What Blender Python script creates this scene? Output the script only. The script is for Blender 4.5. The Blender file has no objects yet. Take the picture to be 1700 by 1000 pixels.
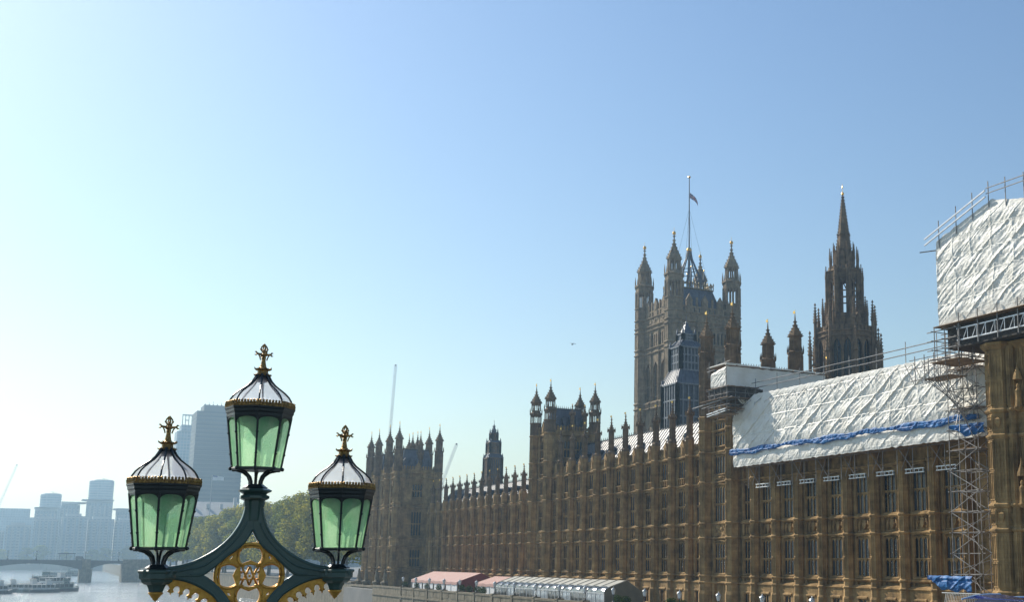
import bpy, math, random
from mathutils import Vector, Matrix, noise
PI = math.pi
rad = math.radians
random.seed(7)
sc = bpy.context.scene
COL = sc.collection

# ------------------------------------------------------------------ camera
YAW, PITCH = rad(30.8795), rad(9.4921)
cam_d = bpy.data.cameras.new("camera")
cam = bpy.data.objects.new("camera", cam_d)
COL.objects.link(cam)
cam_d.sensor_width = 36.0
cam_d.sensor_fit = 'HORIZONTAL'
cam_d.lens = 1872.0 / 1700.0 * 36.0
cam_d.shift_x = -325.0 / 1700.0
cam_d.shift_y = 114.0 / 1700.0
cam_d.clip_start = 0.1
cam_d.clip_end = 20000.0
cam.location = (0, 0, 0)
cam.rotation_euler = (PI / 2 + PITCH, 0, -YAW)
sc.camera = cam

# ------------------------------------------------------------------ world, sun, exposure
SUN_AZ, SUN_EL = rad(-20.0), rad(35.0)          # azimuth from +Y towards +X
world = bpy.data.worlds.new("World")
sc.world = world
world.use_nodes = True
wn = world.node_tree
wn.nodes.clear()
sky = wn.nodes.new("ShaderNodeTexSky")
sky.sky_type = 'NISHITA'
sky.sun_disc = False
sky.sun_elevation = SUN_EL
sky.sun_rotation = SUN_AZ
sky.altitude = 0.0
sky.air_density = 1.5
sky.dust_density = 0.5
sky.ozone_density = 3.0
bg = wn.nodes.new("ShaderNodeBackground")
bg.inputs["Strength"].default_value = 0.11
wo = wn.nodes.new("ShaderNodeOutputWorld")
hsv = wn.nodes.new("ShaderNodeHueSaturation")
hsv.inputs["Hue"].default_value = 0.506
hsv.inputs["Saturation"].default_value = 1.1
wn.links.new(sky.outputs[0], hsv.inputs["Color"])
wn.links.new(hsv.outputs[0], bg.inputs["Color"])
wn.links.new(bg.outputs[0], wo.inputs["Surface"])

sun_d = bpy.data.lights.new("sun", 'SUN')
sun_d.energy = 5.0
sun_d.angle = rad(0.53)
sun_d.color = (1.0, 0.93, 0.82)
sun = bpy.data.objects.new("sun", sun_d)
COL.objects.link(sun)
SD = Vector((math.sin(SUN_AZ) * math.cos(SUN_EL), math.cos(SUN_AZ) * math.cos(SUN_EL), math.sin(SUN_EL)))
sun.rotation_euler = (-SD).to_track_quat('-Z', 'Y').to_euler()
sun.location = SD * 300

sc.view_settings.view_transform = 'Standard'
sc.view_settings.look = 'None'
sc.view_settings.gamma = 1.0
sc.view_settings.use_curve_mapping = False
sc.view_settings.exposure = 0.22
sc.cycles.use_denoising = True
sc.cycles.max_bounces = 6
sc.cycles.transparent_max_bounces = 12
sc.cycles.volume_bounces = 0
sc.cycles.caustics_reflective = False
sc.cycles.caustics_refractive = False


# ------------------------------------------------------------------ materials
def new_mat(name):
    m = bpy.data.materials.new(name)
    m.use_nodes = True
    nt = m.node_tree
    nt.nodes.clear()
    out = nt.nodes.new("ShaderNodeOutputMaterial")
    return m, nt, out


def N(nt, t, **kw):
    n = nt.nodes.new(t)
    for k, v in kw.items():
        if k in n.inputs:
            n.inputs[k].default_value = v
        else:
            setattr(n, k, v)
    return n


def ramp(nt, stops):
    r = nt.nodes.new("ShaderNodeValToRGB")
    el = r.color_ramp.elements
    while len(el) > 1:
        el.remove(el[-1])
    el[0].position, el[0].color = stops[0][0], tuple(stops[0][1]) + (1,)
    for p, c in stops[1:]:
        e = el.new(p)
        e.color = tuple(c) + (1,)
    return r


def mat(name, c1, c2=None, rough=0.6, metal=0.0, scale=1.0, bump=0.0, bscale=None, spec=0.5, detail=6, zstretch=1.0, coord='pos', coat=0.0):
    """noise-mottled principled surface"""
    m, nt, out = new_mat(name)
    p = N(nt, "ShaderNodeBsdfPrincipled", Roughness=rough, Metallic=metal)
    p.inputs["Specular IOR Level"].default_value = spec
    p.inputs["Coat Weight"].default_value = coat
    if coord == 'pos':
        g = N(nt, "ShaderNodeNewGeometry")
        src = g.outputs["Position"]
    else:
        g = N(nt, "ShaderNodeTexCoord")
        src = g.outputs["Object"]
    mp = N(nt, "ShaderNodeMapping")
    mp.inputs["Scale"].default_value = (1, 1, zstretch)
    nt.links.new(src, mp.inputs[0])
    c2 = c2 or [c * 0.75 for c in c1]
    nz = N(nt, "ShaderNodeTexNoise", Scale=scale, Detail=detail, Roughness=0.62)
    nt.links.new(mp.outputs[0], nz.inputs["Vector"])
    r = ramp(nt, [(0.34, c2), (0.66, c1)])
    nt.links.new(nz.outputs["Fac"], r.inputs[0])
    nt.links.new(r.outputs[0], p.inputs["Base Color"])
    if bump:
        nb = N(nt, "ShaderNodeTexNoise", Scale=bscale or scale * 6, Detail=4)
        nt.links.new(mp.outputs[0], nb.inputs["Vector"])
        b = N(nt, "ShaderNodeBump", Strength=bump, Distance=0.05)
        nt.links.new(nb.outputs["Fac"], b.inputs["Height"])
        nt.links.new(b.outputs[0], p.inputs["Normal"])
    nt.links.new(p.outputs[0], out.inputs[0])
    return m


def stone_mat(name, light, mid, dark, soot=0.55):
    """weathered limestone ashlar: blocks of differing tone, vertical water staining, soot"""
    m, nt, out = new_mat(name)
    L = nt.links.new
    p = N(nt, "ShaderNodeBsdfPrincipled", Roughness=0.88)
    p.inputs["Specular IOR Level"].default_value = 0.25
    g = N(nt, "ShaderNodeNewGeometry")
    sep = N(nt, "ShaderNodeSeparateXYZ")
    L(g.outputs["Position"], sep.inputs[0])
    add = N(nt, "ShaderNodeMath", operation='ADD')
    L(sep.outputs[0], add.inputs[0])
    L(sep.outputs[1], add.inputs[1])
    cmb = N(nt, "ShaderNodeCombineXYZ")
    L(add.outputs[0], cmb.inputs[0])
    L(sep.outputs[2], cmb.inputs[1])
    br = N(nt, "ShaderNodeTexBrick", Scale=1.0)
    br.inputs["Brick Width"].default_value = 0.95
    br.inputs["Row Height"].default_value = 0.36
    br.inputs["Mortar Size"].default_value = 0.012
    br.inputs["Color1"].default_value = (0.62, 0.62, 0.62, 1)
    br.inputs["Color2"].default_value = (1.0, 1.0, 1.0, 1)
    br.inputs["Mortar"].default_value = (0.5, 0.5, 0.5, 1)
    L(cmb.outputs[0], br.inputs["Vector"])
    mp = N(nt, "ShaderNodeMapping")
    mp.inputs["Scale"].default_value = (1, 1, 0.22)
    L(g.outputs["Position"], mp.inputs[0])
    n1 = N(nt, "ShaderNodeTexNoise", Scale=0.9, Detail=8, Roughness=0.65)
    L(mp.outputs[0], n1.inputs["Vector"])
    r1 = ramp(nt, [(0.28, dark), (0.47, mid), (0.70, light)])
    L(n1.outputs["Fac"], r1.inputs[0])
    n2 = N(nt, "ShaderNodeTexNoise", Scale=0.7, Detail=7, Roughness=0.6)
    L(g.outputs["Position"], n2.inputs["Vector"])
    r2 = ramp(nt, [(0.35, (1 - soot,) * 3), (0.62, (1, 1, 1))])
    L(n2.outputs["Fac"], r2.inputs[0])
    mx = N(nt, "ShaderNodeMixRGB", blend_type='MULTIPLY')
    mx.inputs[0].default_value = 0.45
    L(r1.outputs[0], mx.inputs[1])
    L(br.outputs["Color"], mx.inputs[2])
    mx2 = N(nt, "ShaderNodeMixRGB", blend_type='MULTIPLY')
    mx2.inputs[0].default_value = 0.85
    L(mx.outputs[0], mx2.inputs[1])
    L(r2.outputs[0], mx2.inputs[2])
    L(mx2.outputs[0], p.inputs["Base Color"])
    n3 = N(nt, "ShaderNodeTexNoise", Scale=5.0, Detail=5)
    L(g.outputs["Position"], n3.inputs["Vector"])
    b = N(nt, "ShaderNodeBump", Strength=0.5, Distance=0.08)
    L(n3.outputs["Fac"], b.inputs["Height"])
    L(b.outputs[0], p.inputs["Normal"])
    L(p.outputs[0], out.inputs[0])
    return m


def mix_glass(name, col, rough, transp, transl, gloss_mix=0.08, bump=0.0, bscale=60.0, cdark=None):
    """window or lantern glass: transparent + translucent + gloss"""
    m, nt, out = new_mat(name)
    L = nt.links.new
    tr = N(nt, "ShaderNodeBsdfTransparent")
    tr.inputs[0].default_value = tuple(transp) + (1,)
    tl = N(nt, "ShaderNodeBsdfTranslucent")
    if cdark:
        g = N(nt, "ShaderNodeTexCoord")
        nz = N(nt, "ShaderNodeTexNoise", Scale=9.0, Detail=5)
        mp = N(nt, "ShaderNodeMapping")
        mp.inputs["Scale"].default_value = (1, 1, 0.45)
        L(g.outputs["Object"], mp.inputs[0])
        L(mp.outputs[0], nz.inputs["Vector"])
        r = ramp(nt, [(0.35, cdark), (0.65, transl)])
        L(nz.outputs["Fac"], r.inputs[0])
        L(r.outputs[0], tl.inputs[0])
    else:
        tl.inputs[0].default_value = tuple(transl) + (1,)
    mx = N(nt, "ShaderNodeMixShader")
    mx.inputs[0].default_value = col
    L(tr.outputs[0], mx.inputs[1])
    L(tl.outputs[0], mx.inputs[2])
    gl = N(nt, "ShaderNodeBsdfGlossy", Roughness=rough)
    mx2 = N(nt, "ShaderNodeMixShader")
    mx2.inputs[0].default_value = gloss_mix
    L(mx.outputs[0], mx2.inputs[1])
    L(gl.outputs[0], mx2.inputs[2])
    if bump:
        g = N(nt, "ShaderNodeTexCoord")
        nb = N(nt, "ShaderNodeTexVoronoi", Scale=bscale)
        L(g.outputs["Object"], nb.inputs["Vector"])
        b = N(nt, "ShaderNodeBump", Strength=bump, Distance=0.02)
        L(nb.outputs["Distance"], b.inputs["Height"])
        L(b.outputs[0], gl.inputs["Normal"])
        L(b.outputs[0], tl.inputs["Normal"])
    L(mx2.outputs[0], out.inputs[0])
    return m


def window_glass(name, c1, c2):
    """dark leaded glazing, each window a little different (blinds, reflections)"""
    m, nt, out = new_mat(name)
    L = nt.links.new
    p = N(nt, "ShaderNodeBsdfPrincipled", Roughness=0.12)
    p.inputs["Specular IOR Level"].default_value = 0.35
    oi = N(nt, "ShaderNodeObjectInfo")
    g = N(nt, "ShaderNodeNewGeometry")
    nz = N(nt, "ShaderNodeTexNoise", Scale=0.9, Detail=3)
    L(g.outputs["Position"], nz.inputs["Vector"])
    ad = N(nt, "ShaderNodeMath", operation='ADD')
    L(oi.outputs["Random"], ad.inputs[0])
    L(nz.outputs["Fac"], ad.inputs[1])
    r = ramp(nt, [(0.35, c1), (0.62, c2)])
    mu = N(nt, "ShaderNodeMath", operation='MULTIPLY')
    mu.inputs[1].default_value = 0.5
    L(ad.outputs[0], mu.inputs[0])
    L(mu.outputs[0], r.inputs[0])
    L(r.outputs[0], p.inputs["Base Color"])
    nb = N(nt, "ShaderNodeTexNoise", Scale=3.0, Detail=2)
    L(g.outputs["Position"], nb.inputs["Vector"])
    b = N(nt, "ShaderNodeBump", Strength=0.25, Distance=0.1)
    L(nb.outputs["Fac"], b.inputs["Height"])
    L(b.outputs[0], p.inputs["Normal"])
    L(p.outputs[0], out.inputs[0])
    return m


def sheet_mat():
    m, nt, out = new_mat("white_sheeting")
    L = nt.links.new
    g = N(nt, "ShaderNodeNewGeometry")
    p = N(nt, "ShaderNodeBsdfPrincipled", Roughness=0.5)
    p.inputs["Specular IOR Level"].default_value = 0.4
    nz = N(nt, "ShaderNodeTexNoise", Scale=0.7, Detail=6)
    L(g.outputs["Position"], nz.inputs["Vector"])
    r = ramp(nt, [(0.3, (0.80, 0.76, 0.66)), (0.62, (0.93, 0.90, 0.81))])
    L(nz.outputs["Fac"], r.inputs[0])
    L(r.outputs[0], p.inputs["Base Color"])
    mp = N(nt, "ShaderNodeMapping")
    mp.inputs["Rotation"].default_value = (rad(38), 0, 0)
    mp.inputs["Scale"].default_value = (0.5, 0.35, 1.6)
    L(g.outputs["Position"], mp.inputs[0])
    nb = N(nt, "ShaderNodeTexNoise", Scale=1.5, Detail=7, Roughness=0.6, Distortion=1.2)
    L(mp.outputs[0], nb.inputs["Vector"])
    b = N(nt, "ShaderNodeBump", Strength=0.35, Distance=0.25)
    L(nb.outputs["Fac"], b.inputs["Height"])
    L(b.outputs[0], p.inputs["Normal"])
    t = N(nt, "ShaderNodeBsdfTranslucent")
    t.inputs[0].default_value = (0.8, 0.8, 0.76, 1)
    L(b.outputs[0], t.inputs["Normal"])
    mx = N(nt, "ShaderNodeMixShader")
    mx.inputs[0].default_value = 0.14
    L(p.outputs[0], mx.inputs[1])
    L(t.outputs[0], mx.inputs[2])
    L(mx.outputs[0], out.inputs[0])
    return m


def leaf_mat(name, c1, c2, transl=0.35):
    m, nt, out = new_mat(name)
    L = nt.links.new
    g = N(nt, "ShaderNodeNewGeometry")
    nz = N(nt, "ShaderNodeTexNoise", Scale=0.22, Detail=5, Roughness=0.7)
    L(g.outputs["Position"], nz.inputs["Vector"])
    r = ramp(nt, [(0.36, c2), (0.64, c1)])
    L(nz.outputs["Fac"], r.inputs[0])
    d = N(nt, "ShaderNodeBsdfDiffuse")
    t = N(nt, "ShaderNodeBsdfTranslucent")
    L(r.outputs[0], d.inputs[0])
    hs = N(nt, "ShaderNodeHueSaturation", Saturation=1.15, Value=1.5)
    L(r.outputs[0], hs.inputs["Color"])
    L(hs.outputs[0], t.inputs[0])
    mx = N(nt, "ShaderNodeMixShader")
    mx.inputs[0].default_value = transl
    L(d.outputs[0], mx.inputs[1])
    L(t.outputs[0], mx.inputs[2])
    L(mx.outputs[0], out.inputs[0])
    return m


def water_mat():
    m, nt, out = new_mat("river_water")
    L = nt.links.new
    g = N(nt, "ShaderNodeNewGeometry")
    p = N(nt, "ShaderNodeBsdfPrincipled", Roughness=0.14)
    p.inputs["Base Color"].default_value = (0.22, 0.24, 0.24, 1)
    p.inputs["IOR"].default_value = 1.33
    p.inputs["Specular IOR Level"].default_value = 0.6
    mp = N(nt, "ShaderNodeMapping")
    mp.inputs["Scale"].default_value = (1.0, 0.6, 1)
    L(g.outputs["Position"], mp.inputs[0])
    a = N(nt, "ShaderNodeTexNoise", Scale=0.35, Detail=9, Roughness=0.62)
    L(mp.outputs[0], a.inputs["Vector"])
    c = N(nt, "ShaderNodeTexNoise", Scale=0.03, Detail=4)
    L(mp.outputs[0], c.inputs["Vector"])
    ad = N(nt, "ShaderNodeMath", operation='ADD')
    mu = N(nt, "ShaderNodeMath", operation='MULTIPLY')
    mu.inputs[1].default_value = 3.0
    L(c.outputs["Fac"], mu.inputs[0])
    L(a.outputs["Fac"], ad.inputs[0])
    L(mu.outputs[0], ad.inputs[1])
    b = N(nt, "ShaderNodeBump", Strength=1.0, Distance=1.6)
    L(ad.outputs[0], b.inputs["Height"])
    L(b.outputs[0], p.inputs["Normal"])
    L(p.outputs[0], out.inputs[0])
    return m


def facade_mat(name, wall, glass, fx, fz, amount=0.6):
    """distant office tower: bands of glazing between floors"""
    m, nt, out = new_mat(name)
    L = nt.links.new
    g = N(nt, "ShaderNodeNewGeometry")
    sep = N(nt, "ShaderNodeSeparateXYZ")
    L(g.outputs["Position"], sep.inputs[0])
    add = N(nt, "ShaderNodeMath", operation='ADD')
    L(sep.outputs[0], add.inputs[0])
    L(sep.outputs[1], add.inputs[1])
    cmb = N(nt, "ShaderNodeCombineXYZ")
    L(add.outputs[0], cmb.inputs[0])
    L(sep.outputs[2], cmb.inputs[1])
    br = N(nt, "ShaderNodeTexBrick", Scale=1.0, offset=0.0)
    br.inputs["Brick Width"].default_value = fx
    br.inputs["Row Height"].default_value = fz
    br.inputs["Mortar Size"].default_value = min(fx, fz) * 0.5 * (1 - amount)
    br.inputs["Mortar Smooth"].default_value = 0.1
    br.inputs["Color1"].default_value = tuple(glass) + (1,)
    br.inputs["Color2"].default_value = tuple(c * 1.5 for c in glass) + (1,)
    br.inputs["Mortar"].default_value = tuple(wall) + (1,)
    L(cmb.outputs[0], br.inputs["Vector"])
    p = N(nt, "ShaderNodeBsdfPrincipled", Roughness=0.5)
    L(br.outputs["Color"], p.inputs["Base Color"])
    L(p.outputs[0], out.inputs[0])
    return m


M = {}
M['stone'] = stone_mat("honey_limestone", (0.62, 0.40, 0.17), (0.42, 0.262, 0.108), (0.17, 0.11, 0.05))
M['stone_tower'] = stone_mat("grey_limestone", (0.44, 0.33, 0.20), (0.33, 0.245, 0.15), (0.19, 0.14, 0.09), 0.45)
M['stone_dark'] = stone_mat("sooty_limestone", (0.38, 0.255, 0.145), (0.26, 0.172, 0.098), (0.13, 0.092, 0.056))
M['river_stone'] = stone_mat("river_wall_granite", (0.33, 0.28, 0.19), (0.25, 0.21, 0.14), (0.15, 0.13, 0.09), 0.4)
M['glass'] = window_glass("leaded_glass", (0.006, 0.008, 0.010), (0.045, 0.05, 0.055))
M['slate'] = mat("iron_roof_plates", (0.11, 0.125, 0.155), (0.055, 0.065, 0.09), rough=0.5, scale=0.8, bump=0.2)
M['roof'] = mat("galvanised_roof", (0.30, 0.28, 0.24), (0.20, 0.19, 0.165), rough=0.5, scale=0.6, bump=0.1)
M['gilt'] = mat("gilding", (0.95, 0.60, 0.18), (0.65, 0.36, 0.08), rough=0.3, metal=1.0, scale=6.0)
M['old_gilt'] = mat("worn_gilding", (0.42, 0.30, 0.12), (0.14, 0.13, 0.10), rough=0.5, metal=0.5, scale=1.5)
M['iron'] = mat("dark_ironwork", (0.035, 0.04, 0.045), (0.02, 0.022, 0.026), rough=0.5, scale=2.0)
M['sheet'] = sheet_mat()
M['blue'] = mat("blue_debris_netting", (0.010, 0.17, 0.44), (0.004, 0.06, 0.22), rough=0.6, scale=1.3, bump=0.6, bscale=3)
M['tube'] = mat("galvanised_tube", (0.34, 0.32, 0.30), (0.16, 0.15, 0.14), rough=0.5, metal=0.35, scale=1.5)
M['alu'] = mat("aluminium_beam", (0.85, 0.86, 0.86), (0.65, 0.66, 0.66), rough=0.35, metal=0.35, scale=1.5)
M['board'] = mat("scaffold_boards", (0.34, 0.22, 0.12), (0.17, 0.11, 0.065), rough=0.8, scale=1.2, bump=0.2)
M['bark'] = mat("bark", (0.10, 0.085, 0.065), (0.05, 0.04, 0.03), rough=0.9, scale=1.0, bump=0.4)
M['leaf'] = leaf_mat("plane_leaves", (0.24, 0.25, 0.05), (0.09, 0.115, 0.03), 0.5)
M['leaf_warm'] = leaf_mat("autumn_plane_leaves", (0.33, 0.29, 0.06), (0.11, 0.13, 0.03), 0.5)
M['leaf_dark'] = leaf_mat("shrub_leaves", (0.05, 0.08, 0.02), (0.02, 0.035, 0.01))
M['water'] = water_mat()
M['ground'] = mat("paved_ground", (0.22, 0.21, 0.19), (0.16, 0.155, 0.14), rough=0.9, scale=0.15, bump=0.1)
M['mud'] = mat("river_bed_ground", (0.12, 0.10, 0.08), (0.07, 0.06, 0.05), rough=0.9, scale=0.05)
M['asphalt'] = mat("asphalt", (0.06, 0.06, 0.06), (0.04, 0.04, 0.042), rough=0.9, scale=2.0, bump=0.2)


# ------------------------------------------------------------------ mesh builder
class MB:
    def __init__(self, loc=(0, 0, 0), rot=0.0):
        self.v, self.f, self.mi = [], [], []
        self.M = Matrix.Translation(loc) @ Matrix.Rotation(rot, 4, 'Z')
        self.m = 0

    def add(self, vs, fs):
        b = len(self.v)
        self.v += [tuple(self.M @ Vector(p)) for p in vs]
        for f in fs:
            self.f.append([b + i for i in f])
            self.mi.append(self.m)

    def box(self, x0, x1, y0, y1, z0, z1):
        if x0 > x1: x0, x1 = x1, x0
        if y0 > y1: y0, y1 = y1, y0
        if z0 > z1: z0, z1 = z1, z0
        self.add([(x0, y0, z0), (x1, y0, z0), (x1, y1, z0), (x0, y1, z0), (x0, y0, z1), (x1, y0, z1), (x1, y1, z1), (x0, y1, z1)],
                 [(0, 3, 2, 1), (4, 5, 6, 7), (0, 1, 5, 4), (1, 2, 6, 5), (2, 3, 7, 6), (3, 0, 4, 7)])

    def lathe(self, cx, cy, prof, n=8, ph=None, sx=1.0, sy=1.0):
        """n-sided solid from (radius, z) profile; flat sides face the axes when n = 4 or 8"""
        if ph is None:
            ph = PI / n
        vs, fs = [], []
        for r, z in prof:
            for k in range(n):
                a = ph + 2 * PI * k / n
                vs.append((cx + r * sx * math.cos(a), cy + r * sy * math.sin(a), z))
        for i in range(len(prof) - 1):
            for k in range(n):
                k2 = (k + 1) % n
                fs.append((i * n + k, i * n + k2, (i + 1) * n + k2, (i + 1) * n + k))
        fs.append(tuple(reversed(range(n))))
        fs.append(tuple((len(prof) - 1) * n + k for k in range(n)))
        self.add(vs, fs)

    def tube(self, p, q, r, n=6, r2=None):
        p, q = Vector(p), Vector(q)
        d = q - p
        if d.length < 1e-6:
            return
        r2 = r if r2 is None else r2
        rot = d.to_track_quat('Z', 'Y').to_matrix()
        vs = []
        for (c, rr) in ((p, r), (q, r2)):
            for k in range(n):
                a = 2 * PI * k / n + PI / n
                vs.append(tuple(c + rot @ Vector((rr * math.cos(a), rr * math.sin(a), 0))))
        fs = [(k, (k + 1) % n, n + (k + 1) % n, n + k) for k in range(n)]
        fs += [tuple(reversed(range(n))), tuple(range(n, 2 * n))]
        self.add(vs, fs)

    def path(self, pts, r, n=6, radii=None):
        pts = [Vector(p) for p in pts]
        vs, fs = [], []
        for i, p in enumerate(pts):
            d = (pts[min(i + 1, len(pts) - 1)] - pts[max(i - 1, 0)])
            rot = d.to_track_quat('Z', 'Y').to_matrix() if d.length > 1e-9 else Matrix.Identity(3)
            rr = radii[i] if radii else r
            for k in range(n):
                a = 2 * PI * k / n + PI / n
                vs.append(tuple(p + rot @ Vector((rr * math.cos(a), rr * math.sin(a), 0))))
        for i in range(len(pts) - 1):
            for k in range(n):
                k2 = (k + 1) % n
                fs.append((i * n + k, i * n + k2, (i + 1) * n + k2, (i + 1) * n + k))
        fs += [tuple(reversed(range(n))), tuple((len(pts) - 1) * n + k for k in range(n))]
        self.add(vs, fs)

    def extr(self, pts, axis, a0, a1):
        """extrude a polygon given in the two other axes along axis (0 x, 1 y, 2 z)"""
        n = len(pts)
        vs = []
        for a in (a0, a1):
            for p in pts:
                if axis == 0: vs.append((a, p[0], p[1]))
                elif axis == 1: vs.append((p[0], a, p[1]))
                else: vs.append((p[0], p[1], a))
        fs = [(k, (k + 1) % n, n + (k + 1) % n, n + k) for k in range(n)]
        fs += [tuple(reversed(range(n))), tuple(range(n, 2 * n))]
        self.add(vs, fs)

    def ball(self, c, r, n=10, m=6, sz=1.0):
        prof = []
        for i in range(m + 1):
            a = -PI / 2 + PI * i / m
            prof.append((max(1e-4, r * math.cos(a)), c[2] + r * sz * math.sin(a)))
        self.lathe(c[0], c[1], prof, n)

    def build(self, name, mats, parent=None, smooth=False, loc=None, rot=None):
        me = bpy.data.meshes.new(name)
        me.from_pydata(self.v, [], self.f)
        if not isinstance(mats, (list, tuple)):
            mats = [mats]
        for m in mats:
            me.materials.append(m)
        if len(mats) > 1:
            me.polygons.foreach_set("material_index", self.mi)
        if smooth:
            me.polygons.foreach_set("use_smooth", [True] * len(me.polygons))
        me.update()
        o = bpy.data.objects.new(name, me)
        COL.objects.link(o)
        if parent is not None:
            o.parent = parent
        if loc is not None:
            o.location = loc
        if rot is not None:
            o.rotation_euler = (0, 0, rot)
        return o


def tag(o, label=None, cat=None, group=None, kind=None):
    if label: o['label'] = label
    if cat: o['category'] = cat
    if group: o['group'] = group
    if kind: o['kind'] = kind
    return o


def empty(name, label, cat, loc=(0, 0, 0), group=None):
    """things keep their parts in world coordinates: the Empty marks the base, parts are offset back"""
    o = bpy.data.objects.new(name, None)
    COL.objects.link(o)
    o.location = loc
    o.empty_display_size = 0.5
    return tag(o, label, cat, group)


def settle(root):
    """children were modelled in world coordinates; take the root's location off them"""
    off = Vector(root.location)
    for ch in COL.objects:
        if ch.parent is root:
            ch.location = Vector(ch.location) - off
    return root


def copy_obj(src, parent=None, loc=None, rot=None):
    c = src.copy()
    COL.objects.link(c)
    c.parent = parent
    if loc is not None: c.location = loc
    if rot is not None: c.rotation_euler = (0, 0, rot)
    return c


KIDS = {}


def kids(o):
    if o.name not in KIDS:
        KIDS[o.name] = [c for c in COL.objects if c.parent is o]
    return KIDS[o.name]


def copy_tree(src, parent=None, loc=None, rot=None):
    c = copy_obj(src, parent, loc, rot)
    for k in kids(src):
        d = copy_obj(k, c)
        for g in kids(k):
            copy_obj(g, d)
    return c


A8 = 1.0 / math.cos(PI / 8)      # apothem -> corner radius of an octagon
EAST, NORTH, WEST = PI / 2, PI, -PI / 2


# ------------------------------------------------------------------ gothic pieces (local frame: x along the wall, y outward, z up)
def string_course(mb, a0, a1, y, z, proj=0.2, h=0.36):
    mb.extr([(y - 0.05, z - h * 0.75), (y + proj * 0.5, z - h * 0.6), (y + proj, z - h * 0.25), (y + proj, z), (y - 0.05, z + h * 0.35)], 0, a0, a1)


def oct_ring(mb, cx, cy, ap, z, proj=0.14, h=0.34):
    mb.lathe(cx, cy, [((ap + 0.01) * A8, z - h * 0.75), ((ap + proj * 0.5) * A8, z - h * 0.6), ((ap + proj) * A8, z - h * 0.25), ((ap + proj) * A8, z), ((ap + 0.01) * A8, z + h * 0.35)])


def oct_ribs(mb, cx, cy, ap, z0, z1, w=0.07, faces=True, heads=True):
    """corner rolls and a panel frame on each face of an octagonal shaft"""
    R = ap * A8
    for k in range(8):
        a = PI / 8 + k * PI / 4
        mb.tube((cx + R * math.cos(a), cy + R * math.sin(a), z0), (cx + R * math.cos(a), cy + R * math.sin(a), z1), w * 0.75, 4)
        if faces:
            b = k * PI / 4
            x, y = cx + (ap + 0.015) * math.cos(b), cy + (ap + 0.015) * math.sin(b)
            mb.tube((x, y, z0), (x, y, z1), w * 0.42, 4)
        if heads:
            a2 = a + PI / 4
            p = Vector((cx + R * math.cos(a), cy + R * math.sin(a), 0))
            q = Vector((cx + R * math.cos(a2), cy + R * math.sin(a2), 0))
            for zz in (z1 - 0.12, z0 + 0.1):
                mb.tube((p.x, p.y, zz), (q.x, q.y, zz), w * 0.6, 4)


def relief(mb, a0, a1, z0, z1, y, depth=0.22, seed=0, na=9, nz=9, shield=True):
    """carved heraldic panel: crowned shield, supporters and scrolls as a raised surface"""
    vs, fs = [], []
    ac, zc = (a0 + a1) / 2, (z0 + z1) / 2
    for i in range(nz + 1):
        for j in range(na + 1):
            u, w = j / na, i / nz
            a, z = a0 + (a1 - a0) * u, z0 + (z1 - z0) * w
            d = noise.noise(Vector((a * 2.6 + seed * 7.3, z * 2.6, seed * 1.7))) * 0.9 + noise.noise(Vector((a * 6 + seed, z * 6, 4.2))) * 0.6
            if shield:
                rr = math.hypot((u - 0.5) * 1.9, (w - 0.5) * 1.7)
                d += 0.9 * max(0, 1 - rr * 2.0) + 0.4 * math.exp(-((rr - 0.72) / 0.12) ** 2)
            e = min(u, 1 - u, w, 1 - w)
            if e < 0.01:
                d = 0.2
            vs.append((a, y + min(depth * 0.75, max(-0.08, depth * d * 0.8)) - 0.04, z))
    for i in range(nz):
        for j in range(na):
            k = i * (na + 1) + j
            fs.append((k, k + 1, k + na + 2, k + na + 1))
    mb.add(vs, fs)


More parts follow.
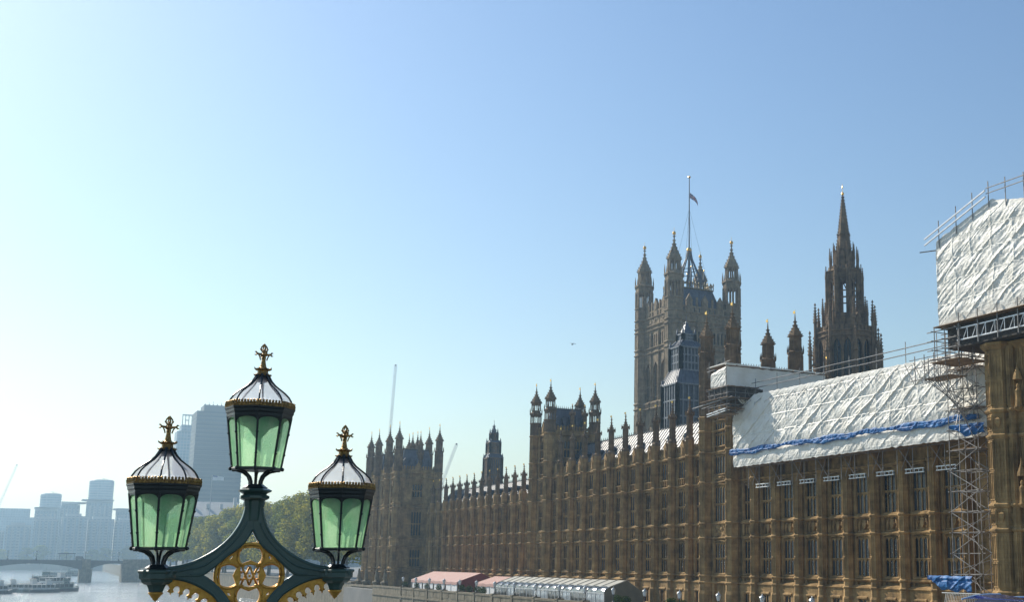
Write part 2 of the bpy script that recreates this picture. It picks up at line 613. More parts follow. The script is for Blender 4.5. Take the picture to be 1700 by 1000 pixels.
def heraldry(mb, ac, w, z0, z1, y, seed=0):
    """crowned shield between two rearing supporters under a cusped frame, carved deep into the panel"""
    rnd = random.Random(seed)
    h = z1 - z0
    zc = z0 + h * 0.46
    k = h * 0.5
    mb.extr([(ac - 0.3 * k * 1.3, zc + 0.42 * k), (ac + 0.3 * k * 1.3, zc + 0.42 * k), (ac + 0.36 * k, zc - 0.1 * k), (ac, zc - 0.62 * k), (ac - 0.36 * k, zc - 0.1 * k)], 1, y, y + 0.3)
    mb.extr([(ac - 0.26, zc + 0.48 * k), (ac + 0.26, zc + 0.48 * k), (ac + 0.34, zc + 0.8 * k), (ac + 0.12, zc + 0.66 * k), (ac, zc + 0.92 * k), (ac - 0.12, zc + 0.66 * k), (ac - 0.34, zc + 0.8 * k)], 1, y, y + 0.26)
    for s in (-1, 1):
        j = rnd.uniform(-0.05, 0.05)
        x = ac + s * (w * 0.27 + j)
        mb.path([(x + s * 0.22, y + 0.1, z0 + 0.1), (x + s * 0.1, y + 0.2, z0 + 0.45 * h), (x, y + 0.24, z0 + 0.68 * h), (x - s * 0.12, y + 0.2, z0 + 0.86 * h)], 0.12, 5, [0.1, 0.15, 0.14, 0.08])
        mb.path([(x, y + 0.22, z0 + 0.62 * h), (x - s * 0.2, y + 0.26, z0 + 0.55 * h), (x - s * 0.3, y + 0.2, z0 + 0.66 * h)], 0.05, 4)
        mb.path([(x + s * 0.12, y + 0.2, z0 + 0.4 * h), (x - s * 0.08, y + 0.24, z0 + 0.28 * h), (x - s * 0.05, y + 0.2, z0 + 0.06 * h)], 0.06, 4)
        mb.path([(x + s * 0.2, y + 0.1, z0 + 0.3 * h), (x + s * 0.4, y + 0.16, z0 + 0.5 * h), (x + s * 0.33, y + 0.16, z0 + 0.8 * h)], 0.04, 4)
        mb.box(ac + s * w * 0.5 - 0.07, ac + s * w * 0.5 + 0.07, y, y + 0.3, z0, z1)
    for q in range(4):
        xa = ac - w * 0.5 + (q + 0.5) * w / 4
        mb.extr([(xa - w / 8, z1 + 0.02), (xa - w / 8, z1 - 0.16), (xa, z1 - 0.04), (xa + w / 8, z1 - 0.16), (xa + w / 8, z1 + 0.02)], 1, y, y + 0.24)
    mb.box(ac - w * 0.45, ac + w * 0.45, y, y + 0.2, z0, z0 + 0.1)


def crockets(mb, cx, cy, prof, n=8, s=0.1, step=0.45, ph=None):
    """little knobs up the edges of a spirelet"""
    if ph is None:
        ph = PI / n
    for k in range(n):
        a = ph + 2 * PI * k / n
        for (r0, z0), (r1, z1) in zip(prof[:-1], prof[1:]):
            m = max(1, int(abs(z1 - z0) / step))
            for i in range(m):
                t = (i + 0.5) / m
                r, z = r0 + (r1 - r0) * t + s * 0.5, z0 + (z1 - z0) * t
                x, y = cx + r * math.cos(a), cy + r * math.sin(a)
                mb.lathe(x, y, [(s * 0.35, z - s * 0.7), (s, z + s * 0.1), (s * 0.3, z + s * 0.7)], 4)


def window_mesh(w, h, lights=4, transom=0.5, mull=0.1, arched=True, deep=0.16):
    """stone frame + glass sub-part, origin at the sill centre on the wall face"""
    f = MB()
    lw = w / lights
    y0, y1 = -0.28, -0.28 + deep
    for k in range(1, lights):
        f.box(-w / 2 + k * lw - mull / 2, -w / 2 + k * lw + mull / 2, y0, y1, 0, h)
    f.box(-w / 2, -w / 2 + mull * 0.9, y0, y1 + 0.1, 0, h)
    f.box(w / 2 - mull * 0.9, w / 2, y0, y1 + 0.1, 0, h)
    f.box(-w / 2, w / 2, y0, y1 + 0.01, h - 0.08, h + 0.02)
    if transom:
        f.box(-w / 2 + 0.02, w / 2 - 0.02, y0, y1 + 0.03, h * transom - 0.07, h * transom + 0.07)
    if arched:
        hh = min(lw * 0.8, h * 0.2)
        tops = [h]
        if transom:
            tops.append(h * transom - 0.05)
        for zt in tops:
            for k in range(lights):
                xa, xb = -w / 2 + k * lw, -w / 2 + (k + 1) * lw
                f.extr([(xa, zt), (xa, zt - hh), (xa + lw * 0.2, zt - hh * 0.45), ((xa + xb) / 2, zt - 0.02)], 1, y0 + 0.03, y1 - 0.02)
                f.extr([(xb, zt), ((xa + xb) / 2, zt - 0.02), (xb - lw * 0.2, zt - hh * 0.45), (xb, zt - hh)], 1, y0 + 0.03, y1 - 0.02)
        if arched == 'head':
            for k in range(lights * 2):
                f.box(-w / 2 + k * lw / 2 - 0.03, -w / 2 + k * lw / 2 + 0.03, y0 + 0.02, y1, h * 0.8, h)
    f.extr([(-0.3, -0.04), (0.14, -0.18), (0.14, -0.08), (-0.3, 0.14)], 0, -w / 2 - 0.05, w / 2 + 0.05)
    fo = f.build("window", M['stone'])
    g = MB()
    g.add([(-w / 2, -0.22, 0), (w / 2, -0.22, 0), (w / 2, -0.22, h), (-w / 2, -0.22, h)], [(0, 1, 2, 3)])
    for k in range(lights):
        for zz in range(1, int(h / 0.45)):
            g.box(-w / 2 + k * lw + 0.05, -w / 2 + (k + 1) * lw - 0.05, -0.217, -0.205, zz * 0.45 - 0.012, zz * 0.45 + 0.012)
    go = g.build("glass", M['glass'], fo)
    return fo


WINS = {}


def put_window(parent, off, key, frame_rot, a, y, z, **kw):
    """place a window part; the first of its kind is moved, later ones are copies"""
    args = (key, tuple(sorted(kw.items())))
    R = Matrix.Rotation(frame_rot, 4, 'Z')
    loc = R @ Vector((a, y, 0))
    loc = Vector((off[0] + loc.x, off[1] + loc.y, off[2] + z))
    if args not in WINS:
        w = window_mesh(**kw)
        w.parent = parent
        w.location = loc
        w.rotation_euler = (0, 0, frame_rot)
        WINS[args] = w
        return w
    return copy_tree(WINS[args], parent, loc, frame_rot)


def wall_bay(mb, a0, a1, z0, z1, ops, ww, y=0.0, thick=0.7, seed=0, panels=True, ribs=True):
    """a storeyed gothic bay between two buttresses. ops = [(sill, head)]"""
    ac = (a0 + a1) / 2
    L, R = ac - ww / 2, ac + ww / 2
    mb.box(a0, L, y - thick, y, z0, z1)
    mb.box(R, a1, y - thick, y, z0, z1)
    zs = [z0]
    for s, h in ops:
        zs += [s, h]
    zs.append(z1)
    for i in range(0, len(zs), 2):
        if zs[i + 1] - zs[i] < 0.02:
            continue
        mb.box(L, R, y - thick + 0.05, y - 0.32, zs[i], zs[i + 1])
    if ribs:
        for s, h in ops:
            for x in (L - 0.06, R + 0.06):
                mb.box(x - 0.05, x + 0.05, y, y + 0.07, s - 0.1, h + 0.15)
            mb.extr([(L - 0.11, h + 0.1), (L - 0.11, h + 0.22), (ac, h + 0.42), (R + 0.11, h + 0.22), (R + 0.11, h + 0.1), (ac, h + 0.28)], 1, y, y + 0.09)
            wp = (L - a0)
            for x in (a0 + wp * 0.5, a1 - wp * 0.5):
                mb.box(x - 0.035, x + 0.035, y, y + 0.05, s, h)
                m = 3
                for q in range(m + 1):
                    zz = s + (h - s) * q / m
                    mb.box(x - wp * 0.36, x + wp * 0.36, y, y + 0.04, zz - 0.035, zz + 0.035)


# ------------------------------------------------------------------ ground and river
def flat(name, pts, z, m, thick=None):
    b = MB()
    n = len(pts)
    if thick:
        b.extr(pts, 2, z - thick, z)
    else:
        b.add([(p[0], p[1], z) for p in pts], [tuple(range(n))])
    return tag(b.build(name, m), kind='structure')


flat("ground", [(-3900, -3900), (3900, -3900), (3900, 3900), (-3900, 3900)], -17.0, M['mud'])
flat("river_water", [(-3000, -600), (3000, -600), (3000, 3000), (-3000, 3000)], -14.2, M['water'])
flat("embankment_ground", [(70.4, -250), (3600, -250), (3600, 3600), (-3600, 3600), (-3600, 1900), (-700, 1640), (20, 1560), (75, 1400), (66, 1000), (60, 760), (66, 560), (74.5, 300), (70.4, 298)], -7.35, M['ground'], 9.0)

# ------------------------------------------------------------------ the palace: river front
XW, XB = 81.98, 81.68           # wall plane and buttress axis of the long front (it faces -X)
Z0 = -7.35
LV = [-3.3, -2.4, 2.75, 4.72, 10.4]    # string courses
palace = empty("palace", "honey limestone gothic palace with pinnacled river front running along the terrace", "palace", (XW, 165, Z0))
PO = Vector(palace.location)


def local(rot, x, y):
    return dict(loc=(x, y, 0), rot=rot)


def part(mb, name, m, parent=palace, smooth=False):
    o = mb.build(name, m, parent, smooth)
    o.location = -PO
    return o


def buttress_mesh(top, levels, ap=0.61):
    """octagonal panelled buttress, origin on its axis at eye level"""
    b = MB()
    b.lathe(0, 0, [((ap + 0.16) * A8, Z0), ((ap + 0.16) * A8, -4.6), ((ap + 0.04) * A8, -4.3), ((ap + 0.04) * A8, -3.3), (ap * A8, -3.2), (ap * A8, top)])
    lv = [Z0 + 0.6] + levels + [top]
    for i in range(len(lv) - 1):
        a, c = lv[i] + 0.25, lv[i + 1] - 0.35
        if c - a > 1.0 and i > 0:
            if c - a > 3.5:
                m = (a + c) / 2
                oct_ribs(b, 0, 0, ap, a, m - 0.08)
                oct_ribs(b, 0, 0, ap, m + 0.08, c)
            else:
                oct_ribs(b, 0, 0, ap, a, c)
    for z in levels:
        oct_ring(b, 0, 0, ap, z, 0.16, 0.36)
    return b


def pinnacle_mesh(z0, z1, ap=0.42, gilt=True, scale=1.0):
    """panelled shaft, crocketed ogee cap, finial; origin on its axis, heights absolute"""
    b = MB()
    H = z1 - z0
    zc = z0 + H * 0.56
    b.lathe(0, 0, [((ap + 0.2) * A8, z0 - 0.2), ((ap + 0.2) * A8, z0 + 0.1), (ap * A8, z0 + 0.35), (ap * A8, zc)])
    oct_ribs(b, 0, 0, ap, z0 + 0.5, z0 + (zc - z0) * 0.55, 0.06)
    oct_ribs(b, 0, 0, ap, z0 + (zc - z0) * 0.6, zc - 0.1, 0.06)
    prof = [((ap + 0.04) * A8, zc), ((ap + 0.2) * A8, zc + 0.1), ((ap + 0.16) * A8, zc + 0.3), (ap * 0.95, zc + H * 0.07), (ap * 0.62, zc + H * 0.13), (ap * 0.34, zc + H * 0.2), (ap * 0.2, zc + H * 0.28), (0.05, zc + H * 0.37)]
    b.lathe(0, 0, prof)
    crockets(b, 0, 0, prof[2:], 8, 0.085, 0.4)
    for k in range(8):
        a = PI / 8 + k * PI / 4
        r = (ap + 0.18) * A8
        b.lathe(r * math.cos(a), r * math.sin(a), [(0.07, zc - 0.1), (0.09, zc + 0.25), (0.01, zc + 0.7)], 4)
    for zz, rr in ((zc + H * 0.31, 0.17), (zc + H * 0.36, 0.13)):
        b.lathe(0, 0, [(0.04, zz - 0.12), (rr, zz), (0.04, zz + 0.12)], 6)
    b.m = 1
    if gilt:
        b.tube((0, 0, zc + H * 0.36), (0, 0, z1), 0.035, 5)
        b.ball((0, 0, z1 - H * 0.035), 0.075, 6, 4)
        b.box(-0.02, 0.02, 0, 0.3, z1 - 0.34, z1 - 0.06)
    return b


def pin_mats():
    return [M['stone_dark'], M['gilt']]


proto_cache = {}


def place(key, builder, name, mats, parent, loc, rot=0.0):
    """first call builds, later ones copy the whole tree"""
    loc = Vector(loc) - (PO if parent is palace else Vector((0, 0, 0)))
    if key not in proto_cache:
        o = builder().build(name, mats, parent)
        o.location = loc
        o.rotation_euler = (0, 0, rot)
        proto_cache[key] = o
        return o
    return copy_tree(proto_cache[key], parent, loc, rot)


def buttress_at(key, x, y, top, levels, pin=None, ap=0.61):
    if key in proto_cache:
        return copy_tree(proto_cache[key], palace, Vector((x, y, 0)) - PO, PI / 8)
    b = buttress_mesh(top, levels, ap).build("buttress", M['stone'], palace)
    b.location = Vector((x, y, 0)) - PO
    b.rotation_euler = (0, 0, PI / 8)
    if pin:
        pinnacle_mesh(*pin).build("pinnacle", pin_mats(), b)
    proto_cache[key] = b
    return b


def gablet_parapet(mb, a0, a1, z, h, y=0.0):
    """openwork parapet between two pinnacles with a crocketed niche in the middle"""
    ac = (a0 + a1) / 2
    mb.box(a0, a1, y - 0.35, y + 0.02, z, z + h * 0.3)
    n = max(3, int((a1 - a0) / 0.62))
    w = (a1 - a0) / n
    for k in range(n):
        x = a0 + (k + 0.5) * w
        mb.box(x - w * 0.3, x + w * 0.3, y - 0.3, y - 0.02, z + h * 0.3, z + h * 0.62)
        mb.extr([(x - w * 0.36, z + h * 0.62), (x + w * 0.36, z + h * 0.62), (x, z + h * 0.8)], 1, y - 0.31, y - 0.01)
        mb.box(x - 0.03, x + 0.03, y, y + 0.05, z, z + h * 0.58)
    mb.box(ac - 0.5, ac + 0.5, y - 0.32, y + 0.1, z, z + h * 0.85)
    mb.extr([(ac - 0.6, z + h * 0.8), (ac + 0.6, z + h * 0.8), (ac, z + h * 1.25)], 1, y - 0.33, y + 0.14)
    mb.box(ac - 0.22, ac + 0.22, y + 0.1, y + 0.2, z + h * 0.15, z + h * 0.7)
    mb.box(ac - 0.04, ac + 0.04, y - 0.1, y, z + h * 1.2, z + h * 1.5)


def front_range(bs, top, third=False, parapet=None, seed=0, first=None, last=None, ww=2.8, off_x=XW):
    """one storeyed stretch of the front; bs = buttress positions along Y"""
    ap = 0.61
    ys = list(bs)
    if first is not None: ys = [first] + ys
    if last is not None: ys = ys + [last]
    w = MB((off_x, 0, 0), EAST)
    ops = [(-6.6, -4.7), (-2.1, 2.25), (4.95, 9.75)]
    if third:
        ops.append((11.5, 14.1))
    for i in range(len(ys) - 1):
        a0, a1 = ys[i], ys[i + 1]
        if a1 - a0 < 1.5:
            continue
        ac = (a0 + a1) / 2
        # ground storey
        g0 = 0.42
        w.box(a0, a1, -0.3, g0, Z0, -6.6)
        w.box(a0, ac - 0.75, -0.3, g0, -6.6, -4.6)
        w.box(ac + 0.75, a1, -0.3, g0, -6.6, -4.6)
        w.box(a0, a1, -0.3, g0, -4.6, -3.35)
        w.extr([(g0 - 0.02, -4.55), (g0 + 0.14, -4.55), (g0 + 0.14, -4.4), (g0 - 0.02, -4.25)], 0, ac - 0.95, ac + 0.95)
        w.extr([(-0.05, -3.0), (g0, -3.2), (g0, -3.4), (-0.05, -3.4)], 0, a0, a1)
        wall_bay(w, a0, a1, -3.35, top, [o for o in ops[1:] if o[1] < top], ww, 0.0, 0.7, seed + i)
        heraldry(w, ac, ww, 2.92, 4.5, -0.32, seed + i)
        for x in (a0 + (ac - ww / 2 - a0) * 0.5 + 0.3, a1 - (a1 - ac - ww / 2) * 0.5 - 0.3):
            w.box(x - 0.16, x + 0.16, 0, 0.08, 2.98, 4.4)
        relief(w, ac - ww / 2 + 0.05, ac + ww / 2 - 0.05, 2.3, 2.55, -0.22, 0.2, seed + i + 50, 8, 2, False)
        if top > 10:
            relief(w, ac - ww / 2 + 0.05, ac + ww / 2 - 0.05, 9.82, 10.15, -0.22, 0.2, seed + i + 90, 8, 2, False)
        if third:
            relief(w, ac - ww / 2 + 0.05, ac + ww / 2 - 0.05, 10.6, 11.35, -0.2, 0.3, seed + i + 20, 8, 4, False)
            for k in range(5):
                xx = ac - ww / 2 + 0.25 + k * (ww - 0.5) / 4
                w.box(xx - 0.06, xx + 0.06, 0.0, 0.16, 10.6, 11.5)
            w.box(ac - ww / 2 - 0.05, ac + ww / 2 + 0.05, -0.05, 0.2, 11.4, 11.52)
        put_window(palace, (off_x - PO.x, -PO.y, -PO.z), 'g', EAST, ac, 0.42, -6.6, w=1.5, h=2.0, lights=2, transom=0, mull=0.12)
        put_window(palace, (off_x - PO.x, -PO.y, -PO.z), 'm', EAST, ac, 0, -2.1, w=ww, h=4.35, lights=4, transom=0.46, mull=0.12)
        if top > 10:
            put_window(palace, (off_x - PO.x, -PO.y, -PO.z), 'u', EAST, ac, 0, 4.95, w=ww, h=4.8, lights=4, transom=0.5, mull=0.13)
        if third:
            put_window(palace, (off_x - PO.x, -PO.y, -PO.z), 't', EAST, ac, 0, 11.5, w=ww, h=2.6, lights=4, transom=0, mull=0.13)
    a0, a1 = ys[0], ys[-1]
    for z, pj in ((-3.3, 0.58), (-2.4, 0.2), (2.75, 0.18), (4.72, 0.22), (10.4, 0.24)):
        if z < top + 0.1:
            string_course(w, a0, a1, 0.0, z, pj)
    if parapet:
        string_course(w, a0, a1, 0.0, parapet[0], 0.3, 0.45)
        for i in range(len(ys) - 1):
            if ys[i + 1] - ys[i] > 1.5:
                gablet_parapet(w, ys[i] + 0.4, ys[i + 1] - 0.4, parapet[0] + 0.1, parapet[1] - parapet[0])
    part(w, "wall", M['stone'])


# curtain nearest the bridge (its top is wrapped), nine buttresses
n_b = [85.2 + 4.91 * k for k in range(9)]
front_range(n_b, 14.2, first=76.5, last=128.2, seed=1)
for y in n_b:
    buttress_at('curtain_near', XB, y, 14.2, LV)
# centre, ten buttresses with pinnacles
c_b = [141.7 + 5.19 * k for k in range(10)]
front_range(c_b, 14.6, third=True, parapet=(14.6, 16.6), first=136.4, last=193.4, seed=31)
for y in c_b:
    buttress_at('centre', XB, y, 17.1, LV + [14.6], (17.1, 23.35, 0.42))
# far curtain, thirteen buttresses
s_b = [205.9 + 4.75 * k for k in range(13)]
front_range(s_b, 10.7, parapet=(10.7, 12.6), first=201.0, last=268.5, seed=61)
for y in s_b:
    buttress_at('curtain_far', XB, y, 12.7, LV[:-1] + [10.6], (12.7, 18.1, 0.4))

# roofs: steep iron plates with raised seams, cresting at the ridge, little vents
def long_roof(y0, y1, x0, z0, x1, z1, seam=0.95, vents=True, m='roof'):
    r = MB()
    r.extr([(x0, z0), (x1, z1), (x1 + (x1 - x0), z0)], 1, y0, y1)
    n = int((y1 - y0) / seam)
    sm = MB()
    dx, dz = x1 - x0, z1 - z0
    L = math.hypot(dx, dz)
    nx, nz = -dz / L, dx / L
    for k in range(n + 1):
        y = y0 + k * (y1 - y0) / n
        p, q = (x0, y, z0), (x1, y, z1)
        sm.tube((p[0] + nx * .02, y, p[2] + nz * .02), (q[0] + nx * .02, y, q[2] + nz * .02), 0.11, 4)
    for s in (0.33, 0.66):
        r.tube((x0 + dx * s, y0, z0 + dz * s), (x0 + dx * s, y1, z0 + dz * s), 0.06, 4)
    o = part(r, "roof", M[m])
    sm.build("roof_seams", M['slate'], o)
    c = MB()
    c.box(x1 - 0.12, x1 + 0.12, y0, y1, z1 - 0.1, z1 + 0.14)
    for k in range(int((y1 - y0) / 0.8)):
        y = y0 + 0.4 + k * 0.8
        c.extr([(y - 0.12, z1 + 0.1), (y + 0.12, z1 + 0.1), (y, z1 + 0.55)], 0, x1 - 0.04, x1 + 0.04)
    co = c.build("cresting", M['iron'], o)
    if vents:
        v = MB()
        k = 0
        y = y0 + 2.4
        while y < y1 - 1:
            for s, w in ((0.52, 0.32),):
                x, z = x0 + dx * s, z0 + dz * s
                v.box(x - 0.75, x + 0.35, y - w, y + w, z - 0.1, z + 0.5)
                v.extr([(y - w - 0.15, z + 0.5), (y + w + 0.15, z + 0.5), (y, z + 0.95)], 0, x - 0.85, x + 0.4)
            y += 5.19
        v.build("dormer", M['iron'], o)
    return o


long_roof(137.5, 193.5, 84.2, 14.9, 88.6, 20.9)
long_roof(201.5, 268.0, 84.2, 11.2, 88.0, 15.9)
long_roof(80.0, 128.0, 84.2, 14.0, 87.6, 19.0, vents=False)


def open_stage(mb, cx, cy, ap, z0, z1, post=0.16, mull=0.09, head=0.5):
    """octagonal lantern stage one can see through: corner posts, a mullion per face, arched heads"""
    R = ap * A8
    for k in range(8):
        a = PI / 8 + k * PI / 4
        p = Vector((cx + R * math.cos(a), cy + R * math.sin(a), 0))
        mb.tube((p.x, p.y, z0), (p.x, p.y, z1), post, 6)
        a2 = a + PI / 4
        q = Vector((cx + R * math.cos(a2), cy + R * math.sin(a2), 0))
        m = (p + q) / 2
        mb.tube((m.x, m.y, z0), (m.x, m.y, z1), mull, 4)
        for s, e in ((p, m), (m, q)):
            c = (s + e) / 2
            d = (e - s).normalized()
            mb.tube((s.x, s.y, z1 - head), (c.x, c.y, z1 - 0.05), mull * 0.9, 4)
            mb.tube((e.x, e.y, z1 - head), (c.x, c.y, z1 - 0.05), mull * 0.9, 4)
            mb.tube((s.x, s.y, z1 - 0.12), (e.x, e.y, z1 - 0.12), mull * 1.6, 4)
    mb.lathe(cx, cy, [(R + post * 0.6, z1 - 0.15), (R + post * 0.6, z1 + 0.02)])


def tower_turret(parent, x, y, zb, levels, z_open, z_tip, ap, spire_r=None, rings=(), stages=2, name="turret", st='stone', off=None, vane=0.9):
    """octagonal corner turret: shaft, open lantern stages, crocketed ogee cap, gilded finial"""
    off = PO if off is None else off
    t = MB()
    t.M = Matrix.Translation((x, y, 0)) @ Matrix.Rotation(PI / 8, 4, 'Z') @ Matrix.Translation((-x, -y, 0))
    R = ap * A8
    z_mid = min(max(levels), z_open - 0.1)
    t.lathe(x, y, [(R + 0.12, zb), (R + 0.12, zb + 2.5), (R, zb + 3.0), (R, z_mid)])
    t.m = 1
    t.lathe(x, y, [(R - 0.002, z_mid), (R - 0.002, z_open)])
    t.m = 0
    lv = [zb + 3.0] + sorted(levels) + [z_open]
    for z in levels:
        oct_ring(t, x, y, ap, z, 0.16, 0.36)
    for i in range(len(lv) - 1):
        a, c = lv[i] + 0.25, lv[i + 1] - 0.35
        t.m = 1 if a > z_mid else 0
        if c - a > 0.8:
            if c - a > 3.6:
                m = (a + c) / 2
                oct_ribs(t, x, y, ap, a, m - 0.06, 0.08)
                oct_ribs(t, x, y, ap, m + 0.06, c, 0.08)
            else:
                oct_ribs(t, x, y, ap, a, c, 0.08)
    H = z_tip - z_open
    t.m = 1
    zz, r2 = z_open, ap
    if stages == 2:
        hs = H * 0.215
        oct_ring(t, x, y, r2, zz, 0.12, 0.3)
        open_stage(t, x, y, r2 * 0.94, zz, zz + hs, 0.13, 0.07)
        t.lathe(x, y, [(r2 * A8, zz + hs), ((r2 + 0.14) * A8, zz + hs + 0.15), (r2 * 0.85, zz + hs + 0.55), (r2 * 0.85, zz + hs + 0.8)])
        for k in range(8):
            a = PI / 8 + k * PI / 4
            t.lathe(x + (r2 + 0.1) * A8 * math.cos(a), y + (r2 + 0.1) * A8 * math.sin(a), [(0.08, zz + hs), (0.1, zz + hs + 0.7), (0.01, zz + hs + 1.3)], 4)
        zz += hs + 0.8
        r2 *= 0.8
        open_stage(t, x, y, r2, zz, zz + H * 0.17, 0.11, 0.06, 0.4)
        zz += H * 0.17
    elif stages == 1:
        open_stage(t, x, y, r2 * 0.9, zz, zz + H * 0.3, 0.12, 0.06)
        zz += H * 0.3
        r2 *= 0.9
    elif stages == 0:
        hs = H * 0.36
        t.lathe(x, y, [((r2 + 0.12) * A8, zz - 0.1), ((r2 + 0.12) * A8, zz + 0.15), (r2 * 0.78 * A8, zz + 0.35), (r2 * 0.78 * A8, zz + hs)])
        oct_ribs(t, x, y, r2 * 0.78, zz + 0.45, zz + hs - 0.1, 0.08)
        for k in range(8):
            a = PI / 8 + k * PI / 4
            t.lathe(x + (r2 + 0.08) * A8 * math.cos(a), y + (r2 + 0.08) * A8 * math.sin(a), [(0.08, zz), (0.1, zz + 0.5), (0.01, zz + 1.2)], 4)
        zz += hs
        r2 *= 0.8
    left = z_tip - zz
    prof = [(r2 * A8, zz), ((r2 + 0.18) * A8, zz + 0.15), ((r2 + 0.16) * A8, zz + left * 0.07), (r2 * 1.08, zz + left * 0.16), (r2 * 0.78, zz + left * 0.27), (r2 * 0.46, zz + left * 0.38), (r2 * 0.25, zz + left * 0.5), (r2 * 0.14, zz + left * 0.64), (0.05, zz + left * 0.84)]
    t.lathe(x, y, prof)
    crockets(t, x, y, prof[1:-1], 8, 0.07 + ap * 0.045, 0.32 + ap * 0.16)
    for f, rr in ((0.5, 0.24), (0.6, 0.2), (0.7, 0.15)):
        z = zz + left * f
        t.lathe(x, y, [(0.06, z - 0.15), (rr * (0.6 + ap * 0.3), z), (0.05, z + 0.15)], 6)
    o = t.build(name, [M[st], M['stone_dark']], parent)
    o.location = -off
    g = MB()
    g.tube((x, y, zz + left * 0.82), (x, y, z_tip), 0.04, 5)
    g.ball((x, y, z_tip - left * 0.12), 0.11, 8, 5)
    if vane:
        g.box(x - 0.02, x + 0.02, y, y + vane * 0.5, z_tip - 0.5, z_tip - 0.12)
    g.build("finial", M['gilt'], o)
    return o


def tower_face(w, a0, a1, z0, z1, ops, ww, rows, seed):
    wall_bay(w, a0, a1, z0, z1, ops, ww, 0.0, 0.7, seed)
    for z in rows:
        string_course(w, a0, a1, 0.0, z, 0.2)


def square_tower(x0, x1, y0, y1, z_par, strings, ops, z_open, z_tip, ap, z_roof, east_w, north_w, seed, stages=2, base_z=Z0, sides=True, roof_in=0.9, pin=None):
    """tower between four turret axes (x0,y0)..(x1,y1)"""
    w = MB((x0 - 0.25 + 0.4, 0, 0), EAST)
    tower_face(w, y0, y1, base_z, z_par, ops, east_w, strings, seed)
    ac = (y0 + y1) / 2
    for a, b in ((2.95, 4.45), (10.6, 11.5), (z_par - 3.2, z_par - 1.9)):
        if not any(s < (a + b) / 2 < h for s, h in ops) and b < z_par:
            relief(w, ac - east_w / 2, ac + east_w / 2, a, b, 0.0, 0.3, seed, 10, 7)
    w.M = Matrix.Translation((0, y0 + 0.15, 0)) @ Matrix.Rotation(NORTH, 4, 'Z')
    tower_face(w, -x1, -x0, 5.0 if not sides else base_z, z_par, [o for o in ops if o[0] > (10 if not sides else -9)], north_w, [s for s in strings if sides or s > 10], seed + 3)
    w.M = Matrix.Identity(4)
    w.box(x0 + 0.9, x1 - 0.2, y0 + 0.9, y1 - 0.2, base_z, z_par - 0.1)
    w.box(x1 - 0.7, x1 + 0.1, y0, y1, base_z, z_par)
    w.box(x0, x1, y1 - 0.7, y1 + 0.1, base_z, z_par)
    for (M_, a0, a1) in ((Matrix.Translation((x0 + 0.15, 0, 0)) @ Matrix.Rotation(EAST, 4, 'Z'), y0, y1), (Matrix.Translation((0, y0 + 0.15, 0)) @ Matrix.Rotation(NORTH, 4, 'Z'), -x1, -x0)):
        w.M = M_
        string_course(w, a0, a1, 0, z_par, 0.28, 0.45)
        gablet_parapet(w, a0 + ap * 0.8, a1 - ap * 0.8, z_par + 0.1, 1.9)
    w.M = Matrix.Identity(4)
    part(w, "tower", M['stone'])
    for s, h in ops:
        put_window(palace, (x0 + 0.15 - PO.x, -PO.y, -PO.z), 'tw', EAST, ac, 0, s, w=east_w, h=h - s, lights=max(2, int(east_w / 0.6)), transom=0.5 if h - s > 3 else 0, mull=0.13)
        if sides or s > 10:
            put_window(palace, (-PO.x, y0 + 0.15 - PO.y, -PO.z), 'tn', NORTH, -(x0 + x1) / 2, 0, s, w=north_w, h=h - s, lights=max(2, int(north_w / 0.6)), transom=0.5 if h - s > 3 else 0, mull=0.13)
    # steep pavilion roof
    r = MB()
    i = roof_in
    xm, ym = (x0 + x1) / 2, (y0 + y1) / 2
    r.add([(x0 + i, y0 + i, z_par), (x1 - i, y0 + i, z_par), (x1 - i, y1 - i, z_par), (x0 + i, y1 - i, z_par), (x0 + i + 1.1, y0 + i + 1.1, z_roof), (x1 - i - 1.1, y0 + i + 1.1, z_roof), (x1 - i - 1.1, y1 - i - 1.1, z_roof), (x0 + i + 1.1, y1 - i - 1.1, z_roof)],
          [(0, 1, 5, 4), (1, 2, 6, 5), (2, 3, 7, 6), (3, 0, 4, 7), (4, 5, 6, 7)])
    for k in range(5):
        xx = x0 + i + 1.0 + (x1 - x0 - 2 * i - 2.0) * k / 4
        r.box(xx - 0.28, xx + 0.28, y0 + i - 0.05, y0 + i + 0.9, z_par + 1.9, z_par + 2.9)
        r.extr([(xx - 0.38, z_par + 2.9), (xx + 0.38, z_par + 2.9), (xx, z_par + 3.5)], 1, y0 + i - 0.1, y0 + i + 1.1)
    ro = part(r, "roof", M['slate'])
    c = MB()
    for (ax, b0, b1, cc) in ((0, y0 + i + 1.1, y1 - i - 1.1, x0 + i + 1.1), (0, y0 + i + 1.1, y1 - i - 1.1, x1 - i - 1.1), (1, x0 + i + 1.1, x1 - i - 1.1, y0 + i + 1.1), (1, x0 + i + 1.1, x1 - i - 1.1, y1 - i - 1.1)):
        m = int((b1 - b0) / 0.4)
        for k in range(m + 1):
            q = b0 + (b1 - b0) * k / max(1, m)
            p = (cc, q) if ax == 0 else (q, cc)
            c.lathe(p[0], p[1], [(0.04, z_roof), (0.1, z_roof + 0.35), (0.03, z_roof + 0.55), (0.01, z_roof + 0.8)], 4)
        if ax == 0: c.box(cc - 0.06, cc + 0.06, b0, b1, z_roof, z_roof + 0.22)
        else: c.box(b0, b1, cc - 0.06, cc + 0.06, z_roof, z_roof + 0.22)
    c.build("cresting", M['iron'], ro)
    for (tx, ty) in ((x0, y0), (x1, y0), (x0, y1), (x1, y1)):
        tower_turret(palace, tx, ty, base_z, [s for s in strings] + [z_par], z_open, z_tip, ap, stages=stages)
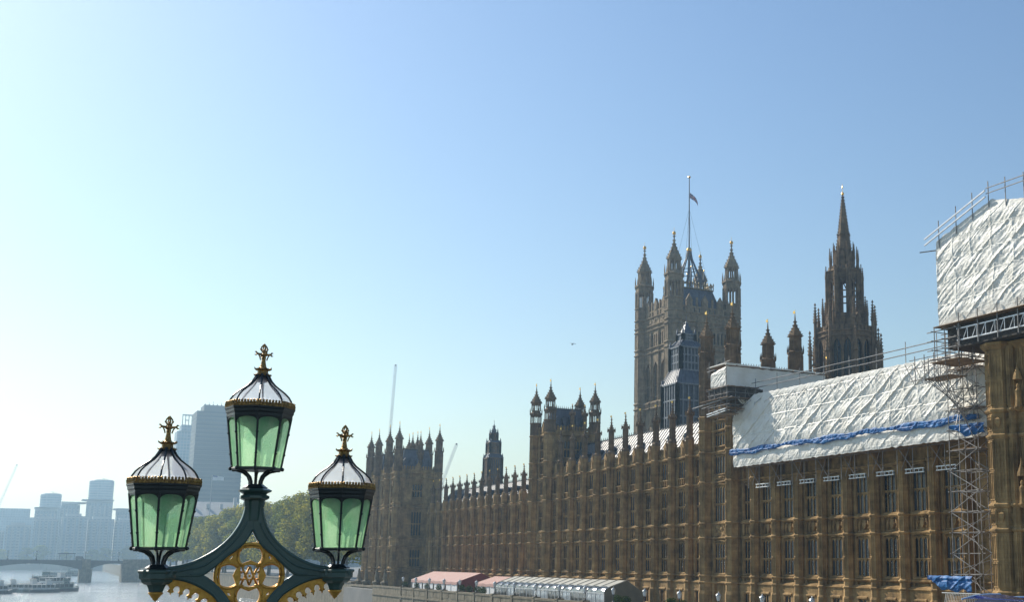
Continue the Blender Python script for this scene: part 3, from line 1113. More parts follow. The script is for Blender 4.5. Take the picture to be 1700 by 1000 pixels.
    if pin:
        for (px, py, pz) in pin:
            key = ('pin', z_par)
            mb = pinnacle_mesh(z_par + 1.0, pz, 0.32)
            if key in proto_cache:
                copy_tree(proto_cache[key], palace, Vector((px, py, 0)) - PO)
            else:
                o = mb.build("pinnacle", pin_mats(), palace)
                o.location = Vector((px, py, 0)) - PO
                proto_cache[key] = o


TS = [-3.3, -2.4, 2.75, 4.72, 10.4, 14.6]
# far one of the two central towers
square_tower(81.5, 90.6, 193.2, 200.1, 22.8, TS + [17.6], [(-2.1, 2.0), (4.95, 9.75), (11.5, 14.0), (15.4, 17.2), (18.4, 21.6)], 25.2, 33.0, 1.0, 27.6, 3.0, 4.4, 201,
             pin=[(86.0, 193.3, 28.6), (84.0, 197.0, 28.0), (88.6, 193.3, 27.2)])
# near one of the two central towers (half wrapped in scaffolding)
square_tower(81.5, 92.1, 129.6, 136.6, 19.6, TS + [17.6], [(-2.1, 2.0), (4.95, 9.75), (11.5, 14.0), (15.4, 18.7)], 28.8, 35.2, 1.0, 24.0, 3.3, 4.4, 301, stages=0)
# end pavilion by the garden: two towers and a recessed bay
PS = [-3.3, -2.4, 2.75, 4.72, 12.0, 12.9, 19.1]
for y0, y1, sd in ((270.6, 279.0, 401), (289.0, 296.6, 431)):
    square_tower(75.2, 85.1, y0, y1, 20.4, PS, [(-2.1, 2.0), (5.2, 11.0), (14.4, 17.6)], 25.6, 32.6, 0.95, 25.9, 2.6, 2.6, sd, stages=0)
w = MB((75.6, 0, 0), EAST)
tower_face(w, 279.0, 289.0, Z0, 20.4, [(-2.1, 2.0), (5.2, 11.0), (14.4, 17.6)], 3.0, PS, 460)
gablet_parapet(w, 280, 288, 20.5, 1.8)
w.M = Matrix.Identity(4)
w.box(76.5, 85, 279.05, 288.95, Z0, 20.3)
part(w, "wall", M['stone'])
for s, h in ((-2.1, 2.0), (5.2, 11.0), (14.4, 17.6)):
    put_window(palace, (75.6 - PO.x, -PO.y, -PO.z), 'pw', EAST, 284.0, 0, s, w=3.0, h=h - s, lights=4, transom=0.5, mull=0.13)
# two slim turrets standing between the corner ones on the north parapet
for x, y in ((80.2, 276.5), (81.0, 272.5)):
    tower_turret(palace, x, y, 19.0, [21.5], 25.0, 30.8, 0.7, stages=0)
# the pavilion stands on a battered river wall; carved beasts on pedestals at its foot
for (bx, by) in ((73.6, 271.5), (73.6, 279.0), (73.6, 289.0), (73.6, 296.0)):
    b = MB()
    b.lathe(bx, by, [(0.95, -9.0), (0.8, -6.2), (1.05, -6.0), (1.05, -5.7), (0.55, -5.5)], 8)
    b.box(bx - 0.4, bx + 0.4, by - 0.7, by + 0.7, -5.5, -5.2)
    b.path([(bx, by + 0.55, -5.1), (bx, by + 0.35, -4.3), (bx, by, -3.6), (bx - 0.1, by - 0.3, -3.0), (bx - 0.15, by - 0.55, -2.8)], 0.3, 8, [0.42, 0.36, 0.32, 0.28, 0.18])
    b.path([(bx - 0.18, by - 0.2, -3.5), (bx - 0.22, by - 0.5, -4.3), (bx - 0.22, by - 0.55, -5.15)], 0.12, 6)
    b.path([(bx + 0.18, by - 0.2, -3.5), (bx + 0.22, by - 0.5, -4.3), (bx + 0.22, by - 0.55, -5.15)], 0.12, 6)
    b.box(bx - 0.06, bx + 0.06, by - 0.9, by - 0.6, -4.9, -3.8)
    part(b, "carved_beast", M['river_stone'])

# end pavilion by the bridge: big octagonal corner turret, panelled wall, next buttress, window
p = MB()
ap = 1.3
cx_, cy_ = 75.3, 73.55
p.M = Matrix.Translation((cx_, cy_, 0)) @ Matrix.Rotation(PI / 8, 4, 'Z') @ Matrix.Translation((-cx_, -cy_, 0))
p.lathe(cx_, cy_, [((ap + 0.15) * A8, Z0), ((ap + 0.15) * A8, -3.4), (ap * A8, -3.0), (ap * A8, 19.0)])
nlv = [-3.0, 2.5, 4.7, 10.9, 13.2]
for z in nlv:
    oct_ring(p, cx_, cy_, ap, z, 0.22, 0.45)
lv = nlv + [18.9]
for i in range(len(lv) - 1):
    a, c = lv[i] + 0.3, lv[i + 1] - 0.4
    hs = 2 if c - a > 3.8 else 1
    for q in range(hs):
        za, zb = a + (c - a) * q / hs + 0.05, a + (c - a) * (q + 1) / hs - 0.05
        oct_ribs(p, cx_, cy_, ap, za, zb, 0.13, heads=True)
        for k in range(8):
            t = k * PI / 4
            tx, ty = -math.sin(t), math.cos(t)
            for s in (-0.3, 0.3):
                x, y = cx_ + (ap + 0.01) * math.cos(t) + tx * s * ap * 0.8, cy_ + (ap + 0.01) * math.sin(t) + ty * s * ap * 0.8
                p.tube((x, y, za), (x, y, zb), 0.04, 4)
            x, y = cx_ + (ap + 0.0) * math.cos(t), cy_ + (ap + 0.0) * math.sin(t)
            if c - a < 2.3 and k in (3, 4, 5):
                p.lathe(x, y, [(0.05, (za + zb) / 2 - 0.45), (0.3, (za + zb) / 2 - 0.1), (0.34, (za + zb) / 2 + 0.3), (0.08, (za + zb) / 2 + 0.5)], 4)
p.lathe(cx_, cy_, [((ap + 0.05) * A8, 18.7), ((ap + 0.4) * A8, 19.1), ((ap + 0.4) * A8, 19.35)])
part(p, "turret", M['stone'])
w = MB((75.1, 0, 0), EAST)
for a0, a1 in ((66.2, 71.8), (60.0, 66.2)):
    ac = (a0 + a1) / 2
    tower_face(w, a0, a1, Z0, 19.0, [(-2.1, 2.0), (5.0, 10.3), (13.6, 17.9)], 2.6, [], int(a0))
    relief(w, ac - 1.3, ac + 1.3, 2.95, 4.4, 0.0, 0.3, 5)
    relief(w, ac - 1.3, ac + 1.3, 11.1, 12.9, 0.0, 0.35, 9)
    for s, h in ((-2.1, 2.0), (5.0, 10.3), (13.6, 17.9)):
        put_window(palace, (75.1 - PO.x, -PO.y, -PO.z), 'np', EAST, ac, 0, s, w=2.6, h=h - s, lights=4, transom=0.5, mull=0.13)
for z in nlv:
    string_course(w, 60.0, 72.6, 0.0, z, 0.3, 0.45)
w.extr([(-0.05, 18.6), (0.5, 19.05), (0.5, 19.3), (-0.6, 19.35)], 0, 60.0, 72.5)
w.M = Matrix.Identity(4)
w.box(75.85, 92.0, 60.0, 73.9, Z0, 19.3)
w.box(75.15, 76.0, 71.8, 73.0, Z0, 19.2)
w.box(77.2, 92.0, 73.9, 74.6, Z0, 19.2)
part(w, "wall", M['stone'])
b = MB()
for by in (72.0, 66.2, 60.4):
    b.lathe(74.95, by, [(0.5 * A8, Z0), (0.5 * A8, -3.0), (0.42 * A8, -2.8), (0.42 * A8, 19.0)])
    for z in nlv:
        oct_ring(b, 74.95, by, 0.42, z, 0.14, 0.36)
    for za, zb in ((-2.6, 2.1), (5.1, 10.4), (13.5, 18.6)):
        oct_ribs(b, 74.95, by, 0.42, za, zb, 0.08)
part(b, "buttress", M['stone'])
b = MB()
for yy in (71.45, 71.2, 70.75, 70.5):
    for za, zb in ((-2.6, 2.2), (5.0, 10.6), (13.4, 18.6)):
        b.tube((75.06, yy, za), (75.06, yy, zb), 0.05, 4)
part(b, "wall_panelling", M['stone'])
# carved niche figure between the near turret and the window
for z in (14.2, 5.6):
    b = MB()
    b.lathe(74.65, 71.05, [(0.15, z - 1.3), (0.42, z - 1.0), (0.42, z - 0.9), (0.2, z - 0.85)], 8)
    b.lathe(74.65, 71.05, [(0.32, z - 0.9), (0.26, z), (0.3, z + 0.5), (0.12, z + 0.72), (0.17, z + 0.85), (0.15, z + 1.05), (0.02, z + 1.15)], 8)
    b.lathe(74.65, 71.05, [(0.45, z + 1.5), (0.4, z + 1.8), (0.1, z + 2.6), (0.02, z + 3.2)], 8)
    part(b, "niche_figure", M['stone'])

# buildings of the palace behind the river front: long roof masses with cresting between courts
def back_roof(x0, x1, y0, y1, z0, z1, m='slate'):
    r = MB()
    r.box(x0, x1, y0, y1, Z0, z0)
    ym = (y0 + y1) / 2
    r.extr([(y0 - 0.2, z0), (y1 + 0.2, z0), (ym, z1)], 0, x0, x1)
    for k in range(int((x1 - x0) / 1.4)):
        x = x0 + 0.7 + k * 1.4
        r.tube((x, y0 - 0.25, z0), (x, ym, z1 + 0.05), 0.08, 4)
    o = part(r, "roof", M[m])
    c = MB()
    c.box(x0, x1, ym - 0.08, ym + 0.08, z1 - 0.05, z1 + 0.25)
    for k in range(int((x1 - x0) / 0.7)):
        x = x0 + 0.35 + k * 0.7
        c.lathe(x, ym, [(0.06, z1 + 0.2), (0.16, z1 + 0.6), (0.04, z1 + 0.75), (0.1, z1 + 0.95), (0.01, z1 + 1.3)], 4)
    c.build("cresting", M['iron'], o)


back_roof(134.5, 148.5, 208, 214, 36.5, 42.2)
back_roof(100, 150, 150, 158, 9.0, 15.0)
back_roof(96, 140, 232, 240, 9.0, 14.5)
for x, y, zt in ((98.5, 155.5, 32.0), (113.0, 150.0, 33.5)):
    o = pinnacle_mesh(zt - 9, zt, 0.4).build("pinnacle", pin_mats(), palace)
    o.location = Vector((x, y, 0)) - PO

# ------------------------------------------------------------------ the great square tower with the flag
VT = empty("stone_tower", "tall square stone tower with four gilded corner turrets and a central flagpole", "tower", (157, 274, Z0))
VO = Vector(VT.location)


def vpart(mb, name, m, parent=VT, smooth=False):
    o = mb.build(name, m, parent, smooth)
    if parent is VT:
        o.location = -VO
    return o


vx0, vx1, vy0, vy1 = 147.7, 166.5, 265.2, 282.8
vs = [41.5, 43.0, 57.0, 58.4, 63.6, 64.8]
w = MB()
for M_, a0, a1, nw in ((Matrix.Translation((vx0 - 0.9, 0, 0)) @ Matrix.Rotation(EAST, 4, 'Z'), vy0, vy1, 3), (Matrix.Translation((0, vy0 - 0.9, 0)) @ Matrix.Rotation(NORTH, 4, 'Z'), -vx1, -vx0, 3)):
    w.M = M_
    b0, b1 = a0 + 1.9, a1 - 1.9
    bw = (b1 - b0) / nw
    w.box(b0 - 1.5, b1 + 1.5, -1.6, -0.9, Z0, 66.0)
    for k in range(nw):
        c0, c1 = b0 + k * bw, b0 + (k + 1) * bw
        cc = (c0 + c1) / 2
        # great arched recess
        w.box(c0, c0 + 0.75, -1.0, 0.0, Z0, 57.0)
        w.box(c1 - 0.75, c1, -1.0, 0.0, Z0, 57.0)
        w.box(c0 + 0.75, c1 - 0.75, -1.0, -0.02, 54.2, 57.0)
        w.box(c0 + 0.75, c1 - 0.75, -1.0, -0.3, Z0, 41.0)
        for s in (-1, 1):
            pts = [(cc + s * (bw / 2 - 0.75), 54.25), (cc + s * (bw / 2 - 0.75), 51.0), (cc + s * (bw / 2 - 1.15), 52.9), (cc, 54.25)]
            w.extr(pts if s > 0 else pts[::-1], 1, -0.9, -0.04)
        for x in (cc - 0.45, cc + 0.45):
            w.box(x - 0.09, x + 0.09, -0.85, -0.45, 41.5, 53.2)
        for z in (44.4, 47.6):
            w.box(cc - 1.5, cc + 1.5, -0.85, -0.5, z - 0.12, z + 0.12)
        w.box(cc - 1.7, cc + 1.7, -0.3, 0.55, 41.0, 41.3)
        for q in range(7):
            w.box(cc - 1.5 + q * 0.5 - 0.07, cc - 1.5 + q * 0.5 + 0.07, 0.4, 0.5, 41.3, 42.6)
        w.box(cc - 1.7, cc + 1.7, 0.35, 0.55, 42.5, 42.8)
        w.tube((c0, 0.1, 36.0), (c0, 0.1, 64.8), 0.28, 6)
        # two tiers above: paired lancets, panels
        for (za, zb) in ((58.7, 62.6),):
            for q in range(4):
                x = c0 + (q + 0.5) * bw / 4
                w.box(x - bw / 8, x - 0.28, -0.6, 0.0, za, zb)
                w.box(x + 0.28, x + bw / 8, -0.6, 0.0, za, zb)
                w.box(x - 0.28, x + 0.28, -0.6, -0.02, zb - 0.6, zb)
        w.box(c0, c1, -1.0, -0.01, 57.0, 58.7)
        w.box(c0, c1, -1.0, -0.01, 62.6, 65.0)
        relief(w, c0 + 0.2, c1 - 0.2, 64.9, 67.2, 0.05, 0.4, 700 + k, 10, 6)
        w.box(c0, c1, -1.0, -0.1, 64.8, 67.3)
        # parapet with gabled niches
        for q in range(6):
            x = c0 + (q + 0.5) * bw / 6
            w.box(x - 0.2, x + 0.2, -0.3, 0.0, 67.3, 68.7)
        w.box(c0, c1, -0.35, 0.05, 68.6, 69.0)
        w.box(cc - 0.95, cc + 0.95, -0.5, 0.15, 67.2, 70.6)
        w.extr([(cc - 1.1, 70.5), (cc + 1.1, 70.5), (cc, 72.4)], 1, -0.5, 0.2)
        w.extr([(cc - 0.6, 69.0), (cc + 0.6, 69.0), (cc + 0.6, 70.1), (cc, 71.0), (cc - 0.6, 70.1)], 1, 0.15, 0.24)
        w.box(c0 - 0.25, c0 + 0.25, -0.4, 0.1, 67.2, 71.6)
    for z in vs + [67.2]:
        string_course(w, a0, a1, 0.0, z, 0.35, 0.6)
w.M = Matrix.Identity(4)
w.box(vx0 + 0.2, vx1 + 0.9, vy0 + 0.2, vy1 + 0.9, Z0, 66.8)
vpart(w, "wall", M['stone_tower'])
for M_, a0, a1 in ((EAST, vy0, vy1), (NORTH, -vx1, -vx0)):
    b0, b1 = a0 + 1.9, a1 - 1.9
    bw = (b1 - b0) / 3
    for k in range(3):
        cc = b0 + (k + 0.5) * bw
        g = MB((vx0 - 0.9, 0, 0) if M_ == EAST else (0, vy0 - 0.9, 0), M_)
        g.box(cc - 1.6, cc + 1.6, -0.95, -0.86, 41.2, 54.0)
        for q in range(4):
            x = b0 + k * bw + (q + 0.5) * bw / 4
            g.box(x - 0.3, x + 0.3, -0.62, -0.5, 58.9, 62.1)
        vpart(g, "window", M['glass'])
for (x, y) in ((vx0, vy0), (vx1, vy0), (vx0, vy1), (vx1, vy1)):
    t = MB()
    ap = 2.35
    R = ap * A8
    t.lathe(x, y, [(R, Z0), (R, 71.0)])
    for z in vs + [67.2]:
        oct_ring(t, x, y, ap, z, 0.28, 0.6)
    for za, zb in ((12, 25), (26, 40), (43.6, 56.2), (58.9, 62.9), (65.2, 66.4), (67.6, 70.2)):
        oct_ribs(t, x, y, ap, za, zb, 0.15)
    oct_ring(t, x, y, ap, 70.8, 0.25, 0.5)
    # two open lantern stages
    open_stage(t, x, y, 2.2, 71.0, 75.8, 0.30, 0.15, 1.0)
    t.lathe(x, y, [(R, 75.7), (R, 77.0), ((ap + 0.3) * A8, 77.2), ((ap + 0.3) * A8, 77.5), (1.85, 78.4), (1.8, 78.6)])
    for k in range(8):
        a = PI / 8 + k * PI / 4
        t.lathe(x + 2.6 * math.cos(a), y + 2.6 * math.sin(a), [(0.16, 76.6), (0.2, 78.6), (0.02, 80.4)], 4)
    open_stage(t, x, y, 1.55, 78.4, 81.6, 0.24, 0.13, 0.7)
    prof = [(1.7 * A8, 81.4), (1.95 * A8, 81.7), (1.9 * A8, 82.2), (1.8, 82.8), (1.45, 83.6), (0.95, 84.6), (0.58, 85.6), (0.32, 86.6), (0.18, 87.8), (0.12, 89.0)]
    t.lathe(x, y, prof)
    crockets(t, x, y, prof[1:], 8, 0.2, 0.8)
    t.lathe(x, y, [(0.1, 88.0), (0.35, 88.3), (0.1, 88.6)], 6)
    to = vpart(t, "turret", M['stone_tower'])
    g = MB()
    g.ball((x, y, 89.4), 0.46, 12, 8)
    g.lathe(x, y, [(0.42, 88.9), (0.5, 89.2), (0.3, 89.3)], 8)
    g.tube((x, y, 89.4), (x, y, 90.9), 0.05, 5)
    g.build("finial", M['gilt'], to)
# iron roof, gilded cresting, crown of flying ribs carrying the flagpole
r = MB()
r.add([(vx0 + 1.5, vy0 + 1.5, 67), (vx1 - 1.5, vy0 + 1.5, 67), (vx1 - 1.5, vy1 - 1.5, 67), (vx0 + 1.5, vy1 - 1.5, 67), (vx0 + 4.5, vy0 + 4.0, 75.2), (vx1 - 4.0, vy0 + 4.0, 75.2), (vx1 - 4.0, vy1 - 4.0, 75.2), (vx0 + 4.5, vy1 - 4.0, 75.2)],
      [(0, 1, 5, 4), (1, 2, 6, 5), (2, 3, 7, 6), (3, 0, 4, 7), (4, 5, 6, 7)])
for k in range(9):
    x = vx0 + 2.5 + k * (vx1 - vx0 - 5) / 8
    r.tube((x, vy0 + 1.6, 67.5), (vx0 + 5 + k * (vx1 - vx0 - 9.5) / 8, vy0 + 4.0, 75.0), 0.14, 4)
    y = vy0 + 2.5 + k * (vy1 - vy0 - 5) / 8
    r.tube((vx0 + 1.6, y, 67.5), (vx0 + 4.5, vy0 + 4.5 + k * (vy1 - vy0 - 9) / 8, 75.0), 0.14, 4)
ro = vpart(r, "roof", M['slate'])
c = MB()
rx0, rx1, ry0, ry1 = vx0 + 4.3, vx1 - 3.8, vy0 + 3.8, vy1 - 3.8
for (p, q) in (((rx0, ry0), (rx1, ry0)), ((rx1, ry0), (rx1, ry1)), ((rx1, ry1), (rx0, ry1)), ((rx0, ry1), (rx0, ry0))):
    for z, rr in ((75.3, 0.2), (76.5, 0.13)):
        c.tube((p[0], p[1], z), (q[0], q[1], z), rr, 5)
    n = 11
    for k in range(n + 1):
        x, y = p[0] + (q[0] - p[0]) * k / n, p[1] + (q[1] - p[1]) * k / n
        c.lathe(x, y, [(0.1, 75.2), (0.14, 76.2), (0.1, 76.5), (0.24, 76.9), (0.02, 77.6)], 4)
c.build("cresting", M['old_gilt'], ro)
fx, fy = 157.0, 273.0
k_ = MB()
for k in range(8):
    a = PI / 8 + k * PI / 4
    d = (math.cos(a), math.sin(a))
    k_.path([(fx + 4.3 * d[0], fy + 4.3 * d[1], 75.3), (fx + 3.9 * d[0], fy + 3.9 * d[1], 78.6), (fx + 2.3 * d[0], fy + 2.3 * d[1], 81.6), (fx + 0.9 * d[0], fy + 0.9 * d[1], 85.0), (fx + 0.35 * d[0], fy + 0.35 * d[1], 88.2)], 0.2, 6)
    k_.lathe(fx + 4.3 * d[0], fy + 4.3 * d[1], [(0.24, 75.3), (0.28, 79.4), (0.05, 81.6)], 6)
    a2 = a + PI / 4
    for z, rr in ((77.0, 4.1), (79.0, 3.8), (81.6, 2.3), (85.0, 0.9)):
        k_.tube((fx + rr * math.cos(a), fy + rr * math.sin(a), z), (fx + rr * math.cos(a2), fy + rr * math.sin(a2), z), 0.13, 4)
    k_.tube((fx + 4.2 * d[0], fy + 4.2 * d[1], 75.6), (fx + 3.8 * math.cos(a2), fy + 3.8 * math.sin(a2), 79.0), 0.09, 4)
co = vpart(k_, "crown", M['slate'])
g = MB()
g.ball((fx, fy, 87.6), 0.75, 10, 8)
g.lathe(fx, fy, [(0.75, 86.0), (0.5, 86.6), (0.75, 87.0)], 8)
for k in range(8):
    a = PI / 8 + k * PI / 4
    g.ball((fx + 4.3 * math.cos(a), fy + 4.3 * math.sin(a), 81.6), 0.22, 6, 4)
g.build("gilded_ornament", M['gilt'], co)
f = MB()
f.tube((fx, fy, 75.0), (fx, fy, 109.3), 0.26, 8, 0.13)
fo = vpart(f, "flagpole", M['slate'])
g = MB()
g.ball((fx, fy, 109.6), 0.42, 8, 6)
g.build("finial", M['gilt'], fo)
f = MB()
for d in ((-4, -4), (4, -4), (4, 4), (-4, 4)):
    f.tube((fx, fy, 100.0), (fx + d[0], fy + d[1], 77.0), 0.03, 4)
f.build("stay_wire", M['iron'], fo)


def flag_obj(name, label, x, y, z, w, h, pattern, droop=0.55, group=None):
    """cloth in the breeze: a waving sheet with its design worked in coloured patches"""
    nx, nz = 24, 14
    b = MB()
    for j in range(nz + 1):
        for i in range(nx + 1):
            u, v = i / nx, j / nz
            b.v.append((x + w * u * 0.93, y + 0.25 * math.sin(u * 7.5) * u * h * 0.5, z - h * v * (1 - 0.35 * u) - droop * w * u * (0.4 + 0.6 * u)))
    for j in range(nz):
        for i in range(nx):
            k = j * (nx + 1) + i
            b.f.append([k, k + 1, k + nx + 2, k + nx + 1])
            b.mi.append(pattern((i + 0.5) / nx, (j + 0.5) / nz))
    return tag(b.build(name, [M['f_blue'], M['f_white'], M['f_red']]), label, "flag")


def union(u, v):
    a, b = abs(u - 0.5) * 2, abs(v - 0.5)
    if b < 0.1 or a < 0.1: return 2
    if b < 0.17 or a < 0.17: return 1
    d = abs(abs(u - 0.5) - b)
    return 2 if d < 0.03 else (1 if d < 0.09 else 0)


M['f_blue'] = mat("flag_blue", (0.02, 0.04, 0.2), rough=0.8)
M['f_white'] = mat("flag_white", (0.75, 0.75, 0.75), rough=0.8)
M['f_red'] = mat("flag_red", (0.5, 0.03, 0.04), rough=0.8)
flag_obj("flag", "red, white and blue flag drooping at half mast above the tall square tower", fx + 0.2, fy, 104.9, 3.0, 1.7, union, 0.8)

# ------------------------------------------------------------------ central spire
CT = empty("spire_tower", "dark octagonal lantern tower with a tall crocketed spire behind the white sheeting", "tower", (145.2, 186, Z0))
cx_, cy_ = 145.2, 186.0


def cpart(mb, name, m, parent=CT):
    o = mb.build(name, m, parent)
    if parent is CT:
        o.location = -Vector(CT.location)
    return o


w = MB()
w.lathe(cx_, cy_, [(8.3 * A8, Z0), (8.3 * A8, 30.0), (7.0 * A8, 33.0)])
# lower octagon: piers, arched double windows, parapet
R0 = 7.6 * A8
for k in range(8):
    a = PI / 8 + k * PI / 4
    a2 = a + PI / 4
    p = Vector((cx_ + R0 * math.cos(a), cy_ + R0 * math.sin(a), 0))
    q = Vector((cx_ + R0 * math.cos(a2), cy_ + R0 * math.sin(a2), 0))
    fm = (p + q) / 2
    rot = math.atan2((q - p).y, (q - p).x)
    L = (q - p).length
    w.M = Matrix.Translation((fm.x, fm.y, 0)) @ Matrix.Rotation(rot + PI, 4, 'Z')
    for x0, x1 in ((-L / 2, -L / 2 + 0.75), (-0.35, 0.35), (L / 2 - 0.75, L / 2)):
        w.box(x0, x1, -0.8, 0.0, 30, 46.6)
    w.box(-L / 2, L / 2, -0.8, -0.02, 44.9, 46.6)
    w.box(-L / 2, L / 2, -0.8, -0.15, 30, 34)
    for s in (-1, 1):
        c = s * (L / 4 - 0.1)
        hw = L / 4 - 0.45
        w.extr([(c - hw, 45), (c - hw, 43.2), (c - hw * 0.6, 44.3), (c, 44.95)], 1, -0.6, -0.03)
        w.extr([(c + hw, 45), (c, 44.95), (c + hw * 0.6, 44.3), (c + hw, 43.2)], 1, -0.6, -0.03)
        w.box(c - 0.07, c + 0.07, -0.55, -0.3, 34, 44.6)
        w.box(c - hw, c + hw, -0.55, -0.3, 39.3, 39.6)
    string_course(w, -L / 2, L / 2, 0, 45.6, 0.3, 0.4)
    string_course(w, -L / 2, L / 2, 0, 46.7, 0.35, 0.5)
    for q_ in range(5):
        x = -L / 2 + (q_ + 0.5) * L / 5
        w.box(x - 0.42, x + 0.42, -0.4, -0.05, 46.8, 47.8)
    # sloping roof with gabled dormer up to the lantern
    w.M = Matrix.Identity(4)
w.lathe(cx_, cy_, [(7.2 * A8, 46.6), (5.6 * A8, 48.6), (4.6 * A8, 50.6), (4.3 * A8, 50.8)])
for k in range(8):
    b = k * PI / 4
    w.M = Matrix.Translation((cx_, cy_, 0)) @ Matrix.Rotation(b - PI / 2, 4, 'Z')
    w.box(-0.8, 0.8, 4.6, 6.1, 47.0, 49.2)
    w.extr([(-0.95, 49.1), (0.95, 49.1), (0, 51.0)], 1, 4.4, 6.2)
    w.box(-0.4, 0.4, 6.05, 6.2, 47.6, 48.9)
w.M = Matrix.Identity(4)
cpart(w, "base_stage", M['stone_dark'])
g = MB()
g.lathe(cx_, cy_, [(7.05 * A8, 31), (7.05 * A8, 45.5)])
cpart(g, "window", M['glass'])
w = MB()
# belfry: tall see-through lights
R1 = 4.1 * A8
for k in range(8):
    a = PI / 8 + k * PI / 4
    p = (cx_ + R1 * math.cos(a), cy_ + R1 * math.sin(a))
    w.tube((p[0], p[1], 48.5), (p[0], p[1], 60.2), 0.78, 6)
    w.tube((p[0] + 0.85 * math.cos(a), p[1] + 0.85 * math.sin(a), 48.0), (p[0] + 0.85 * math.cos(a), p[1] + 0.85 * math.sin(a), 58.0), 0.3, 5)
    w.tube((cx_ + 5.1 * math.cos(a), cy_ + 5.1 * math.sin(a), 47.0), (cx_ + 5.1 * math.cos(a), cy_ + 5.1 * math.sin(a), 57.5), 0.26, 5)
    a2 = a + PI / 4
    q = (cx_ + R1 * math.cos(a2), cy_ + R1 * math.sin(a2))
    m = ((p[0] + q[0]) / 2, (p[1] + q[1]) / 2)
    w.tube((m[0], m[1], 49), (m[0], m[1], 58.6), 0.15, 5)
    for z in (54.2, 55.6):
        w.tube((p[0], p[1], z), (q[0], q[1], z), 0.18, 4)
    for s, e in ((p, m), (m, q)):
        c = ((s[0] + e[0]) / 2, (s[1] + e[1]) / 2)
        w.tube((s[0], s[1], 57.3), (c[0], c[1], 58.7), 0.2, 4)
        w.tube((e[0], e[1], 57.3), (c[0], c[1], 58.7), 0.2, 4)
    w.extr([(p[0], p[1]), (q[0], q[1]), (cx_ + (R1 - 1) * math.cos(a2), cy_ + (R1 - 1) * math.sin(a2)), (cx_ + (R1 - 1) * math.cos(a), cy_ + (R1 - 1) * math.sin(a))], 2, 58.5, 60.0)
    for q_ in range(3):
        f_ = (q_ + 0.5) / 3
        x, y = p[0] + (q[0] - p[0]) * f_, p[1] + (q[1] - p[1]) * f_
        w.tube((x, y, 59.9), (x, y, 61.2), 0.22, 4)
w.lathe(cx_, cy_, [(4.6 * A8, 48.6), (4.6 * A8, 50.0), (4.4 * A8, 50.3)])
w.lathe(cx_, cy_, [(4.3 * A8, 59.9), (4.55 * A8, 60.2), (4.3 * A8, 60.5)])
w.lathe(cx_, cy_, [(3.9 * A8, 60.3), (2.7 * A8, 61.6), (2.45 * A8, 62.2), (2.3 * A8, 63.9), (2.5 * A8, 64.2), (2.3 * A8, 64.6), (2.1 * A8, 64.8)])
for k in range(8):
    a = PI / 8 + k * PI / 4
    for rr, z0, z1 in ((2.7, 61.0, 64.5),):
        w.tube((cx_ + rr * A8 * math.cos(a), cy_ + rr * A8 * math.sin(a), z0), (cx_ + rr * A8 * math.cos(a), cy_ + rr * A8 * math.sin(a), z1), 0.28, 5)
    b = k * PI / 4
    w.M = Matrix.Translation((cx_, cy_, 0)) @ Matrix.Rotation(b - PI / 2, 4, 'Z')
    w.box(-0.6, 0.6, 2.2, 3.0, 61.2, 63.0)
    w.extr([(-0.75, 63.0), (0.75, 63.0), (0, 64.8)], 1, 2.1, 3.1)
    w.M = Matrix.Identity(4)
cpart(w, "lantern_stage", M['stone_dark'])
w = MB()
prof = [(2.15 * A8, 66.2), (1.55 * A8, 70.3), (1.75 * A8, 70.5), (1.5 * A8, 70.8), (0.95 * A8, 74.8), (0.22, 80.3)]
prof = [(r_, 64.6 + (z_ - 66.2) * 0.9) for r_, z_ in prof]
w.lathe(cx_, cy_, prof)
crockets(w, cx_, cy_, prof, 8, 0.19, 0.62)
so = cpart(w, "spire", M['stone_dark'])
g = MB()
g.ball((cx_, cy_, 77.7), 0.42, 8, 6)
g.tube((cx_, cy_, 77.0), (cx_, cy_, 79.9), 0.07, 5)
g.ball((cx_, cy_, 79.3), 0.22, 6, 4)
g.build("finial", M['gilt'], so)


def needle(x, y, z0, z1, r, parent, off, m='stone_dark', key=None):
    """slim crocketed pinnacle; same-size ones are copies"""
    k = ('needle', z1 - z0, r, m)
    if k in proto_cache:
        return copy_tree(proto_cache[k], parent, Vector((x, y, z0)) - off)
    h = z1 - z0
    b = MB()
    b.lathe(0, 0, [(r, 0), (r, h * 0.5), (r * 1.5, h * 0.52), (r * 1.1, h * 0.56), (0.05, h * 0.95)], 8)
    crockets(b, 0, 0, [(r * 1.1, h * 0.56), (0.05, h * 0.95)], 4, r * 0.4, h * 0.06)
    b.lathe(0, 0, [(0.03, h * 0.9), (r * 0.6, h * 0.93), (0.03, h * 0.97)], 6)
    o = b.build("pinnacle", M[m], parent)
    o.location = Vector((x, y, z0)) - off
    proto_cache[k] = o
    return o


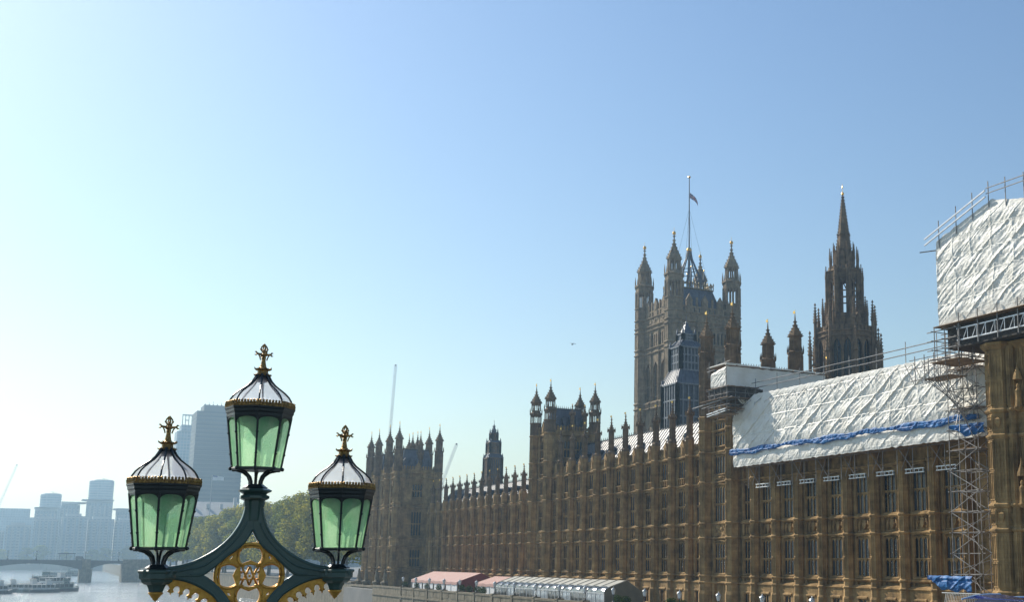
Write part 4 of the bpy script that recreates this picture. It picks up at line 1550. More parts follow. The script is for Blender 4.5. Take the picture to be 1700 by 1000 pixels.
for k in range(8):
    a = PI / 8 + k * PI / 4
    cs, sn = math.cos(a), math.sin(a)
    CO = Vector(CT.location)
    needle(cx_ + 8.6 * cs, cy_ + 8.6 * sn, 44.0, 53.6, 0.45, CT, CO)
    needle(cx_ + 10.2 * cs, cy_ + 10.2 * sn, 36.0, 47.6, 0.5, CT, CO)
    needle(cx_ + 5.3 * cs, cy_ + 5.3 * sn, 55.5, 61.6, 0.28, CT, CO)
    needle(cx_ + 4.1 * cs, cy_ + 4.1 * sn, 60.0, 65.6, 0.24, CT, CO)
    needle(cx_ + 3.0 * cs, cy_ + 3.0 * sn, 62.2, 66.8, 0.2, CT, CO)
    needle(cx_ + 6.4 * cs, cy_ + 6.4 * sn, 47.2, 54.6, 0.34, CT, CO)
w = MB()
for k in range(8):
    a = PI / 8 + k * PI / 4
    cs, sn = math.cos(a), math.sin(a)
    w.extr([(cx_ + 8.3 * cs - 0.3 * sn, cy_ + 8.3 * sn + 0.3 * cs), (cx_ + 10.2 * cs - 0.3 * sn, cy_ + 10.2 * sn + 0.3 * cs), (cx_ + 10.2 * cs + 0.3 * sn, cy_ + 10.2 * sn - 0.3 * cs), (cx_ + 8.3 * cs + 0.3 * sn, cy_ + 8.3 * sn - 0.3 * cs)], 2, 36.5, 37.4)
    w.lathe(cx_ + 10.2 * cs, cy_ + 10.2 * sn, [(0.55, Z0), (0.5, 36.5)], 8)
    w.lathe(cx_ + 8.5 * cs, cy_ + 8.5 * sn, [(0.7, Z0), (0.55, 44.0)], 8)
    for zz in (40.5,):
        w.tube((cx_ + 10.2 * cs, cy_ + 10.2 * sn, zz - 1.2), (cx_ + 7.6 * cs, cy_ + 7.6 * sn, zz + 1.0), 0.22, 5)
cpart(w, "flying_buttress", M['stone_dark'])
CT.scale = (0.76, 0.76, 1.0)

# ------------------------------------------------------------------ ventilating turrets of iron and slate
def stepped_turret(name, label, x0, x1, y0, y1, tiers, tip, colour, glazed=True):
    root = empty(name, label, "turret", ((x0 + x1) / 2, (y0 + y1) / 2, Z0))
    off = Vector(root.location)
    cx, cy = (x0 + x1) / 2, (y0 + y1) / 2
    hx, hy = (x1 - x0) / 2, (y1 - y0) / 2
    w, g, rf = MB(), MB(), MB()
    for (za, zb, s, s2, zc) in tiers:
        ax, ay = hx * s, hy * s
        n = 6
        for k in range(n + 1):
            t = -1 + 2 * k / n
            rr = 0.34 if k in (0, n) else 0.14
            for (px, py) in ((cx + t * ax, cy - ay), (cx + t * ax, cy + ay), (cx - ax, cy + t * ay), (cx + ax, cy + t * ay)):
                w.box(px - rr, px + rr, py - rr, py + rr, za, zb)
        m = 3 if zb - za > 4 else 2
        for q in range(m + 1):
            z = za + (zb - za) * q / m
            e = 0.3 if q in (0, m) else 0.12
            w.box(cx - ax - e, cx + ax + e, cy - ay - e, cy - ay + 0.2, z - 0.16, z + 0.16)
            w.box(cx - ax - e, cx + ax + e, cy + ay - 0.2, cy + ay + e, z - 0.16, z + 0.16)
            w.box(cx - ax - e, cx - ax + 0.2, cy - ay, cy + ay, z - 0.15, z + 0.15)
            w.box(cx + ax - 0.2, cx + ax + e, cy - ay, cy + ay, z - 0.15, z + 0.15)
        g.box(cx - ax + 0.25, cx + ax - 0.25, cy - ay + 0.25, cy + ay - 0.25, za, zb)
        for k in range(int((zb - za) / 0.5)):
            z = za + 0.25 + k * 0.5
            g.box(cx - ax + 0.12, cx + ax - 0.12, cy - ay + 0.12, cy + ay - 0.12, z - 0.06, z + 0.06)
        bx, by = hx * s2, hy * s2
        rf.add([(cx - ax - .3, cy - ay - .3, zb + .1), (cx + ax + .3, cy - ay - .3, zb + .1), (cx + ax + .3, cy + ay + .3, zb + .1), (cx - ax - .3, cy + ay + .3, zb + .1), (cx - bx, cy - by, zc), (cx + bx, cy - by, zc), (cx + bx, cy + by, zc), (cx - bx, cy + by, zc)],
               [(0, 1, 5, 4), (1, 2, 6, 5), (2, 3, 7, 6), (3, 0, 4, 7), (4, 5, 6, 7), (3, 2, 1, 0)])
        for k in range(9):
            t = -1 + 2 * k / 8
            rf.tube((cx + t * (ax + .3), cy - ay - .3, zb + .15), (cx + t * bx, cy - by, zc), 0.1, 4)
            rf.tube((cx - ax - .3, cy + t * (ay + .3), zb + .15), (cx - bx, cy + t * by, zc), 0.1, 4)
        for k in range(4):
            sx, sy = (1 if k & 1 else -1), (1 if k & 2 else -1)
            rf.tube((cx + sx * (ax + .3), cy + sy * (ay + .3), zb + .1), (cx + sx * bx, cy + sy * by, zc), 0.16, 5)
            rf.lathe(cx + sx * (ax + .1), cy + sy * (ay + .1), [(0.2, zb), (0.22, zb + 0.7), (0.02, zb + 1.6)], 4)
    sl = tiers[-1]
    rf.lathe(cx, cy, [(hx * sl[3] * 1.3, sl[4] - 0.05), (0.12, tip - 1.2)], 4)
    crockets(rf, cx, cy, [(hx * sl[3] * 1.3, sl[4]), (0.12, tip - 1.2)], 4, 0.2, 0.8, PI / 4)
    rf.tube((cx, cy, tip - 1.4), (cx, cy, tip), 0.06, 5)
    z0 = tiers[0][0]
    w.box(cx - hx * tiers[0][2] - 0.2, cx + hx * tiers[0][2] + 0.2, cy - hy * tiers[0][2] - 0.2, cy + hy * tiers[0][2] + 0.2, Z0, z0)
    for mb, nm, mm in ((w, "frame", colour), (g, "louvre", 'slate'), (rf, "roof", 'slate')):
        o = mb.build(nm, M[mm], root)
        o.location = -off
    return root


M['painted_iron'] = mat("painted_iron", (0.27, 0.28, 0.28), (0.14, 0.15, 0.17), rough=0.5, scale=1.5)
M['vent_roof'] = mat("vent_roof", (0.5, 0.5, 0.5), (0.35, 0.35, 0.36), rough=0.45, scale=1.5)
stepped_turret("ventilation_turret", "slate blue stepped ventilation turret with louvred sides in front of the tall square tower", 115.0, 122.8, 204.7, 211.2,
               [(26.0, 36.4, 1.0, 0.72, 39.6), (39.6, 44.6, 0.66, 0.42, 46.2), (46.2, 47.6, 0.36, 0.3, 47.9)], 51.8, 'painted_iron')
stepped_turret("ventilation_turret", "dark sooty stepped turret standing alone above the far curtain roof", 113.0, 116.6, 312.0, 315.6,
               [(14.0, 28.5, 1.1, 0.85, 30.0), (30.0, 33.0, 0.8, 0.5, 34.0), (34.0, 35.8, 0.42, 0.34, 36.2)], 39.8, 'stone_dark')

# ------------------------------------------------------------------ scaffolding and sheeting
def bumpy_sheet(name, label, origin, along, up, w, h, nu, nv, seed, m='sheet', lift=2.05, bay=2.45, amp=0.28, outline=None, cat="sheeting"):
    """wrapped sheeting: pulled tight over tubes, slack between them, with long diagonal creases"""
    O, A, U = Vector(origin), Vector(along).normalized(), Vector(up).normalized()
    Nn = A.cross(U)
    b = MB()
    idx = {}
    for j in range(nv + 1):
        for i in range(nu + 1):
            s, t = w * i / nu, h * j / nv
            if outline:
                t0, t1 = outline(s)
                t = t0 + (t1 - t0) * j / nv
            q = s + noise.noise(Vector((s * 0.12, t * 0.3, seed))) * 0.55
            r = t + noise.noise(Vector((s * 0.3, t * 0.2, seed + 9))) * 0.16
            d1 = abs(((q - r * 1.15) / (bay * 1.02)) % 1.0 - 0.5) * 2          # diagonals
            d2 = abs((r / lift) % 1.0 - 0.5) * 2                                # ledgers
            d3 = abs((q / bay) % 1.0 - 0.5) * 2                                 # standards
            fade = 0.75 + 0.9 * noise.noise(Vector((s * 0.17, t * 0.3, seed + 1.5)))
            f1 = ((q - r * 1.55) / 3.3) % 1.0                                   # long diagonal creases, steep on one side
            f2 = (r / lift) % 1.0
            dd = amp * (0.42 * fade * f1 ** 8 + 0.42 * f2 ** 12 + 0.2 * d3 ** 14 + 0.45 * (1 - (2 * f2 - 1) ** 2) * (0.5 + 0.5 * d3))
            dd += amp * 0.10 * max(0, 1 - abs(((q + r * 0.9) / 7.3) % 1.0 - 0.5) * 16) * (0.4 + fade * 0.6)
            dd += 0.07 * noise.noise(Vector((s * 0.6, t * 0.6, seed + 3)))
            n2 = noise.noise(Vector(((q - r * 1.5) * 1.2, (q + r) * 0.35, seed + 5)))
            dd += 0.055 * (1 - abs(n2) * 2) * (amp / 0.28)
            n3 = noise.noise(Vector((q * 2.2, r * 1.5, seed + 8)))
            dd += 0.03 * (1 - abs(n3) * 2) * (amp / 0.28)
            edge = min(1.0, 6 * min(j / nv, 1 - j / nv) + 0.1)
            p = O + A * s + U * t + Nn * (dd * edge)
            if j == 0 or j == nv:
                p = p + U * (0.12 * noise.noise(Vector((s * 1.4, seed, j))))
            b.v.append(tuple(p))
    for j in range(nv):
        for i in range(nu):
            k = j * (nu + 1) + i
            b.f.append([k, k + 1, k + nu + 2, k + nu + 1])
            b.mi.append(0)
    o = b.build(name, M[m])
    md = o.modifiers.new("thickness", 'SOLIDIFY')
    md.thickness = 0.02
    return tag(o, label, cat)


# main sheet over the near curtain (plane x = 79, facing the river)
bumpy_sheet("white_sheeting", "long white plastic sheeting over the near curtain roof above the blue band", (79.0, 125.4, 13.7), (0, -1, 0), (0, 0, 1), 46.6, 7.2, 340, 56, 3,
            outline=lambda s: (0, 4.9 + min(1, s / 5.0) * 2.3 - 0.012 * s))
bumpy_sheet("white_sheeting", "narrow white skirt of sheeting hanging below the blue band on the near curtain", (78.95, 125.3, 11.7), (0, -1, 0), (0, 0, 1), 46.4, 2.0, 340, 14, 13, lift=2.0, bay=2.45, amp=0.2)
bs = bumpy_sheet("blue_netting", "long sagging strip of blue debris netting across the white sheeting", (78.6, 125.6, 13.55), (0, -1, 0), (0, 0, 1), 45.6, 0.85, 300, 8, 23, 'blue', lift=1.4, bay=1.6, amp=0.3, cat="netting",
                 outline=lambda s: (-0.22 - 0.16 * math.sin(s * 0.37) - 0.1 * math.sin(s * 1.28 + 1), 0.42 + 0.1 * math.sin(s * 0.9 + 1)))
# sheet box on cantilevered scaffolding at the head of the near central tower
bumpy_sheet("white_sheeting", "small crumpled white sheeting facing the river at the top of the central tower", (76.5, 126.9, 22.0), (0, -1, 0), (0, 0, 1), 3.7, 3.0, 34, 22, 33, amp=0.25,
            outline=lambda s: (0.05 * math.sin(s * 4), 2.15 + 0.16 * s))
bumpy_sheet("white_sheeting", "shaded smooth white sheeting on the side of the central tower facing the bridge", (92.5, 123.2, 19.6), (-1, 0, 0), (0, 0, 1), 16.0, 5.3, 60, 20, 43, amp=0.05, bay=4,
            outline=lambda s: (0.2 + 2.2 * max(0, (s - 13.5) / 2.5), 5.15))
bx_ = MB()
bx_.extr([(76.4, 24.85), (92.8, 24.85), (92.8, 25.0), (76.4, 25.0)], 1, 123.1, 127.0)
bx_.m = 1
for k in range(9):
    bx_.box(76.3 + k * 1.8, 77.9 + k * 1.8, 122.95, 123.2, 24.86 + 0.02 * (k % 3), 25.06 + 0.03 * (k % 2))
bx_.box(76.3, 78.6, 122.9, 127.1, 25.0, 25.12)
tag(bx_.build("temporary_roof", [M['board'], M['sheet']]), "flat temporary roof of boards capping the sheeting box on the central tower", "roof")
# shelter over the pavilion nearest the bridge
def ol(s):
    return (0.0, 8.4 + (s / 7.3) * 2.1 if s < 7.3 else 10.5 - (s - 7.3) * 0.24)


bumpy_sheet("white_sheeting", "large white sheeted shelter with a pitched top over the pavilion at the right edge", (73.0, 79.0, 21.8), (0, -1, 0), (0, 0, 1), 19.0, 10.6, 170, 96, 53, outline=ol, bay=2.45, lift=2.05, amp=0.26)
bumpy_sheet("white_sheeting", "far end wall of the white sheeted shelter over the pavilion at the right edge", (92.0, 79.1, 21.8), (-1, 0, 0), (0, 0, 1), 19.0, 8.4, 60, 30, 63, amp=0.2)
bumpy_sheet("blue_netting", "scrap of blue netting hanging inside the scaffold tower by the right pavilion", (77.2, 82.6, 11.75), (0.15, -1, 0), (0, 0, 1), 4.2, 1.2, 40, 12, 73, 'blue', lift=0.8, bay=1.5, amp=0.4, cat="netting",
            outline=lambda s: (0.75 - 0.75 * min(1, s / 1.8) + 0.1 * math.sin(s * 2.1), 1.1))
bumpy_sheet("blue_netting", "blue netting slung low round the foot of the scaffold tower by the right pavilion", (76.0, 85.0, -3.0), (0.0, -1, 0), (0, 0, 1), 6.0, 1.4, 40, 12, 83, 'blue', lift=0.8, bay=1.5, amp=0.4, cat="netting",
            outline=lambda s: (0.9 - 1.0 * min(1, s / 2.2) + 0.1 * math.sin(s * 3), 1.3))

M['net'] = mat('dark_debris_net', (0.10, 0.085, 0.07), (0.03, 0.028, 0.026), rough=0.9, scale=2.5, bump=0.8, bscale=8)
TUBES = {}


def scaffold(name, label, base, tubes, boards=(), cat="scaffold", group=None):
    """tubes: (kind, p, q, radius); each tube is a part of its own, equal lengths share a mesh"""
    root = empty(name, label, cat, base, group)
    off = Vector(base)
    for kind, p, q, r in tubes:
        p, q = Vector(p), Vector(q)
        L = round((q - p).length, 2)
        key = (kind, L, r)
        if key not in TUBES:
            b = MB()
            b.tube((0, 0, 0), (0, 0, L), r, 6)
            me = b.build(kind, M['alu'] if kind == 'beam' else M['tube'])
            TUBES[key] = me.data
            o = me
        else:
            o = bpy.data.objects.new(kind, TUBES[key])
            COL.objects.link(o)
        o.parent = root
        o.location = p - off
        o.rotation_mode = 'QUATERNION'
        o.rotation_quaternion = (q - p).to_track_quat('Z', 'Y')
    for (x0, x1, y0, y1, z) in boards:
        b = MB()
        n = max(1, int(round((x1 - x0) / 0.25)))
        for k in range(n):
            xa = x0 + (x1 - x0) * k / n
            b.box(xa + 0.01, xa + (x1 - x0) / n - 0.01, y0 + random.uniform(-.12, .12), y1 + random.uniform(-.12, .12), z, z + 0.06)
        o = b.build("board", M['board'], root)
        o.location = -off
    return root


# guard rails on top of the sheeted curtain
T = []
for k in range(9):
    y = 121.0 - k * 4.9
    T.append(('standard', (79.6, y, 19.2), (79.6, y, 23.0 + 0.1 * (k % 2)), 0.045))
for z in (21.6, 22.3):
    T.append(('rail', (79.5, 121.8, z + 0.15), (79.5, 100.0, z + 0.05), 0.06))
    T.append(('rail', (79.55, 101.0, z), (79.55, 81.0, z), 0.06))
scaffold("guard_rail", "galvanised guard rail running along the top of the long white sheeting", (79.6, 100, 19.2), T, cat="railing")
# tube stubs poking through the sheet just under its top edge
T = []
for k in range(17):
    y = 121.0 - k * 2.4
    T.append(('brace', (79.2, y, 20.4), (78.3, y + 0.5, 19.5), 0.035))
    T.append(('brace', (79.2, y - 0.5, 20.1), (78.5, y - 1.3, 19.3), 0.03))
scaffold("tube_outriggers", "row of short scaffold tubes poking through just below the top of the long sheeting", (79.0, 100, 20.0), T)
# hanging scaffold under the long sheet, seen between the buttresses
T, B = [], []
bsx = [80.2] + [b_ for b_ in n_b] + []
for i, y in enumerate(n_b[:-1]):
    y1 = n_b[i + 1]
    T.append(('standard', (79.9, y + 1.2, 8.9), (79.9, y + 1.2, 12.4), 0.045))
    T.append(('standard', (79.9, y1 - 1.2, 8.9), (79.9, y1 - 1.2, 12.4), 0.045))
    T.append(('brace', (79.85, y + 0.9, 9.0), (79.85, y1 - 0.9, 12.2), 0.035))
    T.append(('brace', (80.6, y1 - 1.0, 9.3), (79.9, y + 1.6, 11.8), 0.035))
    T.append(('ledger', (79.95, y + 0.5, 11.6), (79.95, y1 - 0.5, 11.6), 0.035))
    B.append((79.1, 81.9, y + 0.02, y1 - 0.02, 11.75))
scaffold("hanging_scaffold", "dark tube scaffold hanging under the skirt of the long white sheeting", (80.2, 105, 10), T, B)
T = []
for i, y in enumerate(n_b[:-1]):
    y1 = n_b[i + 1]
    for z in (9.05, 9.45):
        T.append(('beam', (81.2, y + 0.95, z), (81.2, y1 - 0.95, z), 0.07))
    for k in range(5):
        yy = y + 1.1 + k * (y1 - y - 2.2) / 4
        T.append(('beam', (81.2, yy, 9.05), (81.2, yy, 9.45), 0.04))
scaffold("lattice_beams", "row of bright aluminium lattice beams fixed across the upper windows of the near curtain", (81.2, 105, 9.2), T, cat="beam")

# scaffold cluster round the near central tower
rs = random.Random(5)
T, B = [], []
for x in (76.4, 77.7, 79.2, 80.6):
    for y in (122.9, 124.4, 126.0, 127.4):
        T.append(('standard', (x, y, 18.2 + (x < 77) * 0.6), (x, y, 22.1), 0.045))
for z in (18.8, 19.6, 20.4, 21.2, 21.9):
    for x in (76.4, 77.7, 79.2):
        T.append(('ledger', (x, 122.2 + rs.uniform(-.4, .4), z + rs.uniform(-.1, .1)), (x, 127.9 + rs.uniform(-.3, .3), z), 0.045))
    for y in (122.9, 124.4, 126.0, 127.4):
        T.append(('transom', (75.9, y, z + 0.1), (81.6, y, z + 0.1), 0.04))
for k in range(26):
    x, y, z = rs.uniform(76.2, 80.2), rs.uniform(122.4, 127.4), rs.uniform(18.6, 21.0)
    T.append(('brace', (x, y, z), (x + rs.uniform(-1.2, 1.2), y + rs.uniform(-1.6, 1.6), z + rs.uniform(0.7, 1.6)), 0.035))
T.append(('beam', (76.2, 127.6, 18.75), (76.2, 123.0, 19.1), 0.09))
T.append(('beam', (76.2, 127.6, 18.45), (76.2, 123.0, 18.8), 0.07))
T.append(('ledger', (76.3, 131.6, 20.0), (76.3, 121.5, 20.5), 0.09))
T.append(('ledger', (77.4, 131.0, 20.0), (77.4, 121.5, 20.5), 0.07))
T.append(('ledger', (77.6, 129.9, 24.9), (77.6, 124.0, 25.2), 0.06))
T.append(('ledger', (77.6, 129.9, 25.4), (77.6, 124.0, 25.7), 0.06))
for y in (129.4, 127.4, 125.4):
    T.append(('standard', (77.6, y, 24.0), (77.6, y, 26.2), 0.045))
B = [(76.2, 81.0, 122.3, 128.0, 22.0), (76.0, 81.0, 122.0, 129.2, 20.5), (76.4, 81.0, 122.6, 127.8, 19.2), (76.4, 78.0, 122.6, 127.0, 18.4)]
scaffold("tower_scaffold", "dark cluster of scaffold tubes and boards clinging to the central tower below its sheeting", (78, 125, 18), T, B)
b = MB()
b.box(76.5, 82.0, 122.9, 127.6, 20.62, 21.95)
tag(b.build("debris_net", M['net']), "dark debris netting round the cantilevered scaffold on the central tower", "netting")

# scaffold tower at the junction with the right pavilion
T, B = [], []
xs, ys_ = (77.6, 78.9, 80.4), (79.2, 81.0, 83.2)
for x in xs:
    for y in ys_:
        T.append(('standard', (x, y, -4.0), (x, y, 20.2), 0.05))
lifts = [-3.6 + 2.0 * k for k in range(12)]
for z in lifts:
    for x in xs:
        T.append(('ledger', (x, 78.8, z), (x, 83.6, z), 0.045))
    for y in ys_:
        T.append(('transom', (77.3, y, z), (80.8, y, z), 0.045))
for k, z in enumerate(lifts[:-1]):
    a, b = (79.2, 83.2) if k % 2 else (83.2, 79.2)
    T.append(('brace', (77.5, a, z), (77.5, b, z + 2.0), 0.05))
    T.append(('brace', (78.9, b, z), (78.9, a, z + 2.0), 0.045))
    T.append(('brace', (77.5, b, z + 0.3), (80.2, a, z + 1.7), 0.035))
    T.append(('brace', (77.6 if k % 2 else 80.4, 79.1, z), (80.4 if k % 2 else 77.6, 79.1, z + 2.0), 0.045))
B = [(77.6, 80.4, 79.4, 83.0, z + 0.1) for z in (10.4, 14.4, 18.4)]
scaffold("scaffold_tower", "tall braced tube scaffold tower beside the pavilion at the right, rising from the terrace", (79, 81, Z0), T, B)
# corbelled scaffold and lattice girder carrying the big shelter
T, B = [], []
for i, y in enumerate((79.6, 78.2, 76.4, 82.4, 83.8, 85.2)):
    for x in ((72.8, 74.6, 76.2) if y > 75 else (72.8,)):
        if y > 80:
            x += 2.4
        T.append(('standard', (x, y, 18.0 if y < 80 else 17.2), (x, y, 21.7 if y < 80 else 20.0), 0.05))
for z in (18.6, 19.5, 20.4, 21.3):
    for x in (72.8, 74.6):
        T.append(('ledger', (x, 76.0, z), (x, 80.6, z + 0.05), 0.05))
    for y in (76.4, 78.2, 79.6):
        T.append(('transom', (72.4, y, z), (78.8, y, z), 0.045))
for z in (17.6, 18.8, 19.7):
    T.append(('ledger', (75.4, 80.6, z), (75.4, 86.2, z), 0.045))
    T.append(('ledger', (77.2, 80.6, z), (77.2, 86.0, z), 0.045))
for k in range(8):
    T.append(('brace', (77.6, 79.6 + k * 0.2, 11.0 + k * 0.5), (75.4, 81.0 + k * 0.5, 17.8), 0.035))
    T.append(('brace', (76.0 + 0.5 * k, 80.0 + (k * 5 % 4), 12.0 + k * 0.7), (77.6 + 0.2 * k, 81.6 + (k * 3 % 3), 14.5 + k * 0.7), 0.035))
for k in range(6):
    T.append(('brace', (74.4 + k * 0.6, 79.9, 18.2), (75.0 + k * 0.6, 80.4, 21.6), 0.04))
    T.append(('brace', (76.4, 80.2 + k * 1.3, 17.4), (76.4, 81.6 + k * 1.3, 19.7), 0.04))
B = [(72.6, 76.4, 76.2, 80.2, 18.3), (75.4, 77.6, 80.4, 84.2, 17.5), (72.4, 80.0, 60.0, 79.3, 21.62)]
scaffold("scaffold_bracket", "tangle of cantilevered scaffold tubes and boards under the corner of the big sheeted shelter", (76, 80, 18), T, B)
T = []
for z in (20.0, 21.1):
    T.append(('beam', (72.9, 76.6, z), (72.9, 60.0, z - 0.1), 0.08))
for k in range(28):
    y = 76.4 - k * 0.58
    T.append(('beam', (72.9, y, 20.0), (72.9, y - 0.58, 21.1) if k % 2 else (72.9, y - 0.02, 21.1), 0.035))
for k in range(7):
    T.append(('standard', (72.75, 76.2 - k * 2.45, 19.4), (72.75, 76.2 - k * 2.45, 22.6), 0.06))
scaffold("lattice_girder", "long aluminium lattice girder running over the cornice of the pavilion at the right edge", (72.9, 68, 20), T, cat="beam")
T = []
for k, (y, zt) in enumerate(((78.6, 30.4), (76.2, 31.2), (74.0, 31.9), (71.9, 32.4), (69.8, 32.2), (67.6, 32.0), (65.0, 31.5))):
    T.append(('standard', (72.9, y, zt - 1.0), (72.9, y, zt + 1.7), 0.05))
T.append(('beam', (72.6, 80.3, 30.6), (72.6, 72.0, 33.2), 0.09))
T.append(('beam', (72.6, 80.3, 30.0), (72.6, 72.0, 32.6), 0.09))
T.append(('rail', (72.7, 72.0, 33.4), (72.7, 61.0, 33.2), 0.05))
T.append(('rail', (72.7, 72.0, 32.9), (72.7, 61.0, 32.7), 0.05))
T.append(('rail', (72.2, 80.6, 29.3), (74.5, 78.0, 29.5), 0.06))
scaffold("guard_rail", "bright guard rail and uprights climbing the pitched top of the big sheeted shelter", (72.9, 72, 30), T, cat="railing")
b = MB()
b.box(73.4, 90.0, 60.0, 78.4, 19.45, 21.6)
tag(b.build("debris_net", M['net']), "dark debris netting under the deck of the big sheeted shelter at the right edge", "netting")
# slatted loading gate at the foot of the scaffold tower
T = []
for k in range(22):
    y = 83.9 - k * 0.22
    T.append(('beam', (76.9, y, -4.4), (76.9, y - 0.28, -3.35), 0.028))
for z in (-4.4, -3.35):
    T.append(('beam', (76.9, 84.2, z), (76.9, 79.0, z), 0.045))
scaffold("hoarding_rail", "bright slatted barrier low on the scaffold tower by the right pavilion", (76.9, 81.5, -4.4), T, cat="barrier")
# site hut inside the scaffold foot
b = MB()
b.box(77.9, 81.0, 79.5, 83.8, Z0, -4.4)
for k in range(10):
    b.box(77.84, 77.9, 79.6 + k * 0.42, 79.75 + k * 0.42, Z0 + 0.3, -4.6)
tag(b.build("site_hut", M['slate']), "dark grey site cabin inside the foot of the scaffold tower", "cabin")

# ------------------------------------------------------------------ terrace: river wall, lamps, marquees, planting
w = MB()
WX = 70.0
w.box(WX, WX + 0.75, 40.0, 268.6, -16.5, -6.6)
w.box(WX - 0.12, WX + 0.85, 40.0, 268.6, -6.62, -6.3)
w.box(WX - 0.18, WX, 40.0, 268.6, -8.4, -8.1)
lamp_y = [245.3 - 9.29 * k for k in range(22)]
for y in lamp_y:
    for yy in (y,):
        w.box(WX - 0.16, WX + 0.95, yy - 0.4, yy + 0.4, -16.5, -6.35)
        w.box(WX - 0.22, WX + 1.0, yy - 0.5, yy + 0.5, -6.36, -6.12)
    for q in range(2):
        ya = y - 4.65 * q - 0.6
        w.box(WX - 0.05, WX, ya - 3.4, ya, -7.7, -6.8)
tag(w.build("river_wall", M['river_stone']), "stone river wall with coping and piers along the palace terrace", "wall")
w = MB()
w.extr([(72.0, -16.5), (86.0, -16.5), (86, -7.0), (73.2, -7.0), (72.4, -8.0)], 1, 268.2, 300.0)
w.box(72.1, 73.6, 268.0, 300.2, -7.1, -6.7)
tag(w.build("river_wall", M['river_stone']), "battered stone river wall carrying the far end pavilion", "wall")
w = MB()
pts = [(74.0, 300.2), (66.2, 560), (60.2, 760), (66.0, 1000), (75, 1400)]
for (p, q) in zip(pts[:-1], pts[1:]):
    d = Vector((q[0] - p[0], q[1] - p[1], 0))
    L = d.length
    w.M = Matrix.Translation((p[0], p[1], 0)) @ Matrix.Rotation(math.atan2(d.y, d.x), 4, 'Z')
    w.box(0, L, 0, 1.2, -16.5, -6.4)
    w.box(0, L, -0.2, 1.35, -6.4, -6.0)
w.M = Matrix.Identity(4)
tag(w.build("river_wall", M['river_stone']), "pale stone embankment wall under the riverside garden trees", "wall")

M['lamp_metal'] = mat('pale_lamp_metal', (0.6, 0.62, 0.62), (0.35, 0.37, 0.37), rough=0.35, metal=0.4, scale=5)
M['lamp_glass'] = mat("white_lamp_glass", (0.85, 0.86, 0.84), (0.7, 0.72, 0.72), rough=0.25, scale=6)
proto = None
for k, y in enumerate(lamp_y[:17]):
    if proto is None:
        r = empty("terrace_lamp", "white glazed lantern on a dark post on the terrace river wall", "street lamp", (WX + 0.38, y, -6.12), "lamps along the terrace river wall")
        b = MB()
        b.lathe(0, 0, [(0.2, 0), (0.2, 0.12), (0.1, 0.22), (0.055, 0.4), (0.05, 0.95), (0.1, 1.0), (0.05, 1.04), (0.17, 1.12)], 10)
        b.build("post", M['iron'], r)
        b = MB()
        b.lathe(0, 0, [(0.16, 1.12), (0.29, 1.72)], 8)
        b.build("lantern_glass", M['lamp_glass'], r)
        b = MB()
        b.lathe(0, 0, [(0.33, 1.72), (0.33, 1.78), (0.25, 1.9), (0.11, 2.0), (0.04, 2.04), (0.07, 2.09), (0.01, 2.2)], 8)
        for q in range(8):
            a = PI / 8 + q * PI / 4
            b.tube((0.165 * math.cos(a), 0.165 * math.sin(a), 1.12), (0.295 * math.cos(a), 0.295 * math.sin(a), 1.72), 0.014, 4)
        b.build("lantern_cap", M['lamp_metal'], r)
        proto = r
    else:
        copy_tree(proto, None, (WX + 0.38, y, -6.12))

M['pvc'] = mix_glass("clear_plastic_panels", 0.6, 0.10, (0.85, 0.9, 0.92), (0.88, 0.92, 0.95), 0.3)
M['canvas_cream'] = mat("cream_roof_canvas", (0.50, 0.48, 0.40), (0.38, 0.37, 0.32), rough=0.6, scale=0.7)
M['canvas_grey'] = mat("grey_green_canvas", (0.20, 0.20, 0.15), (0.15, 0.15, 0.12), rough=0.7, scale=0.9)
M['white_frame'] = mat("white_frame", (0.7, 0.71, 0.7), (0.55, 0.56, 0.55), rough=0.4)


def stripes(name, c1, c2, width):
    m, nt, out = new_mat(name)
    g = N(nt, "ShaderNodeNewGeometry")
    s = N(nt, "ShaderNodeSeparateXYZ")
    nt.links.new(g.outputs["Position"], s.inputs[0])
    a = N(nt, "ShaderNodeMath", operation='MULTIPLY')
    a.inputs[1].default_value = 1.0 / width
    nt.links.new(s.outputs[1], a.inputs[0])
    f = N(nt, "ShaderNodeMath", operation='FRACT')
    nt.links.new(a.outputs[0], f.inputs[0])
    gt = N(nt, "ShaderNodeMath", operation='GREATER_THAN')
    gt.inputs[1].default_value = 0.5
    nt.links.new(f.outputs[0], gt.inputs[0])
    mx = N(nt, "ShaderNodeMixRGB")
    mx.inputs[1].default_value = tuple(c1) + (1,)
    mx.inputs[2].default_value = tuple(c2) + (1,)
    nt.links.new(gt.outputs[0], mx.inputs[0])
    p = N(nt, "ShaderNodeBsdfPrincipled", Roughness=0.7)
    nt.links.new(mx.outputs[0], p.inputs["Base Color"])
    nt.links.new(p.outputs[0], out.inputs[0])
    return m


M['striped'] = stripes("striped_canvas", (0.42, 0.13, 0.11), (0.50, 0.40, 0.33), 0.5)
M['white_canvas'] = mat('white_side_canvas', (0.9, 0.9, 0.88), (0.8, 0.8, 0.78), rough=0.6, scale=0.8)
M['red_canvas'] = mat("dark_red_canvas", (0.30, 0.06, 0.06), (0.20, 0.04, 0.04), rough=0.7, scale=0.9)

# long glazed marquee with a curved eave
MQ = empty("marquee", "long glazed terrace marquee with cream ribbed roof and curved clear eaves", "marquee", (76, 175, Z0))


def mq(mb, name, m, root):
    o = mb.build(name, m, root)
    o.location = -Vector(root.location)
    return o


